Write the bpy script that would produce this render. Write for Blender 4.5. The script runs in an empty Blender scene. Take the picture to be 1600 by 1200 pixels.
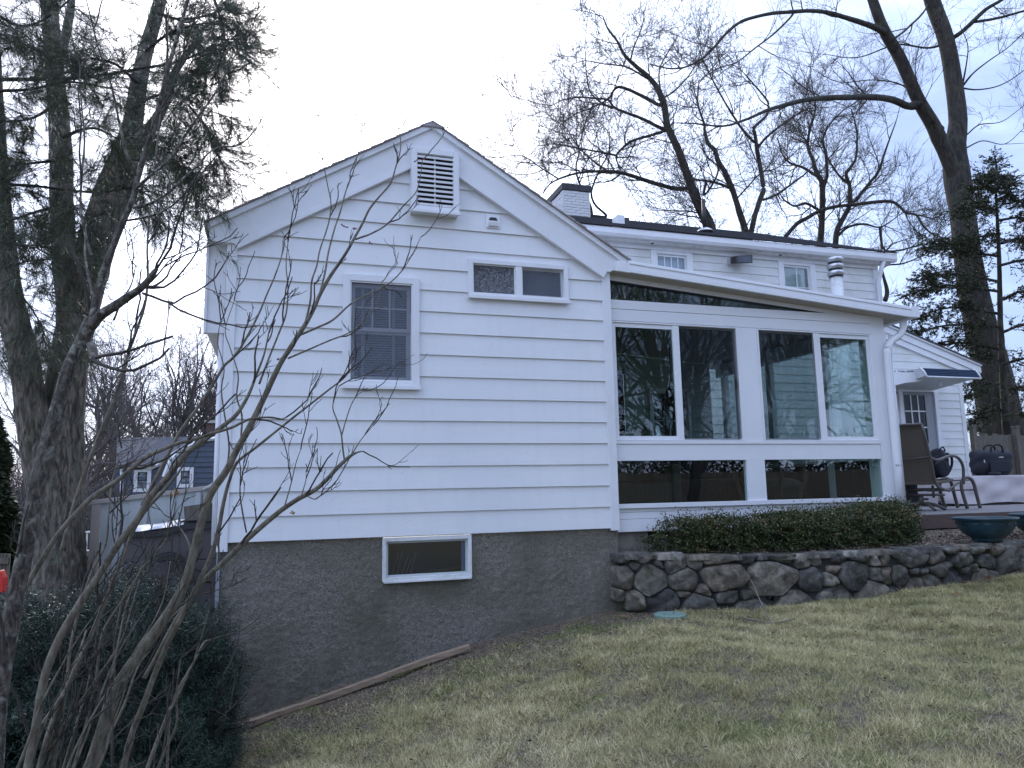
import bpy, math, random
import numpy as np
from mathutils import Vector, Matrix
rad = math.radians
S = bpy.context.scene
COL = S.collection
random.seed(7)
RNG = np.random.default_rng(11)

# ------------------------------------------------------------------ camera
EYE = np.array([0.0, 0.0, 1.6])
YAW, PIT, ROL, FPX = 0.30833, 0.14287, -0.02023, 1155.183
_cy, _sy = math.cos(YAW), math.sin(YAW)
_f = np.array([_sy*math.cos(PIT), _cy*math.cos(PIT), math.sin(PIT)])
_r0 = np.array([_cy, -_sy, 0.0]); _u0 = np.cross(_r0, _f)
CAMR = math.cos(ROL)*_r0 + math.sin(ROL)*_u0
CAMU = -math.sin(ROL)*_r0 + math.cos(ROL)*_u0
CAMF = _f
cd = bpy.data.cameras.new('camera'); cam = bpy.data.objects.new('camera', cd); COL.objects.link(cam)
cd.sensor_width = 36.0; cd.lens = FPX/1600*36.0; cd.clip_start = 0.05; cd.clip_end = 2000
m = Matrix.Identity(4)
for i in range(3):
    m[i][0] = CAMR[i]; m[i][1] = CAMU[i]; m[i][2] = -CAMF[i]; m[i][3] = EYE[i]
cam.matrix_world = m
S.camera = cam

def ray(x, y): return CAMF + (x-800)/FPX*CAMR - (y-600)/FPX*CAMU
def at(x, y, Y=None, X=None, Z=None):
    """point of the world seen at a photo position, at a measured depth"""
    d = ray(x, y)
    t = Y/d[1] if Y is not None else (X/d[0] if X is not None else (Z-EYE[2])/d[2])
    return EYE + d*t
def pxr(w, Y): return 0.5*w*Y/0.98/FPX      # radius of something w photo pixels wide at depth Y
def pxw(w, P): return 0.5*w*float(np.dot(np.asarray(P)-EYE, CAMF))/FPX   # the same, for a point

# ------------------------------------------------------------------ sky, sun, exposure
W = bpy.data.worlds.new('World'); S.world = W; W.use_nodes = True
SUN = ray(487, 82); SUN = SUN/np.linalg.norm(SUN)
sun_el = math.asin(SUN[2]); sun_az = math.atan2(SUN[0], SUN[1])
def build_world():
    nt = W.node_tree; N = nt.nodes; L = nt.links; N.clear()
    out = N.new('ShaderNodeOutputWorld'); bg = N.new('ShaderNodeBackground'); bg.inputs[1].default_value = 0.1
    sky = N.new('ShaderNodeTexSky'); sky.sky_type = 'NISHITA'; sky.sun_disc = False
    sky.sun_elevation = sun_el; sky.sun_rotation = sun_az
    sky.air_density = 1.0; sky.dust_density = 1.5; sky.ozone_density = 1.5
    tc = N.new('ShaderNodeTexCoord')
    # thin broken cloud: noise on the sky direction, flattened towards the horizon
    mp = N.new('ShaderNodeMapping'); mp.inputs['Scale'].default_value = (1.0, 1.0, 2.2); mp.inputs['Location'].default_value = SKY_OFF
    L.new(tc.outputs['Generated'], mp.inputs[0])
    n = N.new('ShaderNodeTexNoise'); n.inputs['Scale'].default_value = 1.15; n.inputs['Detail'].default_value = 9; n.inputs['Roughness'].default_value = 0.55; n.inputs['Distortion'].default_value = 0.3
    L.new(mp.outputs[0], n.inputs['Vector'])
    cr = N.new('ShaderNodeMapRange'); cr.interpolation_type = 'SMOOTHSTEP'; cr.inputs[1].default_value = 0.41; cr.inputs[2].default_value = 0.72
    L.new(n.outputs[0], cr.inputs[0])
    # glow of the veiled sun
    dp = N.new('ShaderNodeVectorMath'); dp.operation = 'DOT_PRODUCT'; dp.inputs[1].default_value = tuple(SUN)
    nv = N.new('ShaderNodeVectorMath'); nv.operation = 'NORMALIZE'; L.new(tc.outputs['Generated'], nv.inputs[0]); L.new(nv.outputs[0], dp.inputs[0])
    def mth(op, a, b=None):
        k = N.new('ShaderNodeMath'); k.operation = op
        for i, v in enumerate((a, b)):
            if v is None: continue
            if isinstance(v, (int, float)): k.inputs[i].default_value = v
            else: L.new(v, k.inputs[i])
        return k.outputs[0]
    d0 = mth('MAXIMUM', dp.outputs['Value'], 0.0)
    inten = mth('ADD', mth('MULTIPLY', mth('POWER', d0, 12.0), SKY_GLOW), mth('MULTIPLY', mth('POWER', d0, 120.0), SKY_CORE))
    gap = N.new('ShaderNodeMix'); gap.data_type = 'RGBA'; gap.inputs[0].default_value = 0.6
    L.new(sky.outputs[0], gap.inputs[6]); gap.inputs[7].default_value = tuple(10*c for c in SKY_CLOUD_LO)+(1,)
    mx = N.new('ShaderNodeMix'); mx.data_type = 'RGBA'; L.new(cr.outputs[0], mx.inputs[0])
    L.new(gap.outputs[2], mx.inputs[6]); mx.inputs[7].default_value = tuple(10*c for c in SKY_CLOUD_HI)+(1,)
    gl = N.new('ShaderNodeVectorMath'); gl.operation = 'SCALE'; gl.inputs[0].default_value = (10*1.0, 10*0.97, 10*0.95); L.new(inten, gl.inputs[3])
    ad = N.new('ShaderNodeVectorMath'); ad.operation = 'ADD'; L.new(mx.outputs[2], ad.inputs[0]); L.new(gl.outputs[0], ad.inputs[1])
    L.new(ad.outputs[0], bg.inputs[0]); L.new(bg.outputs[0], out.inputs[0])
SKY_GLOW, SKY_CORE = 1.1, 2.5
SKY_CLOUD_LO = (0.32, 0.45, 0.82); SKY_CLOUD_HI = (1.36, 1.62, 2.28); SKY_OFF = (2.2, 6.6, 1.4)
build_world()
sd = bpy.data.lights.new('sun', 'SUN'); sd.energy = 1.5; sd.angle = rad(12); sd.color = (1.0, 0.94, 0.86)
so = bpy.data.objects.new('sun', sd); COL.objects.link(so)
so.rotation_euler = Vector(tuple(SUN)).to_track_quat('Z', 'Y').to_euler()
V = S.view_settings; V.view_transform = 'Standard'; V.look = 'None'; V.exposure = 0.62; V.gamma = 1; V.use_curve_mapping = False
S.render.engine = 'CYCLES'

# ------------------------------------------------------------------ materials
MATS = {}
def nodes_of(name):
    mt = bpy.data.materials.new(name); mt.use_nodes = True
    nt = mt.node_tree; b = nt.nodes['Principled BSDF']; MATS[name] = mt
    return mt, nt, b
def noise(nt, scale, detail=4, rough=0.55, coord=None, dist=0.0):
    n = nt.nodes.new('ShaderNodeTexNoise'); n.inputs['Scale'].default_value = scale
    n.inputs['Detail'].default_value = detail; n.inputs['Roughness'].default_value = rough; n.inputs['Distortion'].default_value = dist
    if coord is not None: nt.links.new(coord, n.inputs['Vector'])
    return n
def coords(nt, kind='Object', scale=(1, 1, 1)):
    t = nt.nodes.new('ShaderNodeTexCoord'); mp = nt.nodes.new('ShaderNodeMapping'); mp.inputs['Scale'].default_value = scale
    if kind == 'World':
        g = nt.nodes.new('ShaderNodeNewGeometry'); nt.links.new(g.outputs['Position'], mp.inputs[0])
    else: nt.links.new(t.outputs[kind], mp.inputs[0])
    return mp.outputs[0]
def ramp(nt, fac, stops):
    r = nt.nodes.new('ShaderNodeValToRGB'); nt.links.new(fac, r.inputs[0])
    e = r.color_ramp.elements
    while len(e) < len(stops): e.new(0.5)
    for i, (p, c) in enumerate(stops):
        e[i].position = p; e[i].color = tuple(c)+(1,) if len(c) == 3 else c
    return r.outputs[0]
def mixc(nt, fac, a, b, mode='MIX'):
    k = nt.nodes.new('ShaderNodeMix'); k.data_type = 'RGBA'; k.blend_type = mode
    for i, v in ((0, fac), (6, a), (7, b)):
        if isinstance(v, (int, float)): k.inputs[i].default_value = v
        elif isinstance(v, tuple): k.inputs[i].default_value = v+(1,) if len(v) == 3 else v
        else: nt.links.new(v, k.inputs[i])
    return k.outputs[2]
def bump(nt, b, h, strength=0.3, dist=0.01):
    k = nt.nodes.new('ShaderNodeBump'); k.inputs['Strength'].default_value = strength; k.inputs['Distance'].default_value = dist
    nt.links.new(h, k.inputs['Height']); nt.links.new(k.outputs[0], b.inputs['Normal']); return k
def simple(name, col, rough=0.6, var=0.12, scale=6.0, bumpd=0.0, bscale=60.0, metal=0.0, stretch=(1, 1, 1), kind='Object', spec=0.5, dirt=None):
    mt, nt, b = nodes_of(name); c = coords(nt, kind, stretch)
    n = noise(nt, scale, 6, 0.6, c)
    lo = tuple(max(0, v*(1-var)) for v in col); hi = tuple(v*(1+var) for v in col)
    o = ramp(nt, n.outputs[0], [(0.3, lo), (0.7, hi)])
    if dirt:
        n3 = noise(nt, scale*0.4, 8, 0.7, c, 0.5)
        f = ramp(nt, n3.outputs[0], [(0.52, (0, 0, 0)), (0.75, (1, 1, 1))])
        o = mixc(nt, f, o, dirt)
    nt.links.new(o, b.inputs['Base Color'])
    b.inputs['Roughness'].default_value = rough; b.inputs['Metallic'].default_value = metal
    b.inputs['Specular IOR Level'].default_value = spec
    if bumpd:
        n2 = noise(nt, bscale, 5, 0.6, c); bump(nt, b, n2.outputs[0], 0.6, bumpd)
    return mt

# aluminium siding: white paint, faint vertical run-off dirt and slight waviness
mt, nt, b = nodes_of('white_siding')
c = coords(nt, 'World', (1, 1, 1)); n1 = noise(nt, 0.9, 6, 0.6, c)
c2 = coords(nt, 'World', (14, 14, 1.2)); n2 = noise(nt, 1.0, 5, 0.6, c2)
o = ramp(nt, n1.outputs[0], [(0.3, (0.73, 0.745, 0.765)), (0.7, (0.80, 0.805, 0.81))])
f = ramp(nt, n2.outputs[0], [(0.5, (0, 0, 0)), (0.9, (0.35, 0.35, 0.35))])
o = mixc(nt, f, o, (0.60, 0.61, 0.60))
c4 = coords(nt, 'World', (1, 1, 1)); n4 = noise(nt, 55, 2, 0.5, c4)
f4 = ramp(nt, n4.outputs[0], [(0.715, (0, 0, 0)), (0.74, (0.5, 0.5, 0.5))])
o = mixc(nt, f4, o, (0.42, 0.40, 0.37))
nt.links.new(o, b.inputs['Base Color']); b.inputs['Roughness'].default_value = 0.42
c3 = coords(nt, 'World', (0.7, 0.7, 5)); n3 = noise(nt, 3, 3, 0.5, c3); bump(nt, b, n3.outputs[0], 0.35, 0.006)
simple('old_siding', (0.70, 0.71, 0.70), 0.6, 0.05, 3, 0.002, 30, dirt=(0.58, 0.58, 0.52))
simple('white_trim', (0.76, 0.77, 0.79), 0.4, 0.035, 3, 0.0008, 12, dirt=(0.66, 0.665, 0.66))
simple('white_vinyl', (0.78, 0.79, 0.81), 0.3, 0.02, 3)
simple('white_old_paint', (0.70, 0.71, 0.71), 0.6, 0.08, 9, 0.002, 40, dirt=(0.40, 0.39, 0.36))
simple('beige_soffit', (0.46, 0.42, 0.36), 0.7, 0.04, 3)
simple('white_brick', (0.66, 0.66, 0.66), 0.75, 0.08, 12, 0.004, 60, dirt=(0.45, 0.42, 0.40))
simple('mortar', (0.42, 0.40, 0.39), 0.9, 0.15, 20, 0.003, 80)
simple('black_cap', (0.035, 0.036, 0.04), 0.7, 0.3, 10, 0.003, 50)
simple('black_metal', (0.02, 0.02, 0.022), 0.45, 0.2, 8)
simple('dark_bronze', (0.10, 0.085, 0.072), 0.4, 0.15, 10)
simple('sling_fabric', (0.125, 0.10, 0.075), 0.8, 0.12, 60, 0.0015, 300)
simple('dark_fabric', (0.012, 0.014, 0.022), 0.8, 0.3, 20, 0.003, 90)
simple('galvanised', (0.58, 0.59, 0.60), 0.32, 0.1, 5, metal=0.75)
simple('pale_corrugated', (0.50, 0.54, 0.54), 0.55, 0.06, 3, dirt=(0.38, 0.41, 0.40))
simple('tan_cap', (0.42, 0.39, 0.36), 0.6, 0.1, 4)
simple('brown_plastic', (0.085, 0.075, 0.075), 0.6, 0.08, 6, 0.001, 80)
simple('weathered_wood', (0.13, 0.115, 0.095), 0.85, 0.3, 5, 0.004, 40, stretch=(6, 6, 1))
simple('timber_wood', (0.30, 0.22, 0.15), 0.85, 0.35, 6, 0.005, 30, stretch=(1, 8, 8), dirt=(0.12, 0.09, 0.07))
simple('deck_wood', (0.20, 0.185, 0.18), 0.75, 0.2, 6, 0.002, 40, stretch=(1, 10, 1))
simple('deck_fascia', (0.095, 0.06, 0.05), 0.7, 0.15, 5, 0.002, 40, stretch=(1, 8, 8))
simple('pale_tarp', (0.45, 0.41, 0.41), 0.7, 0.08, 3, 0.004, 14)
simple('teal_glaze', (0.012, 0.040, 0.056), 0.4, 0.35, 9, dirt=(0.05, 0.065, 0.065))
simple('concrete_block', (0.20, 0.18, 0.155), 0.9, 0.25, 9, 0.006, 50)
simple('asphalt_shingle', (0.055, 0.055, 0.06), 0.95, 0.5, 40, 0.006, 120)
simple('sunlit_shingle', (0.34, 0.31, 0.31), 0.95, 0.3, 40, 0.006, 120)  # pale pinkish tone puts the sun on the shingle edges into the colour
simple('grey_blue_siding', (0.075, 0.095, 0.13), 0.7, 0.06, 3)
simple('grey_blue_roof', (0.065, 0.07, 0.085), 0.9, 0.2, 8)
simple('blind_slat', (0.50, 0.53, 0.54), 0.6, 0.1, 3)
simple('interior_wall', (0.50, 0.56, 0.52), 0.8, 0.08, 2)
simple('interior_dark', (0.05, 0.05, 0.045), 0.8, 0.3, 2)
simple('ceiling_white', (0.30, 0.31, 0.30), 0.8, 0.05, 2)
simple('navy_awning', (0.018, 0.045, 0.105), 0.45, 0.12, 4)
simple('door_paint', (0.26, 0.28, 0.30), 0.5, 0.05, 3)
simple('hazed_bark', (0.10, 0.085, 0.078), 0.95, 0.25, 3, kind='World')  # paler than the near bark: distance haze put into the colour
simple('twig_bark', (0.056, 0.048, 0.038), 0.9, 0.35, 14, 0.003, 60, kind='World')
simple('snow_white', (0.82, 0.83, 0.85), 0.7, 0.04, 5, 0.004, 30)
simple('red_plastic', (0.62, 0.03, 0.02), 0.5, 0.05, 5)
simple('white_plastic', (0.75, 0.76, 0.78), 0.4, 0.05, 5)
simple('lamp_glass', (0.35, 0.36, 0.36), 0.2, 0.05, 5)
simple('valve_green', (0.20, 0.30, 0.25), 0.6, 0.12, 20, 0.002, 80, dirt=(0.16, 0.19, 0.14))
simple('dead_leaf', (0.26, 0.12, 0.06), 0.8, 0.3, 20)
simple('pipe_black', (0.015, 0.015, 0.015), 0.6, 0.2, 9)
simple('bluish_snowmat', (0.55, 0.62, 0.72), 0.7, 0.1, 4)
simple('stick_wood', (0.19, 0.165, 0.135), 0.9, 0.25, 16)
simple('screen_mesh', (0.075, 0.085, 0.10), 0.8, 0.25, 5)

def bark(name, lo, hi, lich, scale=9.0, stretch=0.22, dist=0.03, fmin=0.42):
    mt, nt, b = nodes_of(name); c = coords(nt, 'World', (1, 1, stretch)); n1 = noise(nt, scale, 6, 0.62, c, 0.9)
    c2 = coords(nt, 'World'); n2 = noise(nt, scale*.45, 6, 0.65, c2, 0.4)
    o = ramp(nt, n1.outputs[0], [(fmin-.1, tuple(v*.38 for v in lo)), (fmin+.02, lo), (0.68, hi)])
    f = ramp(nt, n2.outputs[0], [(0.54, (0, 0, 0)), (0.66, (.8, .8, .8))]); o = mixc(nt, f, o, lich)
    nt.links.new(o, b.inputs['Base Color']); b.inputs['Roughness'].default_value = 0.95; bump(nt, b, n1.outputs[0], 1.0, dist)
bark('bark_grey', (0.105, 0.09, 0.07), (0.27, 0.235, 0.19), (0.15, 0.16, 0.11), 26, .22, .03, .46)
bark('bark_dark', (0.028, 0.024, 0.020), (0.066, 0.057, 0.048), (0.066, 0.075, 0.040), 8, .2, .03)
bark('bark_lichen', (0.075, 0.063, 0.05), (0.18, 0.158, 0.125), (0.29, 0.30, 0.25), 55, .45, .006, .48)
bark('stem_bark', (0.125, 0.108, 0.078), (0.23, 0.20, 0.15), (0.24, 0.235, 0.17), 50, .3, .004)
# leaves take their colour from a per-leaf attribute on the mesh (each leaf's own shade of green)
def leafmat(name, c1, c2, c3=None, p3=0.9, rough=0.55, trans=0.15):
    mt, nt, b = nodes_of(name)
    a = nt.nodes.new('ShaderNodeAttribute'); a.attribute_name = 'tone'
    st = [(0.0, c1), (p3-0.05, c2)] + ([(p3, c3)] if c3 else [])
    o = ramp(nt, a.outputs['Fac'], st)
    nt.links.new(o, b.inputs['Base Color']); b.inputs['Roughness'].default_value = rough
    b.inputs['Specular IOR Level'].default_value = 0.3
    return mt
leafmat('grass_blades', (0.16, 0.165, 0.055), (0.62, 0.525, 0.27), (0.90, 0.79, 0.50), 0.88, 0.8)
leafmat('yew_needles', (0.012, 0.024, 0.018), (0.055, 0.088, 0.058), (0.24, 0.26, 0.22), 0.93, 0.45)
leafmat('hedge_leaves', (0.016, 0.028, 0.010), (0.085, 0.105, 0.038), (0.24, 0.165, 0.08), 0.88, 0.5)
leafmat('pine_needles', (0.03, 0.048, 0.026), (0.10, 0.125, 0.075), (0.24, 0.20, 0.13), 0.93, 0.4)
leafmat('hemlock_sprays', (0.014, 0.024, 0.012), (0.050, 0.062, 0.028), (0.11, 0.09, 0.045), 0.92, 0.6)
leafmat('mulch_bits', (0.05, 0.035, 0.028), (0.21, 0.15, 0.12), (0.38, 0.32, 0.27), 0.93, 0.9)

# ground: soil near the foundation, moss, thin turf
mt, nt, b = nodes_of('lawn_soil')
c = coords(nt, 'World'); n1 = noise(nt, 2.2, 8, 0.65, c, 0.4); n2 = noise(nt, 28, 6, 0.7, c); n3 = noise(nt, 1.4, 5, 0.6, c)
soil = ramp(nt, n2.outputs[0], [(0.28, (0.045, 0.035, 0.028)), (0.5, (0.15, 0.115, 0.08)), (0.72, (0.30, 0.245, 0.18))])
moss = ramp(nt, n2.outputs[0], [(0.3, (0.06, 0.075, 0.02)), (0.7, (0.19, 0.20, 0.06))])
f = ramp(nt, n1.outputs[0], [(0.51, (0, 0, 0)), (0.60, (1, 1, 1))])
nt.links.new(mixc(nt, f, soil, moss), b.inputs['Base Color']); b.inputs['Roughness'].default_value = 0.95
bump(nt, b, n2.outputs[0], 0.9, 0.03)

# foundation: dark rough cement render with mossy stains
mt, nt, b = nodes_of('stucco')
c = coords(nt, 'World'); n1 = noise(nt, 1.1, 7, 0.6, c, 0.6); n2 = noise(nt, 60, 8, 0.8, coords(nt, 'World', (1, 1, 1.5)), 1.0); n3 = noise(nt, 110, 4, 0.7, c)
cs = coords(nt, 'World', (5, 5, 0.6)); n4 = noise(nt, 1.3, 6, 0.6, cs)
base = ramp(nt, n2.outputs[0], [(0.36, (0.05, 0.046, 0.04)), (0.50, (0.22, 0.205, 0.175)), (0.60, (0.37, 0.345, 0.295)), (0.70, (0.68, 0.64, 0.56))])
f1 = ramp(nt, n1.outputs[0], [(0.40, (0, 0, 0)), (0.62, (0.75, 0.75, 0.75))])
base = mixc(nt, f1, base, (0.075, 0.085, 0.06), 'MULTIPLY') if False else mixc(nt, f1, base, (0.13, 0.12, 0.082))
f2 = ramp(nt, n4.outputs[0], [(0.5, (0, 0, 0)), (0.8, (0.55, 0.55, 0.55))])
base = mixc(nt, f2, base, (0.27, 0.25, 0.21))
nt.links.new(base, b.inputs['Base Color']); b.inputs['Roughness'].default_value = 0.95
ad = nt.nodes.new('ShaderNodeMath'); ad.operation = 'MULTIPLY_ADD'; nt.links.new(n3.outputs[0], ad.inputs[0]); ad.inputs[1].default_value = 0.35; nt.links.new(n2.outputs[0], ad.inputs[2])
bump(nt, b, ad.outputs[0], 1.0, 0.014)

# field stone: every stone object carries its own random shade
mt, nt, b = nodes_of('field_stone')
oi = nt.nodes.new('ShaderNodeObjectInfo'); c = coords(nt, 'World'); n1 = noise(nt, 7, 8, 0.65, c, 0.8); n2 = noise(nt, 45, 6, 0.7, c); n3 = noise(nt, 3.2, 6, 0.6, c, 0.5)
tone = ramp(nt, oi.outputs['Random'], [(0.0, (0.085, 0.083, 0.08)), (0.45, (0.135, 0.125, 0.107)), (0.75, (0.18, 0.15, 0.115)), (1.0, (0.25, 0.235, 0.205))])
v = ramp(nt, n1.outputs[0], [(0.30, (0.28, 0.28, 0.28)), (0.50, (0.8, 0.8, 0.78)), (0.70, (1.8, 1.8, 1.7))])
o = mixc(nt, 1.0, tone, v, 'MULTIPLY')
f = ramp(nt, n3.outputs[0], [(0.60, (0, 0, 0)), (0.72, (0.8, 0.8, 0.8))]); o = mixc(nt, f, o, (0.075, 0.085, 0.03))
f = ramp(nt, n2.outputs[0], [(0.62, (0, 0, 0)), (0.70, (0.7, 0.7, 0.7))]); o = mixc(nt, f, o, (0.30, 0.29, 0.26))
nt.links.new(o, b.inputs['Base Color']); b.inputs['Roughness'].default_value = 0.9; bump(nt, b, n2.outputs[0], 0.7, 0.02)

def glassmat(name, tint, ior=1.55, wav=0.0, wscale=2.0, boost=1.0):
    mt = bpy.data.materials.new(name); mt.use_nodes = True; MATS[name] = mt; nt = mt.node_tree; nt.nodes.clear()
    out = nt.nodes.new('ShaderNodeOutputMaterial'); tr = nt.nodes.new('ShaderNodeBsdfTransparent'); gl = nt.nodes.new('ShaderNodeBsdfGlossy')
    tr.inputs[0].default_value = tint+(1,); gl.inputs['Roughness'].default_value = 0.0; gl.inputs[0].default_value = (0.93, 0.97, 1, 1)
    lw = nt.nodes.new('ShaderNodeLayerWeight'); lw.inputs[0].default_value = 0.5      # facing = 1 - |cos|
    pw = nt.nodes.new('ShaderNodeMath'); pw.operation = 'POWER'; pw.inputs[1].default_value = 4.0; nt.links.new(lw.outputs['Facing'], pw.inputs[0])
    f0 = ((ior-1)/(ior+1))**2*2*boost
    ma = nt.nodes.new('ShaderNodeMath'); ma.operation = 'MULTIPLY_ADD'; ma.inputs[1].default_value = 1-f0; ma.inputs[2].default_value = f0; nt.links.new(pw.outputs[0], ma.inputs[0])
    ge = nt.nodes.new('ShaderNodeNewGeometry'); iv = nt.nodes.new('ShaderNodeMath'); iv.operation = 'SUBTRACT'; iv.inputs[0].default_value = 1.0; nt.links.new(ge.outputs['Backfacing'], iv.inputs[1])
    mu = nt.nodes.new('ShaderNodeMath'); mu.operation = 'MULTIPLY'; mu.use_clamp = True; nt.links.new(ma.outputs[0], mu.inputs[0]); nt.links.new(iv.outputs[0], mu.inputs[1])
    mx = nt.nodes.new('ShaderNodeMixShader'); nt.links.new(mu.outputs[0], mx.inputs[0]); nt.links.new(tr.outputs[0], mx.inputs[1]); nt.links.new(gl.outputs[0], mx.inputs[2])
    nt.links.new(mx.outputs[0], out.inputs[0])
    if wav:
        c = coords(nt, 'World', (1, 1, 1)); n = noise(nt, wscale, 3, 0.5, c); k = nt.nodes.new('ShaderNodeBump'); k.inputs['Strength'].default_value = 1.0; k.inputs['Distance'].default_value = wav
        nt.links.new(n.outputs[0], k.inputs['Height']); nt.links.new(k.outputs[0], gl.inputs['Normal'])
    return mt
glassmat('sunroom_glass', (0.76, 0.86, 0.83), 1.5, 0.0010, 1.2, 1.25)
glassmat('window_glass', (0.87, 0.91, 0.92), 1.5, 0.0010, 1.5, 1.0)
glassmat('dim_glass', (0.5, 0.55, 0.58), 1.45, 0.0, 1.5, 0.35)
glassmat('screened_glass', (0.85, 0.88, 0.90), 1.5, 0.0, 1.5, 1.0)
mt = bpy.data.materials.new('insect_screen'); mt.use_nodes = True; MATS['insect_screen'] = mt; nt = mt.node_tree; nt.nodes.clear()
out = nt.nodes.new('ShaderNodeOutputMaterial'); tr = nt.nodes.new('ShaderNodeBsdfTransparent'); df_ = nt.nodes.new('ShaderNodeBsdfDiffuse'); df_.inputs[0].default_value = (0.20, 0.22, 0.26, 1)
mx = nt.nodes.new('ShaderNodeMixShader'); mx.inputs[0].default_value = 0.35; nt.links.new(tr.outputs[0], mx.inputs[1]); nt.links.new(df_.outputs[0], mx.inputs[2]); nt.links.new(mx.outputs[0], out.inputs[0])
mt2 = mt.copy(); mt2.name = 'dark_screen'; MATS['dark_screen'] = mt2
for n_ in mt2.node_tree.nodes:
    if n_.type == 'BSDF_DIFFUSE': n_.inputs[0].default_value = (0.02, 0.022, 0.028, 1)
    if n_.type == 'MIX_SHADER': n_.inputs[0].default_value = 0.24
glassmat('textured_glass', (0.30, 0.37, 0.46), 1.6, 0.05, 30, 1.6)

# ------------------------------------------------------------------ helpers
def tag(o, label=None, cat=None, group=None, kind=None):
    if label: o['label'] = label
    if cat: o['category'] = cat
    if group: o['group'] = group
    if kind: o['kind'] = kind
    return o
def thing(name, loc, label, cat, group=None):
    o = bpy.data.objects.new(name, None); COL.objects.link(o); o.location = loc; o.empty_display_size = 0.1
    return tag(o, label, cat, group)
def wloc(o):
    v = np.zeros(3)
    while o is not None: v += np.array(o.location); o = o.parent
    return v
def link(name, me, mat, parent=None, smooth=False):
    if mat: me.materials.append(MATS[mat])
    if smooth: me.polygons.foreach_set('use_smooth', np.ones(len(me.polygons), bool))
    o = bpy.data.objects.new(name, me); COL.objects.link(o)
    if parent is not None: o.parent = parent
    return o
class MB:
    """collects verts and faces in world coordinates; build() makes ONE mesh object"""
    def __init__(s): s.v = []; s.f = []
    def add(s, vs, fs):
        k = len(s.v); s.v += [tuple(map(float, p)) for p in vs]; s.f += [[i+k for i in f] for f in fs]; return s
    def box(s, x0, x1, y0, y1, z0, z1, b=0.0):
        vs = [(x, y, z) for x in (x0, x1) for y in (y0, y1) for z in (z0, z1)]
        return s.add(vs, [(0, 1, 3, 2), (4, 6, 7, 5), (0, 4, 5, 1), (2, 3, 7, 6), (0, 2, 6, 4), (1, 5, 7, 3)])
    def hexa(s, p):   # 8 points ordered like box
        return s.add(p, [(0, 1, 3, 2), (4, 6, 7, 5), (0, 4, 5, 1), (2, 3, 7, 6), (0, 2, 6, 4), (1, 5, 7, 3)])
    def prism(s, poly, y0, y1, fn=None):   # poly in X,Z, extruded along Y
        n = len(poly); fn = fn or (lambda u, y, z: (u, y, z))
        vs = [fn(u, y0, z) for u, z in poly]+[fn(u, y1, z) for u, z in poly]
        fs = [list(range(n)), list(range(2*n-1, n-1, -1))]+[(i, i+n, (i+1) % n+n, (i+1) % n) for i in range(n)]
        return s.add(vs, fs)
    def tube(s, pts, r, n=8, caps=True):
        pts = [np.array(p, float) for p in pts]; m_ = len(pts)
        rr = r if hasattr(r, '__len__') else [r]*m_
        vs = []; T = []
        for i in range(m_):
            t = pts[min(i+1, m_-1)]-pts[max(i-1, 0)]; T.append(t/(np.linalg.norm(t)+1e-9))
        ref = np.array([0, 0, 1.0]) if abs(T[0][2]) < 0.9 else np.array([1.0, 0, 0])
        U = np.cross(T[0], ref); U /= np.linalg.norm(U)
        for i in range(m_):
            U = U-T[i]*np.dot(U, T[i]); U /= (np.linalg.norm(U)+1e-9); Vv = np.cross(T[i], U)
            for k in range(n):
                a = 2*math.pi*k/n; vs.append(pts[i]+rr[i]*(math.cos(a)*U+math.sin(a)*Vv))
        fs = [(i*n+k, i*n+(k+1) % n, (i+1)*n+(k+1) % n, (i+1)*n+k) for i in range(m_-1) for k in range(n)]
        if caps: fs += [list(range(n-1, -1, -1)), [(m_-1)*n+k for k in range(n)]]
        return s.add(vs, fs)
    def lathe(s, c, prof, n=20, sx=1, sy=1):
        vs = []
        for r, z in prof:
            for k in range(n):
                a = 2*math.pi*k/n; vs.append((c[0]+sx*r*math.cos(a), c[1]+sy*r*math.sin(a), c[2]+z))
        fs = [(i*n+k, i*n+(k+1) % n, (i+1)*n+(k+1) % n, (i+1)*n+k) for i in range(len(prof)-1) for k in range(n)]
        return s.add(vs, fs)
    def build(s, name, mat, parent=None, smooth=False, bev=0.0):
        off = wloc(parent) if parent is not None else np.zeros(3)
        me = bpy.data.meshes.new(name); me.from_pydata([tuple(np.array(p)-off) for p in s.v], [], s.f); me.update()
        o = link(name, me, mat, parent, smooth)
        if bev:
            k = o.modifiers.new('bevel', 'BEVEL'); k.width = bev; k.segments = 2; k.limit_method = 'ANGLE'
        return o
def npmesh(name, Vv, F, mat, parent=None, smooth=False, tone=None):
    """big mesh from arrays; F is (n,3) or (n,4)"""
    off = wloc(parent) if parent is not None else np.zeros(3)
    me = bpy.data.meshes.new(name); nf, k = F.shape
    me.vertices.add(len(Vv)); me.vertices.foreach_set('co', (Vv-off).astype(np.float32).ravel())
    me.loops.add(nf*k); me.loops.foreach_set('vertex_index', F.astype(np.int32).ravel())
    me.polygons.add(nf); me.polygons.foreach_set('loop_start', np.arange(0, nf*k, k, dtype=np.int32))
    me.update(calc_edges=True)
    if tone is not None:
        a = me.attributes.new('tone', 'FLOAT', 'POINT'); a.data.foreach_set('value', tone.astype(np.float32))
    return link(name, me, mat, parent, smooth)

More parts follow.
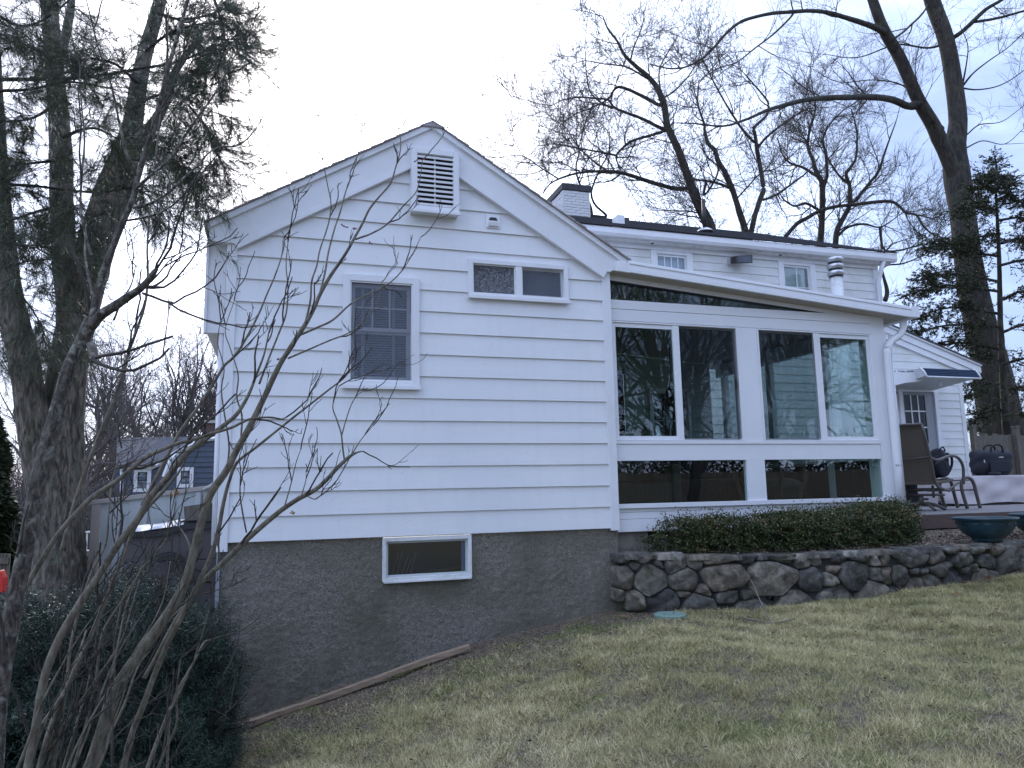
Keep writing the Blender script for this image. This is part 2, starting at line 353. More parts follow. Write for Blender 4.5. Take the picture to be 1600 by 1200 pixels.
def clip_poly(poly, planes):
    for a, b_, c_ in planes:      # keep a*u+b*z <= c
        out = []
        for i in range(len(poly)):
            p, q = poly[i], poly[(i+1) % len(poly)]
            dp = a*p[0]+b_*p[1]-c_; dq = a*q[0]+b_*q[1]-c_
            if dp <= 0: out.append(p)
            if (dp < 0 < dq) or (dq < 0 < dp):
                t = dp/(dp-dq); out.append((p[0]+t*(q[0]-p[0]), p[1]+t*(q[1]-p[1])))
        poly = out
        if len(poly) < 3: return []
    return poly
def siding(parent, to3, u0, u1, z0, z1, e, mat, planes=(), openings=(), proud=0.018):
    """lap boards, one object each; to3(u, o, z): o = distance out of the wall"""
    zc = z0
    while zc < z1-0.02:
        zt = zc+e; segs = [(u0, u1)]
        ztc = min(zt, z1)
        for (a, b_, c_, d_) in openings:
            if c_ <= zc+0.012 and d_ >= ztc-0.012:
                ns = []
                for s0, s1 in segs:
                    if b_ <= s0 or a >= s1: ns.append((s0, s1)); continue
                    if a > s0+0.02: ns.append((s0, a))
                    if b_ < s1-0.02: ns.append((b_, s1))
                segs = ns
        for s0, s1 in segs:
            bot = [(s0, zc)]; top = [(s1, ztc)]
            nb = []; nt_ = []
            for (a, b_, c_, d_) in openings:
                if c_ <= zc+0.012 and d_ >= ztc-0.012: continue
                a2, b2 = max(a, s0+0.001), min(b_, s1-0.001)
                if b2 <= a2: continue
                if zc+0.012 < c_ < ztc-0.002: nt_.append((a2, b2, c_))
                elif zc+0.002 < d_ < ztc-0.012: nb.append((a2, b2, d_))
            for a2, b2, zz in sorted(nb): bot += [(a2, zc), (a2, zz), (b2, zz), (b2, zc)]
            bot.append((s1, zc))
            for a2, b2, zz in sorted(nt_, reverse=True): top += [(b2, ztc), (b2, zz), (a2, zz), (a2, ztc)]
            top.append((s0, ztc))
            poly = clip_poly(bot+top, planes)
            if len(poly) < 3: continue
            n = len(poly); jit = random.uniform(-0.0015, 0.0015)
            vs = [to3(u, 0.003+(proud+jit)*(1-(z-zc)/e), z) for u, z in poly]+[to3(u, 0.0, z) for u, z in poly]
            fs = [list(range(n))]+[(i, i+n, (i+1) % n+n, (i+1) % n) for i in range(n)]
            MB().add(vs, fs).build('siding_board', mat, parent)
        zc = zt

def catmull(P, k=6):
    P = np.array(P, float)
    if len(P) < 3: 
        t = np.linspace(0, 1, k+1)[:, None]; return P[0]*(1-t)+P[1]*t
    Q = np.vstack([2*P[0]-P[1], P, 2*P[-1]-P[-2]]); out = []
    for i in range(1, len(Q)-2):
        for j in range(k):
            t = j/k; a, b_, c_, d_ = Q[i-1], Q[i], Q[i+1], Q[i+2]
            out.append(0.5*((2*b_)+(-a+c_)*t+(2*a-5*b_+4*c_-d_)*t*t+(-a+3*b_-3*c_+d_)*t**3))
    out.append(P[-1]); return np.array(out)
def tubes(P, R, sides=4):
    """vectorised tapered tubes; P (B,n,3), R (B,n) -> verts, quads"""
    B, n, _ = P.shape
    T = np.gradient(P, axis=1); T /= (np.linalg.norm(T, axis=2, keepdims=True)+1e-9)
    ref = np.where(np.abs(T[:, :1, 2:3]) < 0.8, np.array([[[0, 0, 1.0]]]), np.array([[[1.0, 0, 0]]])); ref = np.broadcast_to(ref, T.shape)
    U = np.cross(T, ref); U /= (np.linalg.norm(U, axis=2, keepdims=True)+1e-9); Vv = np.cross(T, U)
    a = np.arange(sides)*2*math.pi/sides
    X = P[:, :, None, :]+R[:, :, None, None]*(np.cos(a)[None, None, :, None]*U[:, :, None, :]+np.sin(a)[None, None, :, None]*Vv[:, :, None, :])
    verts = X.reshape(-1, 3)
    b_ = (np.arange(B)*n*sides)[:, None, None]; i = (np.arange(n-1)*sides)[None, :, None]; k = np.arange(sides)[None, None, :]; k2 = (k+1) % sides
    F = np.stack([b_+i+k, b_+i+k2, b_+i+sides+k2, b_+i+sides+k], axis=-1).reshape(-1, 4)
    return verts, F
def merge(parts):
    Vs, Fs, o = [], [], 0
    for v, f in parts:
        Vs.append(v); Fs.append(f+o); o += len(v)
    return np.vstack(Vs), np.vstack(Fs)
def sample(P, R, k, rng, t0=0.15, t1=1.0):
    B, n, _ = P.shape; t = rng.uniform(t0, t1, (B, k))*(n-1); i = np.minimum(t.astype(int), n-2); f = (t-i)[..., None]
    bi = np.arange(B)[:, None]; pos = P[bi, i]*(1-f)+P[bi, i+1]*f; tan = P[bi, i+1]-P[bi, i]
    r = R[bi, i]*(1-f[..., 0])+R[bi, i+1]*f[..., 0]; L = np.linalg.norm(np.diff(P, axis=1), axis=2).sum(1)
    return pos.reshape(-1, 3), tan.reshape(-1, 3), r.reshape(-1), np.repeat(L, k), (t/(n-1)).reshape(-1)
def spawn(pos, tan, L, r0, rng, n=6, ang=(30, 65), wig=0.18, up=0.08, rend=0.35, flat=0.0, bias=None):
    B = len(pos); T = tan/(np.linalg.norm(tan, axis=1, keepdims=True)+1e-9)
    q = rng.normal(size=(B, 3)); q -= T*(q*T).sum(1, keepdims=True); q /= (np.linalg.norm(q, axis=1, keepdims=True)+1e-9)
    if flat: q[:, 2] *= (1-flat); q /= (np.linalg.norm(q, axis=1, keepdims=True)+1e-9)
    a = np.radians(rng.uniform(ang[0], ang[1], B))[:, None]
    d = np.cos(a)*T+np.sin(a)*q
    P = np.zeros((B, n, 3)); P[:, 0] = pos; step = (L/(n-1))[:, None]
    w = np.zeros((B, 3))
    for i in range(1, n):
        d = d+rng.normal(size=(B, 3))*wig+np.array([0, 0, up])
        if bias is not None: d = d+bias
        d /= np.linalg.norm(d, axis=1, keepdims=True); P[:, i] = P[:, i-1]+d*step
    R = r0[:, None]*np.linspace(1, rend, n)[None]
    return P, R
def stretch(P, n=6):
    """resample a limb polyline (m,3) to pieces (B,n,3) so that sample() can use it"""
    return P[None]
def resample(P, n):
    P = np.array(P); s = np.r_[0, np.cumsum(np.linalg.norm(np.diff(P, axis=0), axis=1))]; t = np.linspace(0, s[-1], n)
    return np.stack([np.interp(t, s, P[:, k]) for k in range(3)], 1)
def quads_at(C, D, Nn, L, Wd):
    """diamond leaves: centre C, long direction D, side direction Nn"""
    v = np.stack([C-D*L[:, None]*0.5, C+Nn*Wd[:, None]*0.5, C+D*L[:, None]*0.5, C-Nn*Wd[:, None]*0.5], 1).reshape(-1, 3)
    return v, np.arange(len(v)).reshape(-1, 4)
def rdir(rng, n):
    d = rng.normal(size=(n, 3)); return d/np.linalg.norm(d, axis=1, keepdims=True)
def perp(D, rng):
    q = rng.normal(size=D.shape); q -= D*(q*D).sum(1, keepdims=True); return q/(np.linalg.norm(q, axis=1, keepdims=True)+1e-9)

# ------------------------------------------------------------------ ground
def sstep(x, a, b_):
    t = np.clip((x-a)/(b_-a), 0, 1); return t*t*(3-2*t)
def gz(X, Y):
    X = np.asarray(X, float); Y = np.asarray(Y, float)
    z = np.interp(X, [-3, -1.2, -0.4, 0.4, 1.65, 2.36, 3.1, 3.6, 4.3, 4.7, 5.2, 5.7, 6.5, 7.3, 9, 30], [-0.34, -0.32, -0.20, -0.02, 0.235, 0.385, 0.465, 0.45, 0.46, 0.475, 0.515, 0.565, 0.615, 0.645, 0.68, 0.7])
    z = z+0.012*np.sin(X*2.3+Y*1.7)+0.010*np.sin(X*5.1-Y*3.9)+0.006*np.sin(X*11+Y*9)
    r = np.hypot(X, Y); far = sstep(r, 16, 60)
    return z*(1-far)+far*(-0.6+0.5*np.sin(X*0.03)*np.cos(Y*0.04))
def ground():
    gx = np.unique(np.r_[np.linspace(-300, -20, 15), np.linspace(-20, -2, 19), np.linspace(-2, 10, 161), np.linspace(10, 40, 31), np.linspace(40, 300, 14)])
    gy = np.unique(np.r_[np.linspace(-300, -20, 15), np.linspace(-20, 0, 21), np.linspace(0, 7.5, 101), np.linspace(7.5, 40, 34), np.linspace(40, 300, 14)])
    X, Y = np.meshgrid(gx, gy); Z = gz(X, Y); V_ = np.stack([X, Y, Z], -1).reshape(-1, 3)
    nx = len(gx); i = np.arange(len(gy)-1)[:, None]; j = np.arange(nx-1)[None]; a = i*nx+j
    F = np.stack([a, a+1, a+nx+1, a+nx], -1).reshape(-1, 4)
    o = npmesh('ground', V_, F, 'lawn_soil', smooth=True); tag(o, 'sloping yard of bare soil, moss and thin turf', kind='structure')
ground()

# ------------------------------------------------------------------ THE HOUSE
D = 6.6
house = thing('house', (1.35, 6.6, 0.0), 'white sided house with low gabled wing, glazed sunroom and taller rear block', 'house')
gab = lambda u, o, z: (u, D-o, z)
RS = 0.603                                     # wing roof pitch
APX, APZ = 1.33, 5.085
# wing gable siding (openings: window, slider, gable vent, hood)
OP = [(0.555, 1.185, 2.55, 3.53), (1.705, 2.67, 3.43, 3.765), (1.15, 1.555, 4.20, 4.775)]
inner = 0.325
planes = [(RS, 1, RS*APX+APZ-inner), (-RS, 1, -RS*APX+APZ-inner)]
siding(house, gab, -0.372, 3.064, 1.223, 5.0, 0.2032, 'white_siding', planes, OP)
MB().box(-0.372, 3.064, D+0.02, D+0.03, 1.22, 3.6).build('wall_sheathing', 'interior_dark', house) if False else None
for x0, x1, zb in ((-0.455, -0.370, 1.150), (3.062, 3.15, 1.20)):
    MB().box(x0, x1, D-0.030, D+0.06, zb, 3.79).build('corner_board', 'white_trim', house, bev=0.003)
MB().box(-0.46, -0.452, D+0.061, D+5.4, 1.15, 3.79).build('side_wall', 'white_siding', house)
MB().box(3.13, 3.138, D+0.1, D+5.4, 1.15, 3.75).build('side_wall', 'interior_dark', house)
# rake boards with their eave returns
top = lambda x, o=0.0: APZ-RS*abs(x-APX)-o
lft = [(-0.60, 3.757), (-0.39, 3.752), (-0.385, top(-0.385, inner)), (APX, APZ-inner), (APX, APZ-0.035), (-0.60, top(-0.60, 0.035))]
rgt = [(APX, APZ-inner), (3.085, top(3.085, inner)), (3.11, 3.752), (3.315, 3.757), (3.315, top(3.315, 0.035)), (APX, APZ-0.035)]
for p_ in (lft, rgt): MB().prism(p_, D-0.055, D+0.02).build('rake_board', 'white_trim', house, bev=0.002)
# lower moulding of the rake (thin shadow line)
for s0, s1 in ((-0.37, APX-0.001), (APX+0.001, 3.07)):
    q = [(s0, top(s0, inner+0.03)), (s1, top(s1, inner+0.03)), (s1, top(s1, inner-0.012)), (s0, top(s0, inner-0.012))]
    MB().prism(q, D-0.068, D-0.02).build('rake_moulding', 'white_trim', house)
for s0, s1 in ((-0.615, APX), (APX, 3.33)):
    q = [(s0, top(s0, 0.055)), (s1, top(s1, 0.055)), (s1, top(s1, 0.0)), (s0, top(s0, 0.0))]
    MB().prism(q, D-0.085, D-0.0).build('drip_edge', 'white_trim', house)
# wing roof: deck and shingle courses stepping up the slope
for sgn, xe in ((-1, -0.64), (1, 3.355)):
    q = [(APX, APZ-0.03), (xe, top(xe, 0.03)), (xe, top(xe, -0.004)), (APX, APZ+0.004)]
    MB().prism(q, D-0.06, D+5.35).build('roof_deck', 'sunlit_shingle', house)
    L_ = abs(xe-APX); k = 0; nco = 17
    for k in range(nco):
        xa = xe-sgn*k*L_/nco; xb = xe-sgn*(k+1.15)*L_/nco
        if (xb-APX)*sgn < 0: xb = APX
        oy = random.uniform(0.0, 0.014)
        q = [(xa, top(xa, -0.004)), (xb, top(xb, -0.003)), (xb, top(xb, -0.010)), (xa, top(xa, -0.020-random.uniform(0, .004)))]
        MB().prism(q, D-0.10-oy, D+5.35).build('shingle_course', 'sunlit_shingle', house)
MB().prism([(APX-0.10, top(APX-0.10, -0.008)), (APX+0.10, top(APX+0.10, -0.008)), (APX+.03, APZ-0.004), (APX-.03, APZ-0.004)], D-0.104, D+5.35).build('ridge_cap', 'sunlit_shingle', house)
# left eave: soffit box and gutter seen edge-on, with the downspout below
MB().box(-0.628, -0.606, D+0.075, D+0.15, 2.985, 3.79).build('downspout', 'white_trim', house)
MB().box(-0.605, -0.465, D+0.09, D+3.4, 2.99, 3.80).build('bay_side', 'white_trim', house)
MB().tube([(-0.485, D+0.12, 3.02), (-0.485, D+0.12, 1.9), (-0.485, D+0.12, 1.2)], 0.022, 8).build('downspout', 'white_trim', house, True)

# foundation of the wing, rough render with real relief, and its window opening
def stucco_wall():
    x = np.linspace(-0.43, 3.145, 300); z = np.linspace(-0.6, 1.222, 150)
    X, Z = np.meshgrid(x, z); r = np.random.default_rng(5)
    N_ = sum(a*np.sin(X*fx+Z*fz+p) for a, fx, fz, p in [(0.4, 9, 4, 0), (0.3, -5, 13, 1), (0.3, 21, 9, 2), (0.25, 17, -23, 3), (0.2, 41, 15, 4), (0.2, -37, 33, 5)])
    lump = r.normal(size=X.shape); 
    for _ in range(2): lump = (lump+np.roll(lump, 1, 0)+np.roll(lump, -1, 0)+np.roll(lump, 1, 1)+np.roll(lump, -1, 1))/5
    h = 0.0012*N_+0.006*np.clip(lump, -0.5, 0.9)
    Y = D+0.012-h
    hole = (X > 0.905) & (X < 1.675) & (Z > 0.85)
    V_ = np.stack([X, Y, Z], -1).reshape(-1, 3); nx = len(x)
    i = np.arange(len(z)-1)[:, None]; j = np.arange(nx-1)[None]; a = i*nx+j
    F = np.stack([a, a+1, a+nx+1, a+nx], -1).reshape(-1, 4); hm = hole.ravel()
    F = F[~hm[F].any(1)]
    npmesh('foundation_wall', V_, F, 'stucco', house, True)
stucco_wall()
MB().box(-0.43, -0.42, D+0.02, D+4, -0.6, 1.2).build('foundation_wall', 'stucco', house)
MB().box(3.135, 3.145, D+0.03, D+3, -0.6, 1.2).build('foundation_wall', 'stucco', house)
MB().box(-0.452, -0.424, D-0.012, D+0.02, -0.5, 1.15).build('conduit', 'door_paint', house)

def window(parent, x0, x1, z0, z1, yf, fw=0.05, proud=0.035, depth=0.05, glass='window_glass', frame='white_trim', sill=True, name='window', label=None, bev=0.003):
    """casing as the window object, reveal and glass as its children; yf = wall face"""
    m_ = MB()
    y0, y1 = yf-proud, yf+depth+0.02
    m_.box(x0, x0+fw, y0, y1, z0, z1); m_.box(x1-fw, x1, y0, y1, z0, z1)
    m_.box(x0+fw, x1-fw, y0, y1, z1-fw, z1); m_.box(x0+fw, x1-fw, y0, y1, z0, z0+fw)
    w = m_.build(name, frame, parent, bev=bev)
    if label: w['label'] = label
    if sill: MB().box(x0-0.008, x1+0.008, yf-proud-0.018, yf-proud+0.004, z0-0.012, z0+0.022).build('sill', frame, w, bev=0.002)
    return w
def sash(w, x0, x1, z0, z1, y, t=0.028, d=0.02, glass='window_glass', frame='white_trim', cols=0, rows=0, mw=0.014, recess=0.010):
    m_ = MB(); m_.box(x0, x0+t, y, y+d, z0, z1); m_.box(x1-t, x1, y, y+d, z0, z1); m_.box(x0+t, x1-t, y, y+d, z1-t, z1); m_.box(x0+t, x1-t, y, y+d, z0, z0+t)
    m_.build('sash', frame, w, bev=0.002)
    MB().box(x0+t, x1-t, y+recess, y+recess+0.004, z0+t, z1-t).build('pane', glass, w)
    for c_ in range(1, cols):
        xc = x0+t+(x1-x0-2*t)*c_/cols; MB().box(xc-mw/2, xc+mw/2, y+0.002, y+recess-0.001, z0+t, z1-t).build('muntin', frame, w)
    for r_ in range(1, rows):
        zc = z0+t+(z1-z0-2*t)*r_/rows; MB().box(x0+t, x1-t, y+0.0005, y+recess-0.002, zc-mw/2, zc+mw/2).build('muntin', frame, w)

# double-hung window with insect screen and blind
w = window(house, 0.525, 1.212, 2.525, 3.555, D, 0.062, 0.05, 0.05, label='double hung window with gridded upper sash and drawn blind')
m_ = MB(); a0, a1, b0, b1 = 0.587, 1.150, 2.587, 3.493
for q in ((a0, a0+.012, b0, b1), (a1-.012, a1, b0, b1), (a0+.012, a1-.012, b1-.012, b1), (a0+.012, a1-.012, b0, b0+.012)): m_.box(q[0], q[1], D-0.038, D-0.02, q[2], q[3])
m_.build('storm_frame', 'white_vinyl', w)
sash(w, 0.600, 1.137, 3.045, 3.480, D+0.005, 0.034, 0.02, 'screened_glass', 'white_trim', 3, 2)
sash(w, 0.600, 1.137, 2.600, 3.060, D+0.030, 0.036, 0.02, 'screened_glass')
for k in range(38):
    z = 2.62+k*0.0226; q = [(0.63, 0, z), (1.11, 0, z)]
    MB().hexa([(0.61, D+0.062, z-0.007), (0.61, D+0.062, z-0.005), (0.61, D+0.082, z+0.008), (0.61, D+0.082, z+0.010), (1.13, D+0.062, z-0.007), (1.13, D+0.062, z-0.005), (1.13, D+0.082, z+0.008), (1.13, D+0.082, z+0.010)]).build('blind_slat', 'blind_slat', w)
for x in (0.71, 0.99): MB().box(x-0.012, x+0.012, D+0.0585, D+0.0605, 2.6, 3.48).build('blind_tape', 'white_trim', w)
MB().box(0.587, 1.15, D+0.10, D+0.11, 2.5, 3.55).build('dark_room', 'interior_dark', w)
MB().box(0.599, 1.138, D-0.026, D-0.0255, 2.599, 3.481).build('insect_screen', 'insect_screen', w)
# sliding window: textured pane left, screened pane right
w = window(house, 1.681, 2.694, 3.409, 3.787, D, 0.045, 0.045, 0.05, label='wide slider window, wrinkled film pane left and screen right')
MB().box(2.150, 2.214, D-0.04, D+0.04, 3.454, 3.742).build('mullion', 'white_trim', w, bev=0.002)
sash(w, 1.726, 2.150, 3.454, 3.742, D-0.022, 0.010, 0.02, 'textured_glass')
sash(w, 2.214, 2.649, 3.454, 3.742, D+0.004, 0.022, 0.02, 'screened_glass', 'galvanised')
MB().box(1.70, 2.67, D+0.08, D+0.09, 3.43, 3.77).build('dark_room', 'screen_mesh', w)
MB().box(2.237, 2.626, D-0.002, D-0.0015, 3.477, 3.719).build('insect_screen', 'insect_screen', w)
# gable vent
v_ = window(house, 1.126, 1.579, 4.177, 4.798, D, 0.055, 0.125, 0.0, sill=False, name='gable_vent')
MB().box(1.118, 1.590, D-0.145, D-0.1252, 4.160, 4.192).build('vent_sill', 'white_trim', v_, bev=0.003)
for k in range(11):
    z = 4.245+k*0.0465
    MB().hexa([(1.181, D-0.115, z-0.008), (1.181, D-0.117, z+0.014), (1.181, D-0.077, z+0.020), (1.181, D-0.079, z+0.030), (1.524, D-0.115, z-0.008), (1.524, D-0.117, z+0.014), (1.524, D-0.077, z+0.020), (1.524, D-0.079, z+0.030)]).build('louvre', 'white_trim', v_, bev=0.002)
MB().box(1.345, 1.358, D-0.098, D-0.085, 4.232, 4.743).build('louvre_rod', 'white_trim', v_)
MB().box(1.181, 1.524, D-0.076, D-0.072, 4.232, 4.743).build('vent_dark', 'black_metal', v_)
MB().tube([(1.30, D-0.06, 4.802), (1.33, D-0.072, 4.83), (1.41, D-0.072, 4.83), (1.45, D-0.06, 4.802)], 0.006, 6).build('vent_hook', 'white_trim', v_, True)
# small exhaust hood
h_ = MB().box(1.865, 2.004, D-0.03, D-0.012, 4.108, 4.243).build('exhaust_hood', 'white_vinyl', house, bev=0.003)
MB().hexa([(1.885, D-0.052, 4.125), (1.885, D-0.060, 4.160), (1.885, D-0.028, 4.125), (1.885, D-0.028, 4.165), (1.985, D-0.052, 4.125), (1.985, D-0.060, 4.160), (1.985, D-0.028, 4.125), (1.985, D-0.028, 4.165)]).build('flap', 'white_vinyl', h_)
MB().prism([(1.89, 4.185), (1.98, 4.185), (1.965, 4.215), (1.905, 4.215)], D-0.034, D-0.0302).build('opening', 'black_metal', h_)
# basement window
w = window(house, 0.890, 1.687, 0.839, 1.213, D+0.012, 0.034, 0.028, 0.05, frame='white_old_paint', sill=False, label='basement window with chipped white frame in dark foundation')
MB().box(0.90, 1.68, D-0.03, D-0.006, 0.828, 0.843).build('sill', 'white_old_paint', w)
sash(w, 0.924, 1.653, 0.873, 1.179, D+0.012, 0.018, 0.02, 'window_glass', 'pale_corrugated')
MB().box(1.600, 1.634, D+0.024, D+0.05, 0.89, 1.16).build('jamb_strip', 'grey_blue_siding', w)
for x, l in ((0.99, .2), (1.03, .22), (1.08, .17), (1.11, .15), (1.15, .2)):
    MB().tube([(x, D+0.13, 0.87), (x+0.06, D+0.13, 0.87+l)], 0.005, 5).build('stored_stick', 'weathered_wood', w)
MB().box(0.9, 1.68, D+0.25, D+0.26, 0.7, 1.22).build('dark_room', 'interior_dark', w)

# ---------------------------------------------------------------- sunroom
YS = 6.65
def fr(name, x0, x1, z0, z1, o0=0.0, o1=0.07, mat='white_vinyl', par=None, bev=0.002): return MB().box(x0, x1, YS-o0, YS+o1, z0, z1).build(name, mat, par or house, bev=bev)
soff = lambda x: 3.75-0.078*(x-3.18)
fr('sunroom_skirt', 3.15, 6.62, 1.365, 1.399, -0.012, .06); fr('sunroom_skirt', 3.15, 6.62, 1.300, 1.362, -0.006, .06); fr('sunroom_skirt', 3.15, 6.62, 1.177, 1.297, -0.002, .06)
fr('sunroom_sill', 3.15, 6.62, 1.402, 1.446, 0.022, .07)
fr('sunroom_rail', 3.15, 6.42, 1.866, 2.030, 0.0); fr('sunroom_rail', 3.15, 6.42, 2.032, 2.062, 0.012)
fr('sunroom_post', 3.15, 3.168, 1.446, 3.279, 0.0); fr('sunroom_post', 4.671, 4.89, 1.446, 1.866, 0.0, .069); fr('sunroom_post', 4.668, 4.893, 2.062, 3.279, 0.004, .071)
fr('sunroom_post', 6.425, 6.62, 1.446, 3.36, 0.002, .195)
fr('sunroom_header', 3.15, 6.424, 3.281, 3.400, 0.006); fr('sunroom_header', 3.15, 6.424, 3.402, 3.494, 0.012)
for x0, x1, xm0, xm1 in ((3.170, 4.666, 3.875, 3.949), (4.895, 6.424, 5.633, 5.717)):
    a, b_ = x0+0.022, x1-0.030
    w = MB().box(x0, a, YS-0.008, YS+0.068, 2.064, 3.277).box(b_, x1, YS-0.008, YS+0.068, 2.064, 3.277).box(a, b_, YS-0.008, YS+0.068, 3.262, 3.277).box(a, b_, YS-0.008, YS+0.068, 2.064, 2.075).build('sunroom_window', 'white_vinyl', house, bev=0.002)
    w['label'] = 'pair of tall sliding panes nearest the wing corner' if x0 < 4 else 'pair of tall sliding panes nearest the downspout corner'
    out, inn = (0.008, 0.034)
    first_out = x0 < 4
    for s0, s1, isout in ((a, xm1-0.02, first_out), (xm0+0.02, b_, not first_out)):
        y = YS+(out if isout else inn); t = 0.036 if isout else 0.016
        m_ = MB(); tl = t
        m_.box(s0, s0+t, y, y+.022, 2.076, 3.261); m_.box(s1-t, s1, y, y+.022, 2.076, 3.261); m_.box(s0+t, s1-t, y, y+.022, 3.261-tl*1.2, 3.261); m_.box(s0+t, s1-t, y, y+.022, 2.076, 2.076+t)
        m_.build('sash', 'white_vinyl' if isout else 'door_paint', w, bev=0.0015)
        MB().box(s0+t, s1-t, y+.009, y+.012, 2.076+t, 3.261-tl*1.2).build('pane', 'sunroom_glass', w)
    s0, s1 = ((xm1-0.004, b_-.002) if first_out else (a+.002, xm0+.004)); MB().box(s0, s1, YS+.004, YS+.0045, 2.09, 3.25).build('insect_screen', 'dark_screen', w)
    MB().box(xm0, xm1, YS-0.002, YS+0.030, 2.0755, 3.2615).build('meeting_stile', 'white_vinyl', w, bev=0.002)
    if x0 < 4: MB().box(4.600, 4.612, YS-0.004, YS+0.01, 2.62, 2.72).build('latch', 'black_metal', w)
for x0, x1 in ((3.168, 4.671), (4.89, 6.425)):
    MB().box(x0, x1, YS+0.03, YS+0.034, 1.446, 1.866).build('lower_pane', 'sunroom_glass', house)
MB().prism([(3.15, 3.494), (5.74, 3.494), (3.15, 3.683)], YS+0.02, YS+0.024).build('transom_pane', 'sunroom_glass', house)
MB().prism([(3.15, 3.684), (5.75, 3.494), (5.86, 3.494), (3.15, 3.700)], YS-0.004, YS+0.06).build('transom_frame', 'black_metal', house)
MB().prism([(3.15, 3.7002), (5.86, 3.4942), (6.62, 3.4942), (6.62, soff(6.62)), (3.15, soff(3.15))], YS-0.002, YS+0.055).build('gable_panel', 'white_trim', house)
MB().prism([(6.424, 3.3602), (6.62, 3.3602), (6.62, 3.494), (6.424, 3.494)], YS-0.004, YS+0.06).build('corner_panel', 'white_trim', house)
# roof slab, soffit, ribbed fascia, gutter
rf = lambda x, y, z: (x, y, z)
xr = 6.86; YF = 6.475
def slab(name, z0, z1, y0, y1, mat, x0=3.20, x1=xr):
    return MB().prism([(x0, soff(x0)+z0), (x1, soff(x1)+z0), (x1, soff(x1)+z1), (x0, soff(x0)+z1)], y0, y1).build(name, mat, house)
slab('sunroom_roof', 0.008, 0.112, YF+0.02, 10.3, 'white_vinyl'); slab('soffit', 0.0, 0.006, YF+0.02, 10.3, 'beige_soffit', 3.15, 6.84)
for k, (a, b_, o) in enumerate(((0.0, 0.042, 0.012), (0.044, 0.086, 0.0), (0.088, 0.104, 0.008), (0.106, 0.125, -0.004))):
    slab('fascia_rib', a, b_, YF-o, YF+0.0195, 'white_vinyl', 3.32, xr+0.002)
MB().box(xr+0.003, xr+0.115, YF-0.012, 10.3, soff(xr)-0.0, soff(xr)+0.13).build('gutter', 'white_vinyl', house, bev=0.006)
ds = [(6.86, 6.60, 3.44), (6.85, 6.60, 3.36), (6.78, 6.60, 3.27), (6.66, 6.595, 3.20), (6.595, 6.592, 3.10), (6.575, 6.592, 2.9), (6.575, 6.592, 1.32)]
MB().tube(catmull(ds, 4), 0.040, 10).build('downspout', 'white_vinyl', house, True)
MB().tube([(6.685, 6.64, 3.30), (6.685, 6.64, 1.2)], 0.012, 8).build('cable_pipe', 'white_vinyl', house, True)
MB().box(6.52, 6.60, 6.555, 6.56, 1.78, 1.80).build('downspout_strap', 'galvanised', house)
# sunroom inside: floor, side walls, back wall, ceiling
MB().box(3.15, 6.6, YS+0.08, 10.0, 1.17, 1.22).build('sunroom_floor', 'deck_wood', house)
siding(house, lambda u, o, z: (3.15+o, u, z), YS+0.08, 10.0, 1.22, 3.9, 0.2032, 'interior_wall', [(0, 1, 3.72)])
siding(house, lambda u, o, z: (u, 10.0-o, z), 3.17, 6.44, 1.22, 3.9, 0.2032, 'interior_wall', [(0.078, 1, 3.74+0.078*3.18)], [(4.0, 4.95, 1.22, 3.3), (5.35, 6.05, 2.1, 3.1)])
dr = MB().box(4.0, 4.95, 10.01, 10.03, 1.22, 3.3).build('inner_door', 'interior_dark', house)
wi = window(house, 5.35, 6.05, 2.1, 3.1, 9.98, 0.05, .02, .04, sill=False, name='inner_window'); sash(wi, 5.4, 6.0, 2.15, 3.05, 9.99, 0.03, 0.02, 'window_glass', 'white_trim', 2, 2)
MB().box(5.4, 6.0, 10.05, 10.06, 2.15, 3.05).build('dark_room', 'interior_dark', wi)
# glazed right-hand side of the sunroom
m_ = lambda n, y0, y1, z0, z1, mat='white_vinyl', x0=6.54, x1=6.615: MB().box(x0, x1, y0, y1, z0, z1).build(n, mat, house, bev=0.002)
m_('sunroom_rail', YS+0.197, 9.98, 1.22, 1.40); m_('sunroom_rail', YS+0.197, 9.98, 1.86, 2.06); m_('sunroom_header', YS+0.197, 9.98, 3.28, soff(6.6)-0.004)
for y in (7.55, 8.65, 9.75): m_('sunroom_post', y, y+0.10, 1.402, 1.858); m_('sunroom_post', y, y+0.10, 2.062, 3.278)
for y0, y1 in ((YS+0.197, 7.55), (7.65, 8.65), (8.75, 9.75)):
    m_('side_pane', y0, y1, 2.062, 3.278, 'window_glass', 6.575, 6.579); m_('shade_panel', y0, y1, 1.402, 1.858, 'white_vinyl', 6.575, 6.61); m_('shade_panel_lining', y0, y1, 1.402, 1.858, 'dark_fabric', 6.555, 6.573)  # added solid panels with dark lining, to keep the lower panes dark
# foundation pier and the gap below the sunroom
MB().box(3.148, 3.52, 6.70, 6.95, 0.6, 1.174).build('foundation_pier', 'concrete_block', house, bev=0.01)
MB().box(3.52, 6.6, 7.35, 7.4, 0.6, 1.17).build('foundation_wall', 'interior_dark', house)  # dark sheet standing in for the shade under the sunroom
MB().hexa([(3.52, 6.72, 0.985), (3.52, 6.72, 1.075), (3.52, 6.78, 0.985), (3.52, 6.78, 1.075), (4.4, 6.72, 1.03), (4.4, 6.72, 1.12), (4.4, 6.78, 1.03), (4.4, 6.78, 1.12)]).build('drain_board', 'white_old_paint', house)

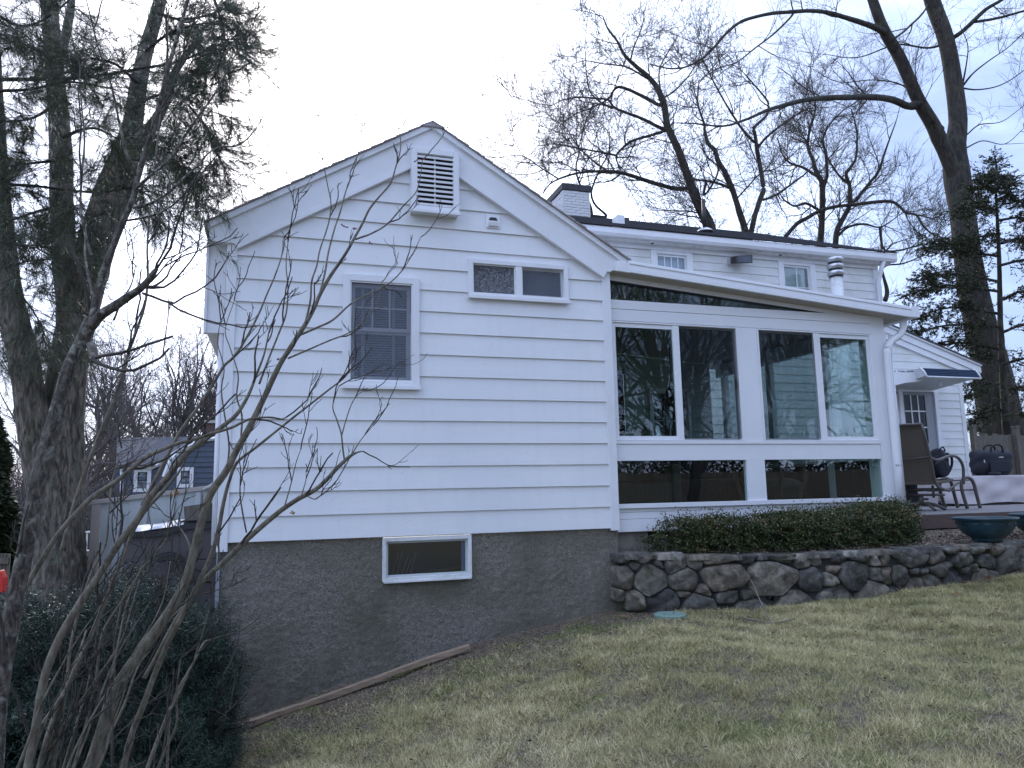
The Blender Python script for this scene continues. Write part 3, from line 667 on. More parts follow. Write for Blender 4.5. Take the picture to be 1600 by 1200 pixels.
# ---------------------------------------------------------------- tall rear block
YM = 12.0; MX0, MX1 = 3.2, 11.90
ZE = 6.17
win1 = (6.604, 7.493, 5.05, 6.10); win2 = (9.437, 10.331, 4.95, 6.10)
siding(house, lambda u, o, z: (u, YM-o, z), MX0, MX1, 0.6, ZE, 0.165, 'old_siding', (), [(win1[0]+.02, win1[1]-.02, 5.07, 6.08), (win2[0]+.02, win2[1]-.02, 4.97, 6.08)], 0.014)
MB().box(MX1-0.11, MX1+0.02, YM-0.022, YM+0.05, 0.6, ZE).build('corner_board', 'white_trim', house)
MB().box(MX1, MX1+0.01, YM+0.051, YM+7, 0.6, ZE).build('side_wall', 'old_siding', house)
MB().box(MX0-0.01, MX0, YM+0.02, YM+7, 0.6, ZE).build('side_wall', 'old_siding', house)
g_ = MB().prism([(YM-0.30, ZE+0.11), (YM-0.30, ZE+0.02), (YM-0.27, ZE-0.03), (YM-0.18, ZE-0.03), (YM-0.18, ZE+0.13), (YM-0.29, ZE+0.13)], MX0-0.3, MX1+0.28, lambda u, y, z: (y, u, z)).build('gutter', 'white_trim', house)
MB().box(MX0-0.2, MX1+0.22, YM-0.179, YM-0.02, ZE-0.06, ZE+0.01).build('soffit', 'white_old_paint', house)
MB().box(MX0, MX1, YM-0.045, YM-0.0185, ZE-0.14, ZE-0.062).build('frieze_board', 'white_trim', house)
sl = 0.44; ZR = ZE+0.15; yR = 16.2
MB().prism([(YM-0.31, ZR-0.02), (yR, ZR+sl*(yR-YM+0.31)-0.02), (yR+4.3, ZR-0.02), (yR+4.3, ZR), (yR, ZR+sl*(yR-YM+0.31)), (YM-0.31, ZR)], MX0-0.25, MX1+0.27, lambda u, y, z: (y, u, z)).build('roof_deck', 'asphalt_shingle', house)
for k in range(24):
    y0 = YM-0.33+k*0.19; z0 = ZR+sl*(y0-YM+0.31)+0.001; y1 = y0+0.23; z1 = ZR+sl*(y1-YM+0.31)+0.001
    MB().prism([(y0, z0), (y1, z1), (y1, z1+0.006), (y0, z0+0.014+random.uniform(0, .006))], MX0-0.26, MX1+0.28+random.uniform(0, .01), lambda u, y, z: (y, u, z)).build('shingle_course', 'asphalt_shingle', house)
for k, (x0, x1, z0, z1) in enumerate((win1, win2)):
    w = window(house, x0, x1, z0, z1, YM, 0.13, 0.03, 0.04, sill=False, label=('small upstairs window with four light panes left of the floodlight', 'small upstairs window with drawn curtain beside the metal flue')[k])
    iz1 = z1-0.14
    MB().box(x0+.13, x1-.13, YM+0.0, YM+0.02, iz1, z1-.131).build('head_filler', 'white_trim', w)
    sash(w, x0+0.13, x1-0.13, z0+0.13, iz1, YM+0.005, 0.03, 0.02, 'window_glass', 'white_trim', 4 if not k else 2, 2, 0.018)
    if k: MB().box(x0+.1, x1-.22, YM+0.05, YM+0.055, z0+.1, z1-.1).build('curtain', 'interior_wall', w)
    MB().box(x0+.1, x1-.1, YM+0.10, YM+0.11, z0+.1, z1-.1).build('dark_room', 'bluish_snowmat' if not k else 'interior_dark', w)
for x in (6.57, 9.40): MB().box(x-0.01, x+0.03, YM-0.17, YM-0.13, ZE-0.075, ZE-0.055).build('soffit_hook', 'black_metal', house)
MB().tube([(MX1-0.02, YM-0.23, ZE-0.02), (MX1-0.04, YM-0.16, ZE-0.2), (MX1-0.05, YM-0.07, ZE-0.45), (MX1-0.05, YM-0.07, 1.2)], 0.045, 8).build('downspout', 'white_trim', house, True)
# floodlight on the wall
fl = MB().box(8.27, 8.36, YM-0.10, YM-0.02, 5.86, 5.98).build('floodlight', 'galvanised', house)
MB().hexa([(8.28, YM-0.30, 5.80), (8.31, YM-0.26, 5.97), (8.28, YM-0.12, 5.86), (8.30, YM-0.10, 6.00), (8.64, YM-0.30, 5.84), (8.68, YM-0.26, 6.02), (8.64, YM-0.12, 5.90), (8.66, YM-0.10, 6.05)]).build('lamp_head', 'black_metal', fl, bev=0.01)
MB().hexa([(8.32, YM-0.303, 5.825), (8.34, YM-0.271, 5.95), (8.32, YM-0.30, 5.825), (8.34, YM-0.268, 5.95), (8.61, YM-0.303, 5.855), (8.64, YM-0.271, 5.99), (8.61, YM-0.30, 5.855), (8.64, YM-0.268, 5.99)]).build('lens', 'screen_mesh', fl)
# chimney of painted brick with a black crown
chy0, chx0, chx1 = 15.0, 6.10, 6.76
cz0, cz1 = 7.2, 8.40
ch = MB().box(chx0+.006, chx1-.006, chy0+.006, chy0+1.6, cz0, cz1).build('chimney', 'mortar', house)
bh, bl = 0.066, 0.20
def brickmesh():
    me = bpy.data.meshes.new('brick'); x, y, z = bl/2-.004, 0.05, bh/2-.004
    vs = [(a, b_, c_) for a in (-x, x) for b_ in (-y, y) for c_ in (-z, z)]
    me.from_pydata(vs, [], [(0, 1, 3, 2), (4, 6, 7, 5), (0, 4, 5, 1), (2, 3, 7, 6), (0, 2, 6, 4), (1, 5, 7, 3)]); me.materials.append(MATS['white_brick']); return me
BM = brickmesh()
def brick(x, y, z, rot, sx):
    o = bpy.data.objects.new('brick', BM); COL.objects.link(o); o.parent = ch
    o.location = tuple(np.array([x, y, z])-wloc(ch)); o.rotation_euler = (0, 0, rot); o.scale = (sx, 1, 1)
for r_ in range(9):
    z = 7.80+bh/2+r_*bh; off = (r_ % 2)*bl/2
    x = chx0-off
    while x < chx1-0.01:
        a, b_ = max(x, chx0), min(x+bl, chx1)
        if b_-a > 0.03: brick((a+b_)/2, chy0+0.045+random.uniform(-.004, .004), z, 0, (b_-a)/bl)
        x += bl
    y = chy0-off
    while y < chy0+1.0:
        a, b_ = max(y, chy0), min(y+bl, chy0+1.05)
        if b_-a > 0.03: brick(chx0+0.045+random.uniform(-.004, .004), (a+b_)/2+0.002, z, math.pi/2, (b_-a)/bl*0.99)
        y += bl
MB().box(chx0-0.03, chx1+0.03, chy0-0.03, chy0+1.65, cz1+0.001, cz1+0.16).build('crown', 'black_cap', ch, bev=0.012)
# plumbing vent with flashing, roof exhaust, metal flue
yv = 12.75; zv = ZR+sl*(yv-YM+0.31)
pv = MB().tube([at(1101, 357, Y=yv), at(1099, 312, Y=yv)], pxr(7.5, yv), 10).build('vent_pipe', 'black_metal', house, True)
pf = at(1101, 360, Y=yv-0.05); MB().lathe(pf, [(0.17, -0.035), (0.15, 0.0), (0.06, 0.05)], 16).build('flashing', 'galvanised', pv, True)
q = at(972, 344, Y=yv); MB().box(q[0]-0.16, q[0]+0.0, yv-0.12, yv+0.12, q[2]-0.14, q[2]+0.06).build('roof_exhaust', 'white_trim', house, bev=0.01)
MB().box(q[0]+0.01, q[0]+0.11, yv-0.1, yv+0.1, q[2]-0.12, q[2]+0.02).build('roof_exhaust_mouth', 'black_metal', house)
ff = np.array(at(1308, 452, Y=11.4)); rr = pxr(23, 11.4)
flue = MB().tube([(ff[0], 11.4, 1.25), (ff[0], 11.4, ff[2]+0.25)], rr, 18).build('metal_flue', 'white_old_paint', house, True)
zt = at(1308, 406, Y=11.4)[2]
MB().tube([(ff[0], 11.4, ff[2]+0.251), (ff[0], 11.4, zt-0.02)], rr*0.97, 18).build('flue_top', 'galvanised', flue, True)
for k in range(3):
    zc = zt-0.02-k*0.135
    MB().tube([(ff[0], 11.4, zc-0.075), (ff[0], 11.4, zc-0.032)], rr*1.12, 18).build('flue_gap_shade', 'black_metal', flue, True)  # black ring drawn for the shaded gap under each band
    MB().lathe((ff[0], 11.4, zc), [(rr*1.0, -0.045), (rr*1.32, -0.030), (rr*1.38, 0.02), (rr*1.32, 0.045), (rr*1.0, 0.05), (0.0, 0.052)], 20).build('flue_band', 'galvanised', flue, True)

# ---------------------------------------------------------------- low rear wing with side door
YG = 12.2; GX0, GX1 = 11.93, 14.10
rk = lambda x: 4.73-0.315*(x-12.18)
DX0, DX1, DZ1 = 12.45, 13.30, 3.49
siding(house, lambda u, o, z: (u, YG-o, z), GX0, GX1, 1.20, 4.8, 0.163, 'old_siding', [(0.315, 1, rk(0)-0.02)], [(DX0-.10, DX1+.10, 1.2, DZ1+.10)], 0.014)
MB().box(GX1-0.01, GX1, YG+0.01, YG+5, 0.6, rk(GX1)).build('side_wall', 'old_siding', house)
MB().box(GX1-0.09, GX1+0.012, YG-0.024, YG+0.008, 1.2, rk(GX1)-0.1).build('corner_board', 'old_siding', house)
for o0, o1, yy in ((-0.16, -0.035, 0.06), (-0.03, 0.11, 0.09), (0.115, 0.15, 0.13)):
    MB().prism([(GX0-0.3, rk(GX0-0.3)+o0), (14.62, rk(14.62)+o0), (14.62, rk(14.62)+o1), (GX0-0.3, rk(GX0-0.3)+o1)], YG-yy, YG-0.015).build('rake_board', 'white_trim', house)
MB().prism([(GX0-0.3, rk(GX0-0.3)+0.151), (14.70, rk(14.70)+0.151), (14.70, rk(14.70)+0.175), (GX0-0.3, rk(GX0-0.3)+0.175)], YG-0.15, YG+5).build('roof_deck', 'asphalt_shingle', house)
m2 = MB().box(DX0-.10, DX0, YG-0.035, YG+0.06, 1.2, DZ1+.10).box(DX1, DX1+.10, YG-0.035, YG+0.06, 1.2, DZ1+.10).box(DX0, DX1, YG-0.035, YG+0.06, DZ1, DZ1+.10)
df = m2.build('door_frame', 'white_trim', house)
door = MB()
pw0, pw1, pz0, pz1 = DX0+0.06, DX0+0.62, 2.40, 3.42
door.box(DX0, pw0, YG+0.005, YG+0.045, 1.3, DZ1).box(pw1, DX1, YG+0.005, YG+0.045, 1.3, DZ1).box(pw0, pw1, YG+0.005, YG+0.045, 1.3, pz0).box(pw0, pw1, YG+0.005, YG+0.045, pz1, DZ1)
dr = door.build('door', 'door_paint', house)
MB().box(pw0, pw1, YG+0.025, YG+0.030, pz0, pz1).build('pane', 'dim_glass', dr)
MB().box(pw0, pw1, YG+0.07, YG+0.075, pz0, pz1).build('door_back', 'interior_dark', dr)
for k in (1, 2): x = pw0+(pw1-pw0)*k/3; MB().box(x-.012, x+.012, YG+0.008, YG+0.024, pz0, pz1).build('muntin', 'white_trim', dr)
for k in (1, 2): z = pz0+(pz1-pz0)*k/3; MB().box(pw0, pw1, YG+0.010, YG+0.022, z-.012, z+.012).build('muntin', 'white_trim', dr)
MB().tube([(DX1-0.09, YG-0.05, 2.15), (DX1-0.09, YG+0.0, 2.15)], 0.02, 8).build('handle', 'galvanised', dr, True)
# coach lamp
lx, lz = at(1396, 620, Y=YG-0.12)[[0, 2]]
la = MB().lathe((lx, YG-0.13, lz), [(0.0, -0.17), (0.035, -0.13), (0.05, -0.12), (0.075, 0.06), (0.085, 0.07), (0.03, 0.14), (0.0, 0.18)], 8).build('coach_lamp', 'black_metal', house)
MB().lathe((lx, YG-0.13, lz), [(0.055, -0.10), (0.082, 0.05)], 8).build('lamp_glass', 'lamp_glass', la)
MB().tube([(lx, YG-0.02, lz-0.02), (lx, YG-0.07, lz-0.16), (lx, YG-0.13, lz-0.15)], 0.012, 6).build('lamp_arm', 'black_metal', la, True)
# aluminium door awning: rolled side panel, slatted navy front
ya0, ya1 = YG-0.03, YG-1.15
za = at(1530, 588, Y=ya1)[2]; xa0 = at(1447, 582, Y=ya1)[0]; xa1 = at(1531, 588, Y=ya1)[0]
aw = MB()
xw0, xw1 = xa0, xa1
prof = [(ya0, za+0.62), (ya0-0.25, za+0.60), (ya0-0.55, za+0.50), (ya0-0.85, za+0.32), (ya1+0.05, za+0.10), (ya1, za+0.0)]
n_ = len(prof)
zf0, zf1 = at(1490, 589, Y=ya1)[2], at(1490, 577, Y=ya1+0.1)[2]
aroot = MB().hexa([(xa0, ya1, zf0), (xa0+0.0, ya1+0.10, zf1), (xa0, ya1+0.02, zf0), (xa0, ya1+0.12, zf1), (xa1, ya1, zf0), (xa1, ya1+0.10, zf1), (xa1, ya1+0.02, zf0), (xa1, ya1+0.12, zf1)]).build('awning', 'navy_awning', house)
aroot['label'] = 'navy slatted metal awning over the side door'
for k in range(5):
    t = k/5; z0 = zf0+(zf1-zf0)*t; y0 = ya1+0.10*t-0.004
    MB().box(xa0+.01, xa1-.01, y0-0.012, y0+0.01, z0+0.004, z0+(zf1-zf0)*0.13).build('awning_slat', 'navy_awning', aroot)
MB().tube([(xa0, ya1-0.01, zf0-0.012), (xa1+0.02, ya1-0.01, zf0-0.012)], 0.016, 6).build('awning_rim', 'white_trim', aroot, True)
for x in (xa0, xa1+0.01): MB().tube([(x, ya1-0.012, zf0-0.01), (x, ya1+0.05, (zf0+zf1)/2+0.02), (x, ya1+0.13, zf1+0.015)], 0.018, 6).build('awning_rim', 'white_trim', aroot, True)
MB().hexa([(xa0, ya1+.02, zf0+.005), (xa0, ya1+.12, zf1+.0), (xa0-.0, YG-0.03, zf0-.10), (xa0, YG-0.03, zf0+.16), (xa1, ya1+.02, zf0+.005), (xa1, ya1+.12, zf1), (xa1, YG-0.03, zf0-.10), (xa1, YG-0.03, zf0+.16)]).build('awning_roof', 'pale_corrugated', aroot)
# rolled left side panel (seen as the pale scalloped shape)
P_ = [at(x, y, Y=ya1+0.25) for x, y in ((1388, 583), (1441, 581), (1446, 586), (1444, 593), (1437, 596), (1415, 598), (1390, 604))]
m3 = MB(); n3 = len(P_); m3.add([p for p in P_]+[p+np.array([0, 0.02, 0]) for p in P_], [list(range(n3)), list(range(2*n3-1, n3-1, -1))]+[(i, i+n3, (i+1) % n3+n3, (i+1) % n3) for i in range(n3)])
m3.build('awning_side_panel', 'white_trim', aroot)
for k in range(4):
    a, b_ = at(1389+k*14, 579.3, Y=ya1+0.25), at(1399+k*14, 580.8, Y=ya1+0.25); MB().box(a[0], b_[0], ya1+0.24, ya1+0.26, b_[2], a[2]).build('awning_slot', 'navy_awning', aroot)
q = at(1469, 597, Y=ya1+0.4); MB().box(q[0]-0.02, q[0]+0.03, ya1+0.38, ya1+0.43, q[2]-0.07, q[2]+0.08).build('awning_bracket', 'white_trim', aroot)

# ------------------------------------------------------------------ fieldstone retaining wall
WX = [3.0, 3.9, 4.9, 5.8, 6.8, 7.6, 10.5]; WY = [6.52, 6.24, 6.02, 5.90, 5.86, 5.86, 6.0]
wallY = lambda X: float(np.interp(X, WX, WY))
def on_wall(x, y, off=0.0):
    Y = 6.0
    for _ in range(8):
        P = at(x, y, Y=Y); Y = wallY(P[0])-off
    return at(x, y, Y=Y)
SA = [(155,150,100,70),(290,150,150,80),(410,140,75,50),(535,190,160,140),(680,180,110,115),(850,155,205,75),(1065,155,205,65),(1300,150,235,65),(1475,170,105,110),(1570,170,70,80),
      (165,300,115,170),(252,215,75,60),(425,190,60,75),(365,310,235,250),(600,310,215,190),(885,295,380,185),(1250,300,340,235),(1530,300,185,180),
      (245,460,140,140),(450,465,240,170),(745,385,105,85),(720,480,300,150),(920,435,210,90),(1070,425,95,75),(1080,505,390,110),(1425,450,300,125),(600,410,100,45),(130,420,70,90)]
SB = [(240,235,110,75),(380,235,165,75),(500,250,75,100),(575,255,85,110),(760,250,290,125),(940,235,115,95),(1060,190,160,45),(1140,265,190,125),(1330,270,165,105),(1240,188,200,50),(1490,260,175,230),(1580,255,70,250),
      (200,335,75,65),(185,400,100,95),(355,375,255,200),(500,365,75,95),(590,370,95,130),(690,390,180,175),(790,340,65,45),(862,342,60,40),(975,330,195,105),(1160,325,110,65),(1235,315,55,55),(1320,370,260,95),
      (230,520,310,145),(480,490,300,155),(780,460,210,125),(920,430,140,120),(1080,400,200,125),(640,490,120,95),(1520,355,130,60),(1400,190,90,70)]
sites = []
for (cx, cy, w_, h_) in SA: sites.append((940+cx/4.706, 840+cy/4.706, w_/4.706, h_/4.706))
for (cx, cy, w_, h_) in SB: sites.append((1260+cx/4.706, 820+cy/4.706, w_/4.706, h_/4.706))
rw = thing('stone_wall', (5.5, 6.0, 0.4), 'low dry-laid fieldstone retaining wall holding the shrub bed beside the lawn', 'stone wall')
ST = []
for (px_, py_, w_, h_) in sites:
    c_ = on_wall(px_, py_); a = on_wall(px_+w_/2, py_); b_ = on_wall(px_, py_+h_/2)
    ST.append([c_[0], c_[2], abs(a[0]-c_[0]), abs(c_[2]-b_[2])])
# stones out of frame to the right, so the wall goes on
xx = max(s[0] for s in ST)+0.35
r_ = random.Random(3)
while xx < 10.2:
    for zz, hh in ((0.58, 0.15), (0.80, 0.13)): ST.append([xx+r_.uniform(-.1, .1), zz+r_.uniform(-.03, .03), r_.uniform(.16, .24), hh])
    xx += 0.40
ST = np.array(ST)
def sup(s, d):   # support radius of a rounded box in direction d
    return 1.0/((abs(d[0])/s[2])**2.6+(abs(d[1])/s[3])**2.6+1e-9)**(1/2.6)
def stone(i):
    s = ST[i]; N_ = 26
    poly = [(s[0]+1.10*s[2]*sx, s[1]+1.10*s[3]*sy) for sx, sy in ((-1, -.75), (-.75, -1), (.75, -1), (1, -.75), (1, .75), (.75, 1), (-.75, 1), (-1, .75))]
    pl = []
    for j in range(len(ST)):
        if j == i: continue
        t = ST[j]; dv = t[:2]-s[:2]; L_ = np.linalg.norm(dv)
        if L_ > s[2]+s[3]+t[2]+t[3]+.1 or L_ < 1e-6: continue
        d = dv/L_; ri, rj = sup(s, d), sup(t, d); c_ = L_*ri/(ri+rj)-0.0035
        pl.append((d[0], d[1], d[0]*s[0]+d[1]*s[1]+c_))
    pl.append((0, 1, float(np.interp(s[0], TX, TZ))))
    poly = clip_poly(poly, pl)
    if len(poly) < 3: return
    P = np.array(poly)
    for w8 in (.93, .84):
        Q = np.roll(P, -1, 0); P = np.stack([P*w8+Q*(1-w8), P*(1-w8)+Q*w8], 1).reshape(-1, 2)
    cl = np.vstack([P, P[:1]]); L_ = np.r_[0, np.cumsum(np.linalg.norm(np.diff(cl, axis=0), axis=1))]; t = np.linspace(0, L_[-1], N_+1)[:-1]
    P = np.stack([np.interp(t, L_, cl[:, k]) for k in (0, 1)], 1); cc = P.mean(0)
    rg = np.random.default_rng(100+i); bulge = rg.uniform(0.018, 0.045)+0.03*min(s[2], s[3]); tx, tz = rg.uniform(-.05, .05, 2)
    base = rg.uniform(-0.015, 0.022); fa = [(rg.uniform(-1, 1), rg.uniform(-1, 1), rg.uniform(.0, .5)) for _ in range(5)]
    ph = rg.uniform(0, 6, 6)
    def out(p, f):
        u, z = p-cc; nz = 0.016*abs(math.sin(u*17+ph[0]+z*9))+0.014*abs(math.sin(z*25+ph[1]-u*13))-.016+0.007*math.sin(u*61+z*47+ph[2])
        fc = min([0.0]+[-(abs(ax)+abs(az))*0-.9*max(0, (ax*u/s[2]+az*z/s[3])-off) for ax, az, off in fa])*0.035
        return base+bulge*f+fc*f+tx*u*3+tz*z*3+nz*(0.4+f)
    rings = [(1.0, -0.14, 0), (1.0, 0.0, 0), (0.965, None, 0.55), (0.90, None, 0.82), (0.66, None, 0.97), (0.33, None, 1.0)]
    vs = []
    for sc, fx, f in rings:
        for p in P:
            q = cc+(p-cc)*sc; o = fx if fx is not None else out(q, f)
            if fx == 0.0: o = out(q, 0.0)
            vs.append((q[0], wallY(q[0])-o, q[1]))
    vs.append((cc[0], wallY(cc[0])-out(cc, 1.0), cc[1]))
    fs = []
    for k in range(len(rings)-1):
        for n in range(N_): a = k*N_+n; b_ = k*N_+(n+1) % N_; fs.append((a, b_, b_+N_, a+N_))
    k = (len(rings)-1)*N_; c0 = len(vs)-1
    for n in range(N_): fs.append((k+n, k+(n+1) % N_, c0))
    MB().add(vs, fs).build('stone', 'field_stone', rw, True)
tp = [on_wall(x, y) for x, y in ((965, 865), (1080, 866), (1200, 866), (1300, 863), (1400, 858), (1500, 852), (1598, 845))]
TX = [3.0]+[float(p[0]) for p in tp]+[10.5]; TZ = [float(tp[0][2])]+[float(p[2]) for p in tp]+[float(tp[-1][2])]
for i in range(len(ST)): stone(i)
# earth and chinking behind the stones
bk = MB(); xs = np.linspace(3.15, 10.4, 60)
for a, b_ in zip(xs[:-1], xs[1:]):
    za_, zb_ = np.interp([a, b_], TX, TZ)-0.03
    ya_, yb_ = wallY(a)+0.035, wallY(b_)+0.035
    bk.hexa([(a, ya_, 0.1), (a, ya_, za_), (a, ya_+0.3, 0.1), (a, ya_+0.3, za_), (b_, yb_, 0.1), (b_, yb_, zb_), (b_, yb_+0.3, 0.1), (b_, yb_+0.3, zb_)])
bk.build('earth_fill', 'interior_dark', rw)
# thin cap stones along the top
r_ = random.Random(9); x = 3.12
while x < 10.2:
    L_ = r_.uniform(0.16, 0.42); x1 = min(x+L_, 10.3); z = float(np.interp((x+x1)/2, TX, TZ)); n_ = 7; m3 = MB(); vs = []; 
    yy = wallY((x+x1)/2)
    pts = [(x+.01, yy-0.02+r_.uniform(-.02, .02)), ((x+x1)/2, yy-0.04+r_.uniform(-.02, .02)), (x1-.01, yy-0.02+r_.uniform(-.02, .02)), (x1-.02, yy+0.22+r_.uniform(-.03, .05)), (x+.02, yy+0.22+r_.uniform(-.03, .05))]
    zt_ = z+r_.uniform(-0.005, 0.016); k = len(pts)
    cxm = sum(p[0] for p in pts)/k; cym = sum(p[1] for p in pts)/k
    vs = [(p[0], p[1], z-0.05) for p in pts]+[(p[0], p[1], zt_-0.012+r_.uniform(-.004, .004)) for p in pts]+[(cxm+(p[0]-cxm)*.85, cym+(p[1]-cym)*.85, zt_) for p in pts]
    fs = [(i, (i+1) % k, (i+1) % k+k, i+k) for i in range(k)]+[(i+k, (i+1) % k+k, (i+1) % k+2*k, i+2*k) for i in range(k)]+[tuple(range(2*k, 3*k))]
    m3.add(vs, fs).build('cap_stone', 'field_stone', rw, True); x = x1+r_.uniform(0.0, 0.02)
q = on_wall(1260+12, 840+452/4.706) if False else on_wall(1207.5, 935.5, 0.03)
MB().tube([q, q+np.array([0, 0.12, 0])], [0.021, 0.021], 12, False).build('drain_pipe', 'pipe_black', rw, True)
MB().tube([q+np.array([0, 0.03, 0]), q+np.array([0, 0.035, 0])], [0.019, 0.019], 12).build('drain_mouth', 'pipe_black', rw, True)

# mulch bed behind the wall
def mulch():
    xs = np.linspace(3.12, 10.4, 120); V_ = []; ny = 14
    for x in xs:
        z = float(np.interp(x, TX, TZ)); y0 = wallY(x)+0.12; y1 = 7.9 if x < 6.6 else 8.6
        for j in range(ny):
            t = j/(ny-1); V_.append((x, y0+(y1-y0)*t, z-0.02+0.05*min(1, t*3)+0.008*math.sin(x*19+j)+0.006*math.sin(x*41+j*3)))
    V_ = np.array(V_); i = np.arange(len(xs)-1)[:, None]; j = np.arange(ny-1)[None]; a = i*ny+j
    F = np.stack([a, a+ny, a+ny+1, a+1], -1).reshape(-1, 4)
    tag(npmesh('mulch_bed', V_, F, 'lawn_soil', smooth=True), 'raised bed of dark mulch between stone wall and deck', kind='structure')
    rg = np.random.default_rng(4); n = 9000
    X = rg.uniform(3.2, 10.0, n); Yw = np.interp(X, WX, WY); Y = Yw+rg.uniform(0.05, 1.5, n); Z = np.interp(X, TX, TZ)+0.02*np.clip((Y-Yw)*4, 0, 1)+rg.uniform(-0.005, 0.02, n)
    Dd = rdir(rg, n); Dd[:, 2] *= 0.25; Dd /= np.linalg.norm(Dd, axis=1, keepdims=True); Nn = perp(Dd, rg)
    v, f = quads_at(np.stack([X, Y, Z], 1), Dd, Nn, rg.uniform(.012, .05, n), rg.uniform(.006, .018, n))
    o = npmesh('wood_chips', v, f, 'mulch_bits', tone=np.repeat(rg.uniform(0, 1, n), 4)); tag(o, 'brown wood chips and dead leaves on the raised bed', kind='stuff')
mulch()

# ------------------------------------------------------------------ low hedge on the bed
def hedge():
    root = thing('hedge', (4.9, 6.7, 0.98), 'clipped low evergreen hedge with bronzed tips below the sunroom windows', 'hedge')
    rg = np.random.default_rng(21); C = []; 
    bushes = [(3.78, 6.52, .34, .17), (4.25, 6.45, .36, .17), (4.75, 6.40, .38, .19), (5.2, 6.34, .36, .20), (5.65, 6.32, .36, .23), (6.08, 6.33, .30, .25), (6.30, 6.40, .24, .24), (4.0, 6.58, .34, .17), (5.0, 6.52, .38, .19), (5.95, 6.5, .34, .24)]
    for bx, by, r, h in bushes:
        n = 8500; d = rdir(rg, n); lump = 1+0.18*np.sin(d[:, 0]*7+bx*9)*np.cos(d[:, 2]*5)+0.13*np.sin(d[:, 1]*11+bx*5)+0.13*np.sin(d[:, 2]*13+bx+d[:, 0]*9)
        s = rg.uniform(0.55, 1.0, n)**0.5*lump
        P = np.stack([bx+d[:, 0]*r*s, by+d[:, 1]*r*0.9*s, 1.10+d[:, 2]*h*s*1.15], 1); C.append(P)
        n = 330; a = rdir(rg, n); a[:, 2] = np.abs(a[:, 2])*1.2+.3; a /= np.linalg.norm(a, axis=1, keepdims=True)
        for t in np.linspace(0, 1, 6): C.append(np.stack([bx+a[:, 0]*r, by+a[:, 1]*r*.9, 1.10+a[:, 2]*h*1.1], 1)+a*t*(rg.uniform(.15, 1, (n, 1))**2*.13)+rg.normal(size=(n, 3))*.006)
    C = np.vstack(C); C = C[(C[:, 2] > 0.95) & (C[:, 1] < 6.9) & (C[:, 1] > np.interp(C[:, 0], WX, WY)+0.03)]
    C = C[~((C[:, 1] > 6.55) & (C[:, 0] < 6.62) & (C[:, 2] > 1.15))]
    n = len(C); Dd = rdir(rg, n); Dd[:, 2] = np.abs(Dd[:, 2]); v, f = quads_at(C, Dd, perp(Dd, rg), rg.uniform(.016, .032, n), rg.uniform(.009, .017, n))
    npmesh('foliage', v, f, 'hedge_leaves', root, tone=np.repeat(np.clip(rg.uniform(0, .88, n)+0.22*(C[:, 2] > 1.22)*rg.uniform(-.3, 1, n)+.14*np.sin(C[:, 0]*6)*np.sin(C[:, 0]*17+C[:, 2]*20), 0, 1), 4))['kind'] = 'stuff'
    st = []
    for bx, by, r, h in bushes:
        pos = np.tile([bx, by, 0.95], (24, 1)); P, R = spawn(pos, np.tile([0, 0, 1.0], (24, 1)), rg.uniform(.22, .42, 24), np.full(24, .005), rg, 5, (10, 55), .12, .03)
        st.append(tubes(P, R, 3))
    Vv, F = merge(st); npmesh('stems', Vv, F, 'twig_bark', root)['kind'] = 'stuff'
hedge()

# ------------------------------------------------------------------ deck
dk = thing('deck', (9.5, 8.0, 1.2), 'grey plank deck with brown fascia behind the stone wall', 'deck')
y = 7.32
while y < 12.15:
    MB().box(6.66, 13.6, y, y+0.135, 1.172, 1.200).build('deck_board', 'deck_wood', dk); y += 0.141
MB().box(6.66, 13.6, 7.285, 7.317, 1.03, 1.196).build('fascia_board', 'deck_fascia', dk)
MB().box(6.66, 13.6, 7.40, 7.45, 1.0, 1.17).build('joist', 'interior_dark', dk)
for x in (7.4, 9.3, 11.2): MB().box(x, x+.09, 7.5, 7.59, 0.5, 1.17).build('deck_post', 'weathered_wood', dk)
MB().box(6.66, 13.6, 8.4, 8.42, 0.5, 1.17).build('underdeck_shade', 'interior_dark', dk)  # dark sheet standing in for the shade beneath the deck

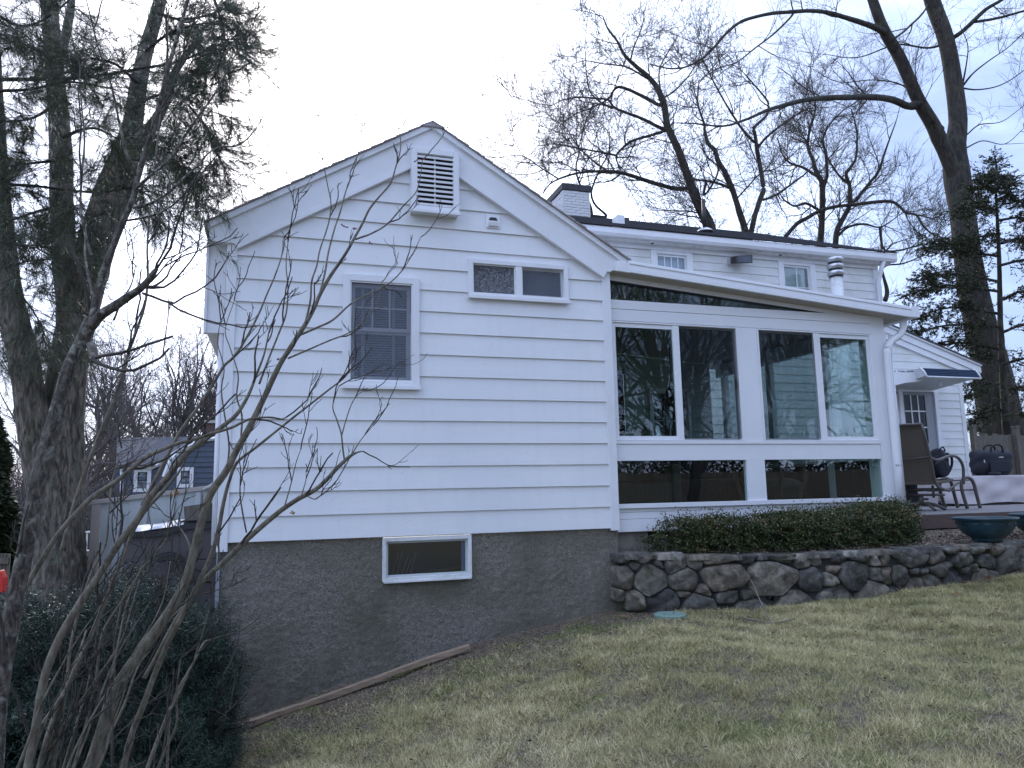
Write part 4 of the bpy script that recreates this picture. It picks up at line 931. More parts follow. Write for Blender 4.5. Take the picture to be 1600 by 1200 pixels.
# glider chair seen from behind
def glider():
    cx, Y0 = 8.566, 8.30
    t = thing('patio_chair', (cx, Y0, 1.2), 'brown mesh patio glider chair seen from behind, at the sunroom corner', 'chair')
    xl, xr_ = cx-0.38, cx+0.26
    # back sling, slightly reclined toward the viewer at the top
    zb, ztp = 1.60, 2.39
    yb = lambda z: Y0+0.05-0.22*(z-1.5)
    back = [(xl, yb(zb), zb), (xl, yb(zb)-.0, zb)]
    m_ = MB(); n = 8; vs = []
    for i in range(n+1):
        z = zb+(ztp-zb)*i/n; inn = 0.0 if i < 5 else 0.02*(i-4)*0.4
        for x in np.linspace(xl+.02, xr_-.02-inn, 6): vs.append((x, yb(z)+0.018*math.cos((x-cx)*4), z))
    vs += [(a, b_+0.006, c_) for a, b_, c_ in vs]; k = (n+1)*6
    fs = [(i*6+j, i*6+j+1, (i+1)*6+j+1, (i+1)*6+j) for i in range(n) for j in range(5)]; fs += [tuple(q+k for q in f[::-1]) for f in fs]
    m_.add(vs, fs).build('backrest', 'sling_fabric', t, True)
    for x, dx in ((xl, 0.0), (xr_, -0.02)):
        MB().tube(catmull([(x+0.05, yb(1.5)+0.25, 1.47), (x+0.0, yb(1.55)+.02, 1.55), (x, yb(1.9), 1.9), (x+dx, yb(ztp)-0.01, ztp)], 4), 0.017, 8).build('back_frame', 'dark_bronze', t, True)
    MB().tube([(xl, yb(ztp)-0.01, ztp), (cx, yb(ztp)-0.015, ztp+0.012), (xr_-0.02, yb(ztp)-0.01, ztp+0.004)], 0.019, 8).build('top_rail', 'dark_bronze', t, True)
    MB().tube([(xl, yb(1.93)-.012, 1.92), (cx, yb(1.93)-.015, 1.925), (xr_, yb(1.93)-.012, 1.945)], 0.013, 8).build('cross_brace', 'dark_bronze', t, True)
    MB().hexa([(xl, Y0+.05, 1.56), (xl, Y0+.05, 1.60), (xl, Y0+.58, 1.60), (xl, Y0+.58, 1.64), (xr_, Y0+.05, 1.56), (xr_, Y0+.05, 1.60), (xr_, Y0+.58, 1.60), (xr_, Y0+.58, 1.64)]).build('seat', 'sling_fabric', t, bev=0.01)
    for x in (xl, xr_):
        arm = [(x, yb(1.93), 1.93), (x+.02, Y0+.12, 1.90), (x+.05, Y0+.42, 1.96), (x+.06, Y0+.64, 1.93), (x+.07, Y0+.74, 1.80), (x+.05, Y0+.74, 1.56)]
        MB().tube(catmull(arm, 5), 0.021, 8).build('armrest', 'dark_bronze', t, True)
        MB().tube(catmull([(x+.0, Y0+.04, 1.56), (x+.02, Y0+.30, 1.49), (x+.04, Y0+.62, 1.58)], 4), 0.015, 8).build('seat_rail', 'dark_bronze', t, True)
    for z in (1.50, 1.42): MB().tube([(xl+.05, Y0+.15, z), (xr_+.05, Y0+.15, z)], 0.016, 8).build('base_rail', 'dark_bronze', t, True)
    for x in (xl+.16, xr_-.10): MB().tube([(x, Y0+.15, 1.55), (x, Y0+.15, 1.38)], 0.018, 8).build('glide_arm', 'dark_bronze', t, True)
    bx = (xl+xr_)/2+0.03
    MB().tube([(bx, Y0+.18, 1.42), (bx, Y0+.18, 1.27)], 0.035, 12).build('pedestal', 'dark_bronze', t, True)
    MB().tube([(bx-.1, Y0+.18, 1.36), (bx+.1, Y0+.18, 1.36)], 0.018, 8).build('pedestal_yoke', 'dark_bronze', t, True)
    for a in (-2.6, -0.55, 0.6, 2.5): MB().tube(catmull([(bx, Y0+.18, 1.30), (bx+.14*math.cos(a), Y0+.18+.14*math.sin(a), 1.29), (bx+.30*math.cos(a), Y0+.18+.30*math.sin(a), 1.215)], 4), [0.022]*9, 8).build('base_foot', 'dark_bronze', t, True)
    MB().box(xl+.0, xl+.16, Y0+.02, Y0+.5, 1.21, 1.56).build('side_skirt', 'dark_fabric', t)
    t.rotation_euler = (0, 0, -rad(72))
glider()
# dark bag and coat on the chair
def lumpy(name, c, r, mat, label, cat, seed, parent=None, pw=2.6, cut=None):
    rg = np.random.default_rng(seed); nu, nv = 28, 18; vs = []
    ph = rg.uniform(0, 6, 4)
    for i in range(nv+1):
        for j in range(nu):
            th = math.pi*i/nv; p = 2*math.pi*j/nu; d = np.array([math.sin(th)*math.cos(p), math.sin(th)*math.sin(p), math.cos(th)])
            q = d/((abs(d[0])**pw+abs(d[1])**pw+abs(d[2])**pw)**(1/pw)); q = q*(1+0.05*math.sin(5*d[0]+ph[0]+3*d[2])+0.04*math.sin(9*d[2]+ph[1]+4*d[1]))
            vs.append((c[0]+q[0]*r[0], c[1]+q[1]*r[1], c[2]+q[2]*r[2]))
    fs = [(i*nu+j, i*nu+(j+1) % nu, (i+1)*nu+(j+1) % nu, (i+1)*nu+j) for i in range(nv) for j in range(nu)]
    o = MB().add(vs, fs).build(name, mat, parent, True)
    if label: tag(o, label, cat)
    return o
k_ = lumpy('backpack', (9.07, 8.34, 1.86), (0.13, 0.12, 0.21), 'dark_fabric', 'small black backpack standing on the seat of the patio chair', 'backpack', 3)
MB().tube(catmull([(8.97, 8.23, 2.03), (9.03, 8.21, 2.09), (9.09, 8.23, 2.03)], 4), 0.011, 6).build('grab_loop', 'dark_fabric', k_, True)
MB().tube(catmull([(9.13, 8.25, 2.0), (9.20, 8.24, 1.95), (9.22, 8.26, 1.84), (9.19, 8.29, 1.74)], 4), 0.018, 6).build('shoulder_strap', 'dark_fabric', k_, True)
lumpy('front_pocket', (8.97, 8.21, 1.79), (0.11, 0.05, 0.12), 'dark_fabric', None, None, 5, k_)
# footstool with arched tube legs
ot = thing('footstool', (9.5, 8.4, 1.2), 'bronze framed footstool with arched tube legs right of the glider chair', 'footstool')
for y_ in (8.25, 8.62):
    MB().tube(catmull([(9.41, y_, 1.215), (9.35, y_, 1.45), (9.355, y_, 1.58), (9.42, y_, 1.645), (9.52, y_, 1.64), (9.58, y_, 1.56), (9.61, y_, 1.40), (9.65, y_, 1.215)], 5), 0.024, 8).build('leg', 'dark_bronze', ot, True)
MB().hexa([(9.38, 8.25, 1.605), (9.38, 8.25, 1.62), (9.38, 8.62, 1.605), (9.38, 8.62, 1.62), (9.56, 8.25, 1.605), (9.56, 8.25, 1.62), (9.56, 8.62, 1.605), (9.56, 8.62, 1.62)]).build('seat', 'sling_fabric', ot)
for y_ in (8.26, 8.61): MB().tube([(8.72, y_, 1.475), (9.60, y_, 1.475)], 0.012, 6).build('stretcher', 'dark_bronze', ot, True)

# long covered box on the deck
def covered():
    t = thing('covered_table', (12.0, 9.5, 1.2), 'long low table under a wrinkled pale grey tarpaulin on the deck', 'covered table')
    x0, x1, y0, y1, z0, z1 = 10.28, 14.2, 9.5, 10.7, 1.235, 1.685
    nx, nz = 90, 16; V_ = []
    for i in range(nx+1):
        u = i/nx; x = x0+(x1-x0)*u
        for j in range(nz+1):
            v = j/nz; z = z0+(z1-z0)*v
            w_ = (1-v)*(0.022*math.sin(x*6.1+v*2)+0.014*math.sin(x*13+1)+0.008*math.sin(x*29))+0.010*math.sin(x*4+z*17)+0.007*math.sin(x*9-z*23)
            V_.append((x-0.10*(1-v)*(1-u)*0.5, y0-0.06*(1-v)-w_*0.9, z+0.012*(1-v)*math.sin(x*5)))
        for j in range(1, 8):
            t_ = j/7; V_.append((x, y0+(y1-y0)*t_, z1+0.006*math.sin(x*7+t_*9)))
    r_ = nz+8; V_ = np.array(V_); i = np.arange(nx)[:, None]; j = np.arange(r_-1)[None]; a = i*r_+j
    F = np.stack([a, a+r_, a+r_+1, a+1], -1).reshape(-1, 4); npmesh('tarpaulin', V_, F, 'pale_tarp', t, True)
    V2 = np.array([(x0-.05*(1-k/10), y, z0+(z1-z0)*k/10) for y in (y0, y1) for k in range(11)]); F2 = np.array([(k, k+1, k+12, k+11) for k in range(10)])
    npmesh('tarpaulin', V2, F2, 'pale_tarp', t, True)
    MB().box(x0+.1, x1, y0+.05, y1, 1.205, 1.26).build('base_frame', 'dark_bronze', t)
covered()
# black travel bag on the cover
bg_ = lumpy('travel_bag', (11.72, 9.72, 1.90), (0.40, 0.16, 0.215), 'dark_fabric', 'large black soft travel bag with looped handles, on the covered table', 'bag', 8, None, 4.0)
for dy in (0.0, 0.14):
    MB().tube(catmull([(11.60, 9.60+dy, 2.08), (11.62, 9.59+dy, 2.17), (11.72, 9.58+dy, 2.21), (11.84, 9.59+dy, 2.18), (11.88, 9.60+dy, 2.08)], 5), 0.016, 8).build('handle', 'dark_fabric', bg_, True)
MB().box(11.50, 11.93, 9.545, 9.56, 1.75, 1.92).build('front_pocket', 'dark_fabric', bg_, bev=0.006)
MB().box(11.70, 11.80, 9.538, 9.546, 1.985, 2.0).build('logo_plate', 'galvanised', bg_)
MB().box(11.37, 11.378, 9.54, 9.556, 1.9, 1.95).build('zip_pull', 'galvanised', bg_)
tag(lumpy('pouch', (11.56, 9.54, 1.715), (0.13, 0.05, 0.035), 'dark_fabric', None, None, 12), 'small dark pouch slumped in front of the travel bag', 'pouch')

# glazed bowl planters standing on the wall
def bowl(x, y, z, s, label):
    t = thing('bowl_planter', (x, y, z), label, 'planter', 'blue glazed bowl planters on the wall')
    prof = [(0.0, 0.0), (0.185, 0.0), (0.19, 0.02), (0.19, 0.032), (0.235, 0.055), (0.30, 0.10), (0.345, 0.16), (0.368, 0.225), (0.37, 0.235), (0.40, 0.24), (0.41, 0.262), (0.395, 0.27), (0.365, 0.262), (0.35, 0.22), (0.2, 0.16), (0.0, 0.15)]
    MB().lathe((x, y, z), [(a*s, b_*s*1.22) for a, b_ in prof], 40).build('bowl', 'teal_glaze', t, True)
    MB().lathe((x, y, z), [(0.34*s, 0.25*s), (0.0, 0.26*s)], 24).build('soil', 'interior_dark', t, True)
    for k in range(16):
        a = 2*math.pi*k/16
        c_, s_ = math.cos(a), math.sin(a); r0 = 0.362*s; zz = z+0.245*s
        T_ = np.array([-s_, c_, 0]); O = np.array([c_, s_, 0]); 
        P = [np.array([x, y, 0])+O*(r0+o*s)+T_*u*s+np.array([0, 0, zz+v*s]) for u in (-.035, .035) for o in (-0.02, 0.006) for v in (-.010, .010)]
        # key pattern block
        MB().hexa(P).build('relief_block', 'teal_glaze', t)
b0 = on_wall(1546, 851, -0.08)
ZB = float(np.interp(b0[0], TX, TZ))+0.012
bowl(b0[0], b0[1]+0.02, ZB, 0.74, 'teal blue glazed bowl planter on the stone wall, wholly in view')
b1 = at(1634, 850, Y=b0[1]+0.10); bowl(b1[0], b0[1]+0.12, ZB+0.01, 0.74, 'second teal bowl planter cut off by the right edge of the picture')

# weathered plank fence behind the deck
fn = thing('plank_fence', (15.6, 13.2, 0.8), 'weathered grey plank fence with posts behind the travel bag', 'fence')
YF2 = 13.2
for k in range(15):
    q = at(1510+4+k*0, 700, Y=YF2); x = q[0]+0.16+k*0.155; gap = 0.03
    MB().box(x, x+0.148, YF2, YF2+0.022, 0.6, at(1553, 679, Y=YF2)[2]+random.uniform(-.03, .03)-(0.02 if k == 0 else 0)).build('plank', 'weathered_wood', fn)
for x, zt_ in ((at(1516, 672, Y=YF2)[0], at(1516, 668, Y=YF2-.1)[2]), (at(1583, 672, Y=YF2)[0], at(1583, 668, Y=YF2-.1)[2])):
    MB().box(x-.055, x+.055, YF2-.12, YF2-.01, 0.6, zt_).build('post', 'weathered_wood', fn, bev=0.008)
    MB().box(x-.07, x+.07, YF2-.13, YF2+.0, zt_, zt_+.04).build('post_cap', 'weathered_wood', fn, bev=0.006)
q = at(1530, 702, Y=YF2-.05); MB().box(q[0]-.16, q[0]+.1, YF2-.05, YF2-.01, q[2]-.05, q[2]+.04).build('rail', 'weathered_wood', fn)
MB().box(at(1516, 672, Y=YF2)[0]+.1, at(1516, 672, Y=YF2)[0]+2.4, YF2+.023, YF2+.06, 2.0, 2.09).build('rail', 'weathered_wood', fn)

# ------------------------------------------------------------------ small things on the lawn
gr = lambda x, y: float(gz(x, y))
def ground_pt(x, y, lift=0.0):
    z = 0.3
    for _ in range(12): P = at(x, y, Z=z+lift); z = gr(P[0], P[1])
    return at(x, y, Z=z+lift)
tb0, tb1 = at(362, 1139, Y=6.30), at(733, 1014, Y=6.36)
tb0[2] = gr(tb0[0], tb0[1])+.03; tb1[2] = gr(tb1[0], tb1[1])+.06
m_ = MB(); d = (tb1-tb0)/np.linalg.norm(tb1-tb0); sd_ = np.array([0, 1.0, 0]); up_ = np.cross(sd_, d)*-1; vs = []
for k in range(13):
    c_ = tb0+(tb1-tb0)*k/12; w_ = 0.026+.003*math.sin(k*2.1); h2 = 0.021+.003*math.sin(k*1.3+1)
    off = up_*0.006*math.sin(k*0.9)
    for a, b_ in ((-1, -1), (1, -1), (1, .8), (.7, 1), (-.8, 1), (-1, .7)): vs.append(c_+off+sd_*a*w_+up_*b_*h2)
fs = [(i*6+j, i*6+(j+1) % 6, (i+1)*6+(j+1) % 6, (i+1)*6+j) for i in range(12) for j in range(6)]+[tuple(range(5, -1, -1)), tuple(range(72, 78))]
tag(m_.add(vs, fs).build('timber', 'timber_wood'), 'long weathered timber lying on the soil along the foundation', 'timber')
c_ = tb0-d*0.03; tag(MB().box(c_[0]-.07, c_[0]+.03, c_[1]-.03, c_[1]+.03, c_[2]-.04, c_[2]+.025).build('end_block', 'black_cap', None, bev=0.006), 'dark block against the lower end of the timber', 'block')
vp = ground_pt(1047, 962, 0.02)
vl = thing('valve_lid', (vp[0], vp[1], vp[2]), 'round pale green plastic utility lid in the turf before the stone wall', 'lid')
MB().lathe(vp, [(0.145, -0.05), (0.145, 0.012), (0.138, 0.018), (0.0, 0.018)], 32).build('rim', 'valve_green', vl)
for a, b_ in ((-.05, .01), (.03, -.02), (.05, .03)): MB().lathe(vp+np.array([a, b_, .0182]), [(0.012, 0), (0.0, 0.002)], 8).build('screw_boss', 'interior_dark', vl)
def gpts(L): return [ground_pt(x, y, 0.02) for x, y in L]
s1 = gpts([(1155, 964), (1180, 969), (1205, 973), (1225, 971), (1241, 966)])
sk = MB().tube(catmull(s1, 4), 0.0065, 6).build('fallen_branch', 'stick_wood', None, True); tag(sk, 'forked bare stick fallen on the turf, one end leaning on the stone wall', 'stick')
top_ = on_wall(1173, 905, 0.10)
fk = MB().tube(catmull([s1[2]+np.array([0, 0, .0]), s1[2]*.6+top_*.4+np.array([-.02, 0, .03]), s1[2]*.25+top_*.75+np.array([-.01, 0, .02]), top_], 4), [0.0055]*5+[0.004]*8, 6).build('upright_twig', 'stick_wood', sk, True)
# oak leaves lying about
def oakleaf(p, s, rot, lab, tilt=0.2):
    rg = random.Random(int(p[0]*1000)); pts = []; n = 22
    for k in range(n):
        a = 2*math.pi*k/n; r = s*(0.62+0.38*math.cos(a*5+0.6)*(1 if abs(math.sin(a)) > .2 else .4)); pts.append((1.25*r*math.cos(a), 0.75*r*math.sin(a)))
    vs = [(0, 0, 0.012*s/.05)]+[(x, y, 0.25*y*y/s+abs(x)*.15+rg.uniform(0, .004)) for x, y in pts]
    R = Matrix.Rotation(rot, 3, 'Z') @ Matrix.Rotation(tilt, 3, 'X'); vs = [tuple(R @ Vector(v)+Vector(tuple(p))) for v in vs]
    tag(MB().add(vs, [(0, k+1, (k+1) % n+1) for k in range(n)]).build('oak_leaf', 'dead_leaf'), lab, 'leaf', 'dead oak leaves on the lawn')
oakleaf(ground_pt(1493, 930, .02), .052, .4, 'russet oak leaf lying alone on the lawn near the right of the stone wall', .5)
oakleaf(ground_pt(1542, 903, .05), .050, 1.3, 'upright russet oak leaf against the foot of the stone wall at far right', .9)
oakleaf(ground_pt(1505, 911, .03), .035, 2.2, 'small russet oak leaf at the foot of the stone wall, left of the upright one', .5)
oakleaf(ground_pt(975, 963, .02), .035, .2, 'small orange leaf on bare soil by the corner of the foundation', .3)

# ------------------------------------------------------------------ lawn
def vnoise(X, Y, sc, seed):
    r = np.random.default_rng(seed); G = r.uniform(0, 1, (256, 256)); u, v = X*sc+40, Y*sc+40
    i, j = np.floor(u).astype(int), np.floor(v).astype(int); fu, fv = u-i, v-j; fu = fu*fu*(3-2*fu); fv = fv*fv*(3-2*fv); i %= 255; j %= 255
    return (G[i, j]*(1-fu)+G[i+1, j]*fu)*(1-fv)+(G[i, j+1]*(1-fu)+G[i+1, j+1]*fu)*fv
def fbm(X, Y, sc, seed, o=4):
    return sum(vnoise(X, Y, sc*2**k, seed+k)*.5**k for k in range(o))/sum(.5**k for k in range(o))
def grass():
    rg = np.random.default_rng(77); n = 2100000
    X = rg.uniform(-1.2, 10, n); Y = 1.2+(6.45-1.2)*rg.uniform(0, 1, n)**1.1
    dx = X*CAMF[0]+Y*CAMF[1]; sx = (X*CAMR[0]+Y*CAMR[1])/np.maximum(dx, .1)
    Wy = np.where(X > 3.05, np.interp(X, WX, WY)-0.06, 6.5)
    k0 = (np.abs(sx) < 0.78) & (Y < Wy) & (dx > 1.9); X, Y, Wy, dx = X[k0], Y[k0], Wy[k0], dx[k0]
    big = fbm(X, Y, 1.1, 1); mid = fbm(X, Y, 5.0, 11); fine = fbm(X, Y, 17.0, 21, 3)
    edge = np.where(X > 3.5, np.clip((Wy-Y)/0.22+.45, 0, 1), np.clip((Wy-Y-0.08-.7*(big-.2))/.8, 0, 1)**1.2*np.clip((X+0.5)/1.6+0.2, 0, 1))
    dens = np.clip(edge*(0.62+1.1*(mid-.42)+1.2*(fine-.45)+.2*(big-.4)), 0.012, 1)
    keep = rg.uniform(0, 1, len(X)) < dens
    X, Y, big, mid, fine = [a[keep] for a in (X, Y, big, mid, fine)]; n = len(X)
    Z = gz(X, Y)
    # blades lie in combed tufts: the direction drifts with the clump
    a = fbm(X, Y, 9.0, 31)*12+rg.normal(0, 1.9, n); lean = rg.uniform(0.55, 1.5, n); L_ = rg.uniform(.022, .075, n)*(0.55+0.9*mid); w_ = rg.uniform(.0006, .0013, n)*(0.75+0.14*Y)
    Dd = np.stack([np.cos(a)*np.sin(lean), np.sin(a)*np.sin(lean), np.cos(lean)*.75+.06], 1); Sd = np.stack([-np.sin(a), np.cos(a), 0*a], 1)
    B0 = np.stack([X, Y, Z-0.003], 1); tip = B0+Dd*L_[:, None]+Sd*(rg.normal(0, .18, n)*L_)[:, None]
    v = np.stack([B0-Sd*w_[:, None], B0+Sd*w_[:, None], tip], 1).reshape(-1, 3)
    g = fbm(X, Y, .75, 41); tone = np.clip(rg.uniform(0.05, .95, n)*(0.45+0.75*fine)+0.55*(g-.5)+.25*(mid-.5), 0, 1)
    o = npmesh('grass', v, np.arange(len(v)).reshape(-1, 3), 'grass_blades', tone=np.repeat(tone, 3)); tag(o, 'short winter-tan lawn grass with green patches', 'grass', kind='stuff'); print('blades', n)
    # tiny crumbs of soil, twigs and leaf litter near the foundation
    m3 = 2600; X = rg.uniform(-.3, 8, m3); Y = rg.uniform(2, 6.2, m3); ok = ~((X > 3.05) & (Y > np.interp(X, WX, WY)-.05)); X, Y = X[ok], Y[ok]; m3 = len(X); Dd = rdir(rg, m3); Dd[:, 2] *= .2; v, f = quads_at(np.stack([X, Y, gz(X, Y)+rg.uniform(.012, .03, m3)], 1), Dd, perp(Dd, rg), rg.uniform(.012, .05, m3), rg.uniform(.002, .014, m3))
    tag(npmesh('lawn_litter', v, f, 'mulch_bits', tone=np.repeat(rg.uniform(0, 1, m3), 4)), 'scraps of dead leaf and twig scattered over the lawn', kind='stuff')
    m2 = 16000; X = rg.uniform(-0.6, 4.2, m2); Y = 6.55-np.abs(rg.normal(0, .7, m2)); ok = Y > 4; X, Y = X[ok], Y[ok]; ok = ~((X > 3.05) & (Y > np.interp(X, WX, WY)-.05)); X, Y = X[ok], Y[ok]; m2 = len(X)
    Dd = rdir(rg, m2); Dd[:, 2] *= .3; v, f = quads_at(np.stack([X, Y, gz(X, Y)+rg.uniform(0, .012, m2)], 1), Dd, perp(Dd, rg), rg.uniform(.006, .03, m2), rg.uniform(.004, .010, m2))
    tag(npmesh('leaf_litter', v, f, 'mulch_bits', tone=np.repeat(rg.uniform(0, .97, m2), 4)), 'crumbled soil and leaf litter along the foundation', kind='stuff')
grass()

# ------------------------------------------------------------------ left side yard
YL = 8.5
lf = thing('lean_to_screen', (-1.2, 8.5, 0.0), 'pale corrugated screen wall with sloping tan cap left of the wing', 'screen wall')
p0, p1 = at(150, 788, Y=YL), at(338, 764, Y=YL)
ztop = lambda x: p0[2]+(p1[2]-p0[2])*(x-p0[0])/(p1[0]-p0[0])
n_ = 9; xs = np.linspace(p0[0]+.05, p1[0]+.05, n_+1)
for k in range(n_):
    a, b_ = xs[k], xs[k+1]
    if k % 2: MB().hexa([(a, YL-.03, -.3), (a, YL-.03, ztop(a)), (a, YL+.02, -.3), (a, YL+.02, ztop(a)), (a+.055, YL-.03, -.3), (a+.055, YL-.03, ztop(a+.055)), (a+.055, YL+.02, -.3), (a+.055, YL+.02, ztop(a+.055))]).build('rib', 'pale_corrugated', lf, bev=0.008)
    MB().hexa([(a+.001, YL, -.3), (a+.001, YL, ztop(a)), (a+.001, YL+.018, -.3), (a+.001, YL+.018, ztop(a)), (b_-.001, YL, -.3), (b_-.001, YL, ztop(b_)), (b_-.001, YL+.018, -.3), (b_-.001, YL+.018, ztop(b_))]).build('panel', 'pale_corrugated', lf)
MB().hexa([(p0[0]-.06, YL-.05, ztop(p0[0]-.06)), (p0[0]-.06, YL-.05, ztop(p0[0]-.06)+.045), (p0[0]-.06, YL+.05, ztop(p0[0]-.06)), (p0[0]-.06, YL+.05, ztop(p0[0]-.06)+.045), (p1[0]+.1, YL-.05, ztop(p1[0]+.1)), (p1[0]+.1, YL-.05, ztop(p1[0]+.1)+.045), (p1[0]+.1, YL+.05, ztop(p1[0]+.1)), (p1[0]+.1, YL+.05, ztop(p1[0]+.1)+.045)]).build('cap_rail', 'tan_cap', lf, bev=0.004)
MB().box(p0[0]-.03, p0[0]+.045, YL-.04, YL+.04, -.3, ztop(p0[0])).build('post', 'tan_cap', lf, bev=0.004)
# snow-white scrap on the rail end
MB().hexa([tuple(at(x, y, Y=yy)) for x, y, yy in ((316, 766, 8.4), (318, 762, 8.4), (316, 768, 8.6), (318, 764, 8.6), (334, 758, 8.4), (334, 753, 8.4), (334, 760, 8.6), (334, 755, 8.6))]).build('flashing', 'galvanised', lf)
# plastic shed
sh = thing('storage_shed', (-0.9, 7.6, -0.3), 'dark brown plastic storage shed with black lid and white sheet, beside the wing', 'shed')
YB = 7.6
q0, q1 = at(190, 838, Y=YB), at(341, 816, Y=YB)
zl = lambda x: q0[2]+(q1[2]-q0[2])*(x-q0[0])/(q1[0]-q0[0])
rowz = [-.3, .05, .38, .71, 1.02]
for a, b_ in zip(rowz[:-1], rowz[1:]): MB().box(q0[0]+.02, -0.47, YB, YB+.03, a+.004, b_-.004).build('wall_panel', 'brown_plastic', sh, bev=0.004)
MB().prism([(q0[0]+.02, 1.024), (-0.47, 1.024), (-0.47, zl(-.47)-.02), (q0[0]+.02, zl(q0[0]+.02)-.02)], YB, YB+.03).build('wall_panel', 'brown_plastic', sh, bev=0.004)
MB().box(q0[0]+.02, q0[0]+.05, YB+.031, YB+.75, -.3, 1.2).build('side_panel', 'brown_plastic', sh)
xm = at(287, 822, Y=YB)[0]
lid = MB(); N2 = 14; vs = []
for k in range(N2+1):
    x = q0[0]-.02+(-0.455-(q0[0]-.02))*k/N2; z = zl(x)+0.012*math.sin(k*.9)
    for y_, dz in ((YB-.035, -.035), (YB-.04, .015), (YB+.72, .03), (YB+.72, -.02)): vs.append((x, y_, z+dz))
fs = [(i*4+j, i*4+(j+1) % 4, (i+1)*4+(j+1) % 4, (i+1)*4+j) for i in range(N2) for j in range(4)]+[(3, 2, 1, 0), tuple(N2*4+j for j in range(4))]
lid.add(vs, fs).build('lid', 'black_cap', sh)
vs = []; 
for k in range(N2+1):
    x = q0[0]+.03+(xm-q0[0]-.03)*k/N2; z = zl(x)+.018
    for y_, dz in ((YB-.035, .004), (YB-.033, .012+.012*math.sin(k*1.1)), (YB+.35, .045+.01*math.sin(k*.7)), (YB+.70, .04)): vs.append((x, y_, z+dz))
fs = [(i*4+j, i*4+j+1, (i+1)*4+j+1, (i+1)*4+j) for i in range(N2) for j in range(3)]
MB().add(vs, fs).build('sheet', 'snow_white', sh, True)
# rag and concrete block on the lid
tag(lumpy('dark_cloth', at(316, 815, Y=YB+.15), (.19, .12, .035), 'dark_fabric', None, None, 31), 'crumpled black cloth on the shed lid under the planter box', 'cloth')
bx_ = at(309, 800, Y=YB+.12)
t = thing('planter_box', (bx_[0], YB+.12, bx_[2]-.09), 'small square wooden planter box standing on the shed lid', 'planter box')
for a in (0, 1): MB().hexa([(bx_[0]-.10, YB+.02+a*.17, bx_[2]-.075), (bx_[0]-.115, YB+.02+a*.17, bx_[2]+.055), (bx_[0]-.10, YB+.045+a*.17, bx_[2]-.075), (bx_[0]-.115, YB+.045+a*.17, bx_[2]+.055), (bx_[0]-.0+.02, YB+.02+a*.17, bx_[2]-.075), (bx_[0]+.03, YB+.02+a*.17, bx_[2]+.075), (bx_[0]+.02, YB+.045+a*.17, bx_[2]-.075), (bx_[0]+.03, YB+.045+a*.17, bx_[2]+.075)]).build('side', 'weathered_wood', t)
MB().box(bx_[0]+.031, bx_[0]+.16, YB+.02, YB+.215, bx_[2]-.09, bx_[2]+.08).build('side', 'interior_dark', t)
# iron trellis leaning on the shed
tr = thing('iron_trellis', (-0.9, 7.54, 0.2), 'black wrought iron arched trellis against the brown shed', 'trellis')
yt = 7.54; A = lambda x, y: at(x, y, Y=yt)
bars = [[(192, 897), (210, 893), (225, 885), (240, 875), (262, 867), (280, 872), (296, 884), (310, 892), (330, 895)], [(232, 880), (246, 868), (262, 863), (278, 866), (290, 878), (296, 900), (296, 1000)], [(192, 888), (193, 910), (194, 1000)], [(262, 864), (262, 1000)], [(225, 884), (226, 1000)], [(284, 872), (288, 900), (290, 1000)],
        [(240, 872), (236, 880), (240, 884)], [(244, 870), (250, 878), (254, 873)], [(274, 866), (272, 876), (278, 877)], [(284, 872), (279, 880), (284, 884)], [(200, 900), (330, 910)], [(194, 960), (296, 960)]]
for b_ in bars: MB().tube(catmull([A(x, y) for x, y in b_], 4), 0.0075, 6).build('bar', 'black_metal', tr, True)
# lattice, white deck chair, stray items
la_ = thing('lattice_rail', (-2.2, 10.5, 0.3), 'brown garden lattice with top rail between trunk and screen wall', 'lattice')
ya = 10.5
for k in range(9):
    x = 114+k*4.6
    for s in (-1, 1):
        a, b_ = (at(x, 868, Y=ya), at(x+s*22, 914, Y=ya-.0+.012*s)); MB().tube([a, b_], 0.008, 4).build('lath', 'weathered_wood', la_)
q, r2 = at(108, 866, Y=ya), at(150, 864, Y=ya); MB().box(q[0], r2[0], ya-.03, ya+.03, q[2]-.03, q[2]+.03).build('rail', 'weathered_wood', la_)
wc = thing('white_chair', (-2.3, 11.2, 0.8), 'white plastic garden chair behind the lattice rail', 'chair'); yc = 11.2
for x in (128, 132, 136): MB().hexa([tuple(at(xx, yy, Y=y3)) for xx, yy, y3 in ((x-3, 864, yc), (x-1, 833, yc), (x-3, 864, yc+.02), (x-1, 833, yc+.02), (x-.3, 864, yc), (x+1.7, 833, yc), (x-.3, 864, yc+.02), (x+1.7, 833, yc+.02))]).build('back_slat', 'white_plastic', wc)
for L_ in ([(124, 864), (127, 833)], [(142, 864), (144, 836)], [(127, 833), (140, 831)], [(124, 862), (144, 860)], [(141, 845), (146, 846), (146, 864)]): MB().tube([at(x, y, Y=yc) for x, y in L_], 0.016, 6).build('frame', 'white_plastic', wc)
tag(lumpy('snow_patch', at(138, 905, Y=10.2), (.12, .15, .06), 'snow_white', None, None, 41), 'lump of old snow behind the lattice', 'snow')
tag(lumpy('blue_cushion', at(125, 904, Y=9.6), (.12, .10, .05), 'bluish_snowmat', None, None, 43), 'pale blue cushion lying behind the bush', 'cushion')
sc = thing('slatted_bench', (-2.4, 9.0, 0.7), 'white slatted bench top half hidden behind the bush at left', 'bench')
for k in range(6): MB().hexa([tuple(at(xx, yy, Y=y3)) for xx, yy, y3 in ((36+k*5, 936, 8.8), (36+k*5, 934, 8.8), (44+k*4.6, 920, 9.3), (44+k*4.6, 918, 9.3), (39.5+k*5, 936, 8.8), (39.5+k*5, 934, 8.8), (47.3+k*4.6, 920, 9.3), (47.3+k*4.6, 918, 9.3))]).build('slat', 'white_plastic', sc)
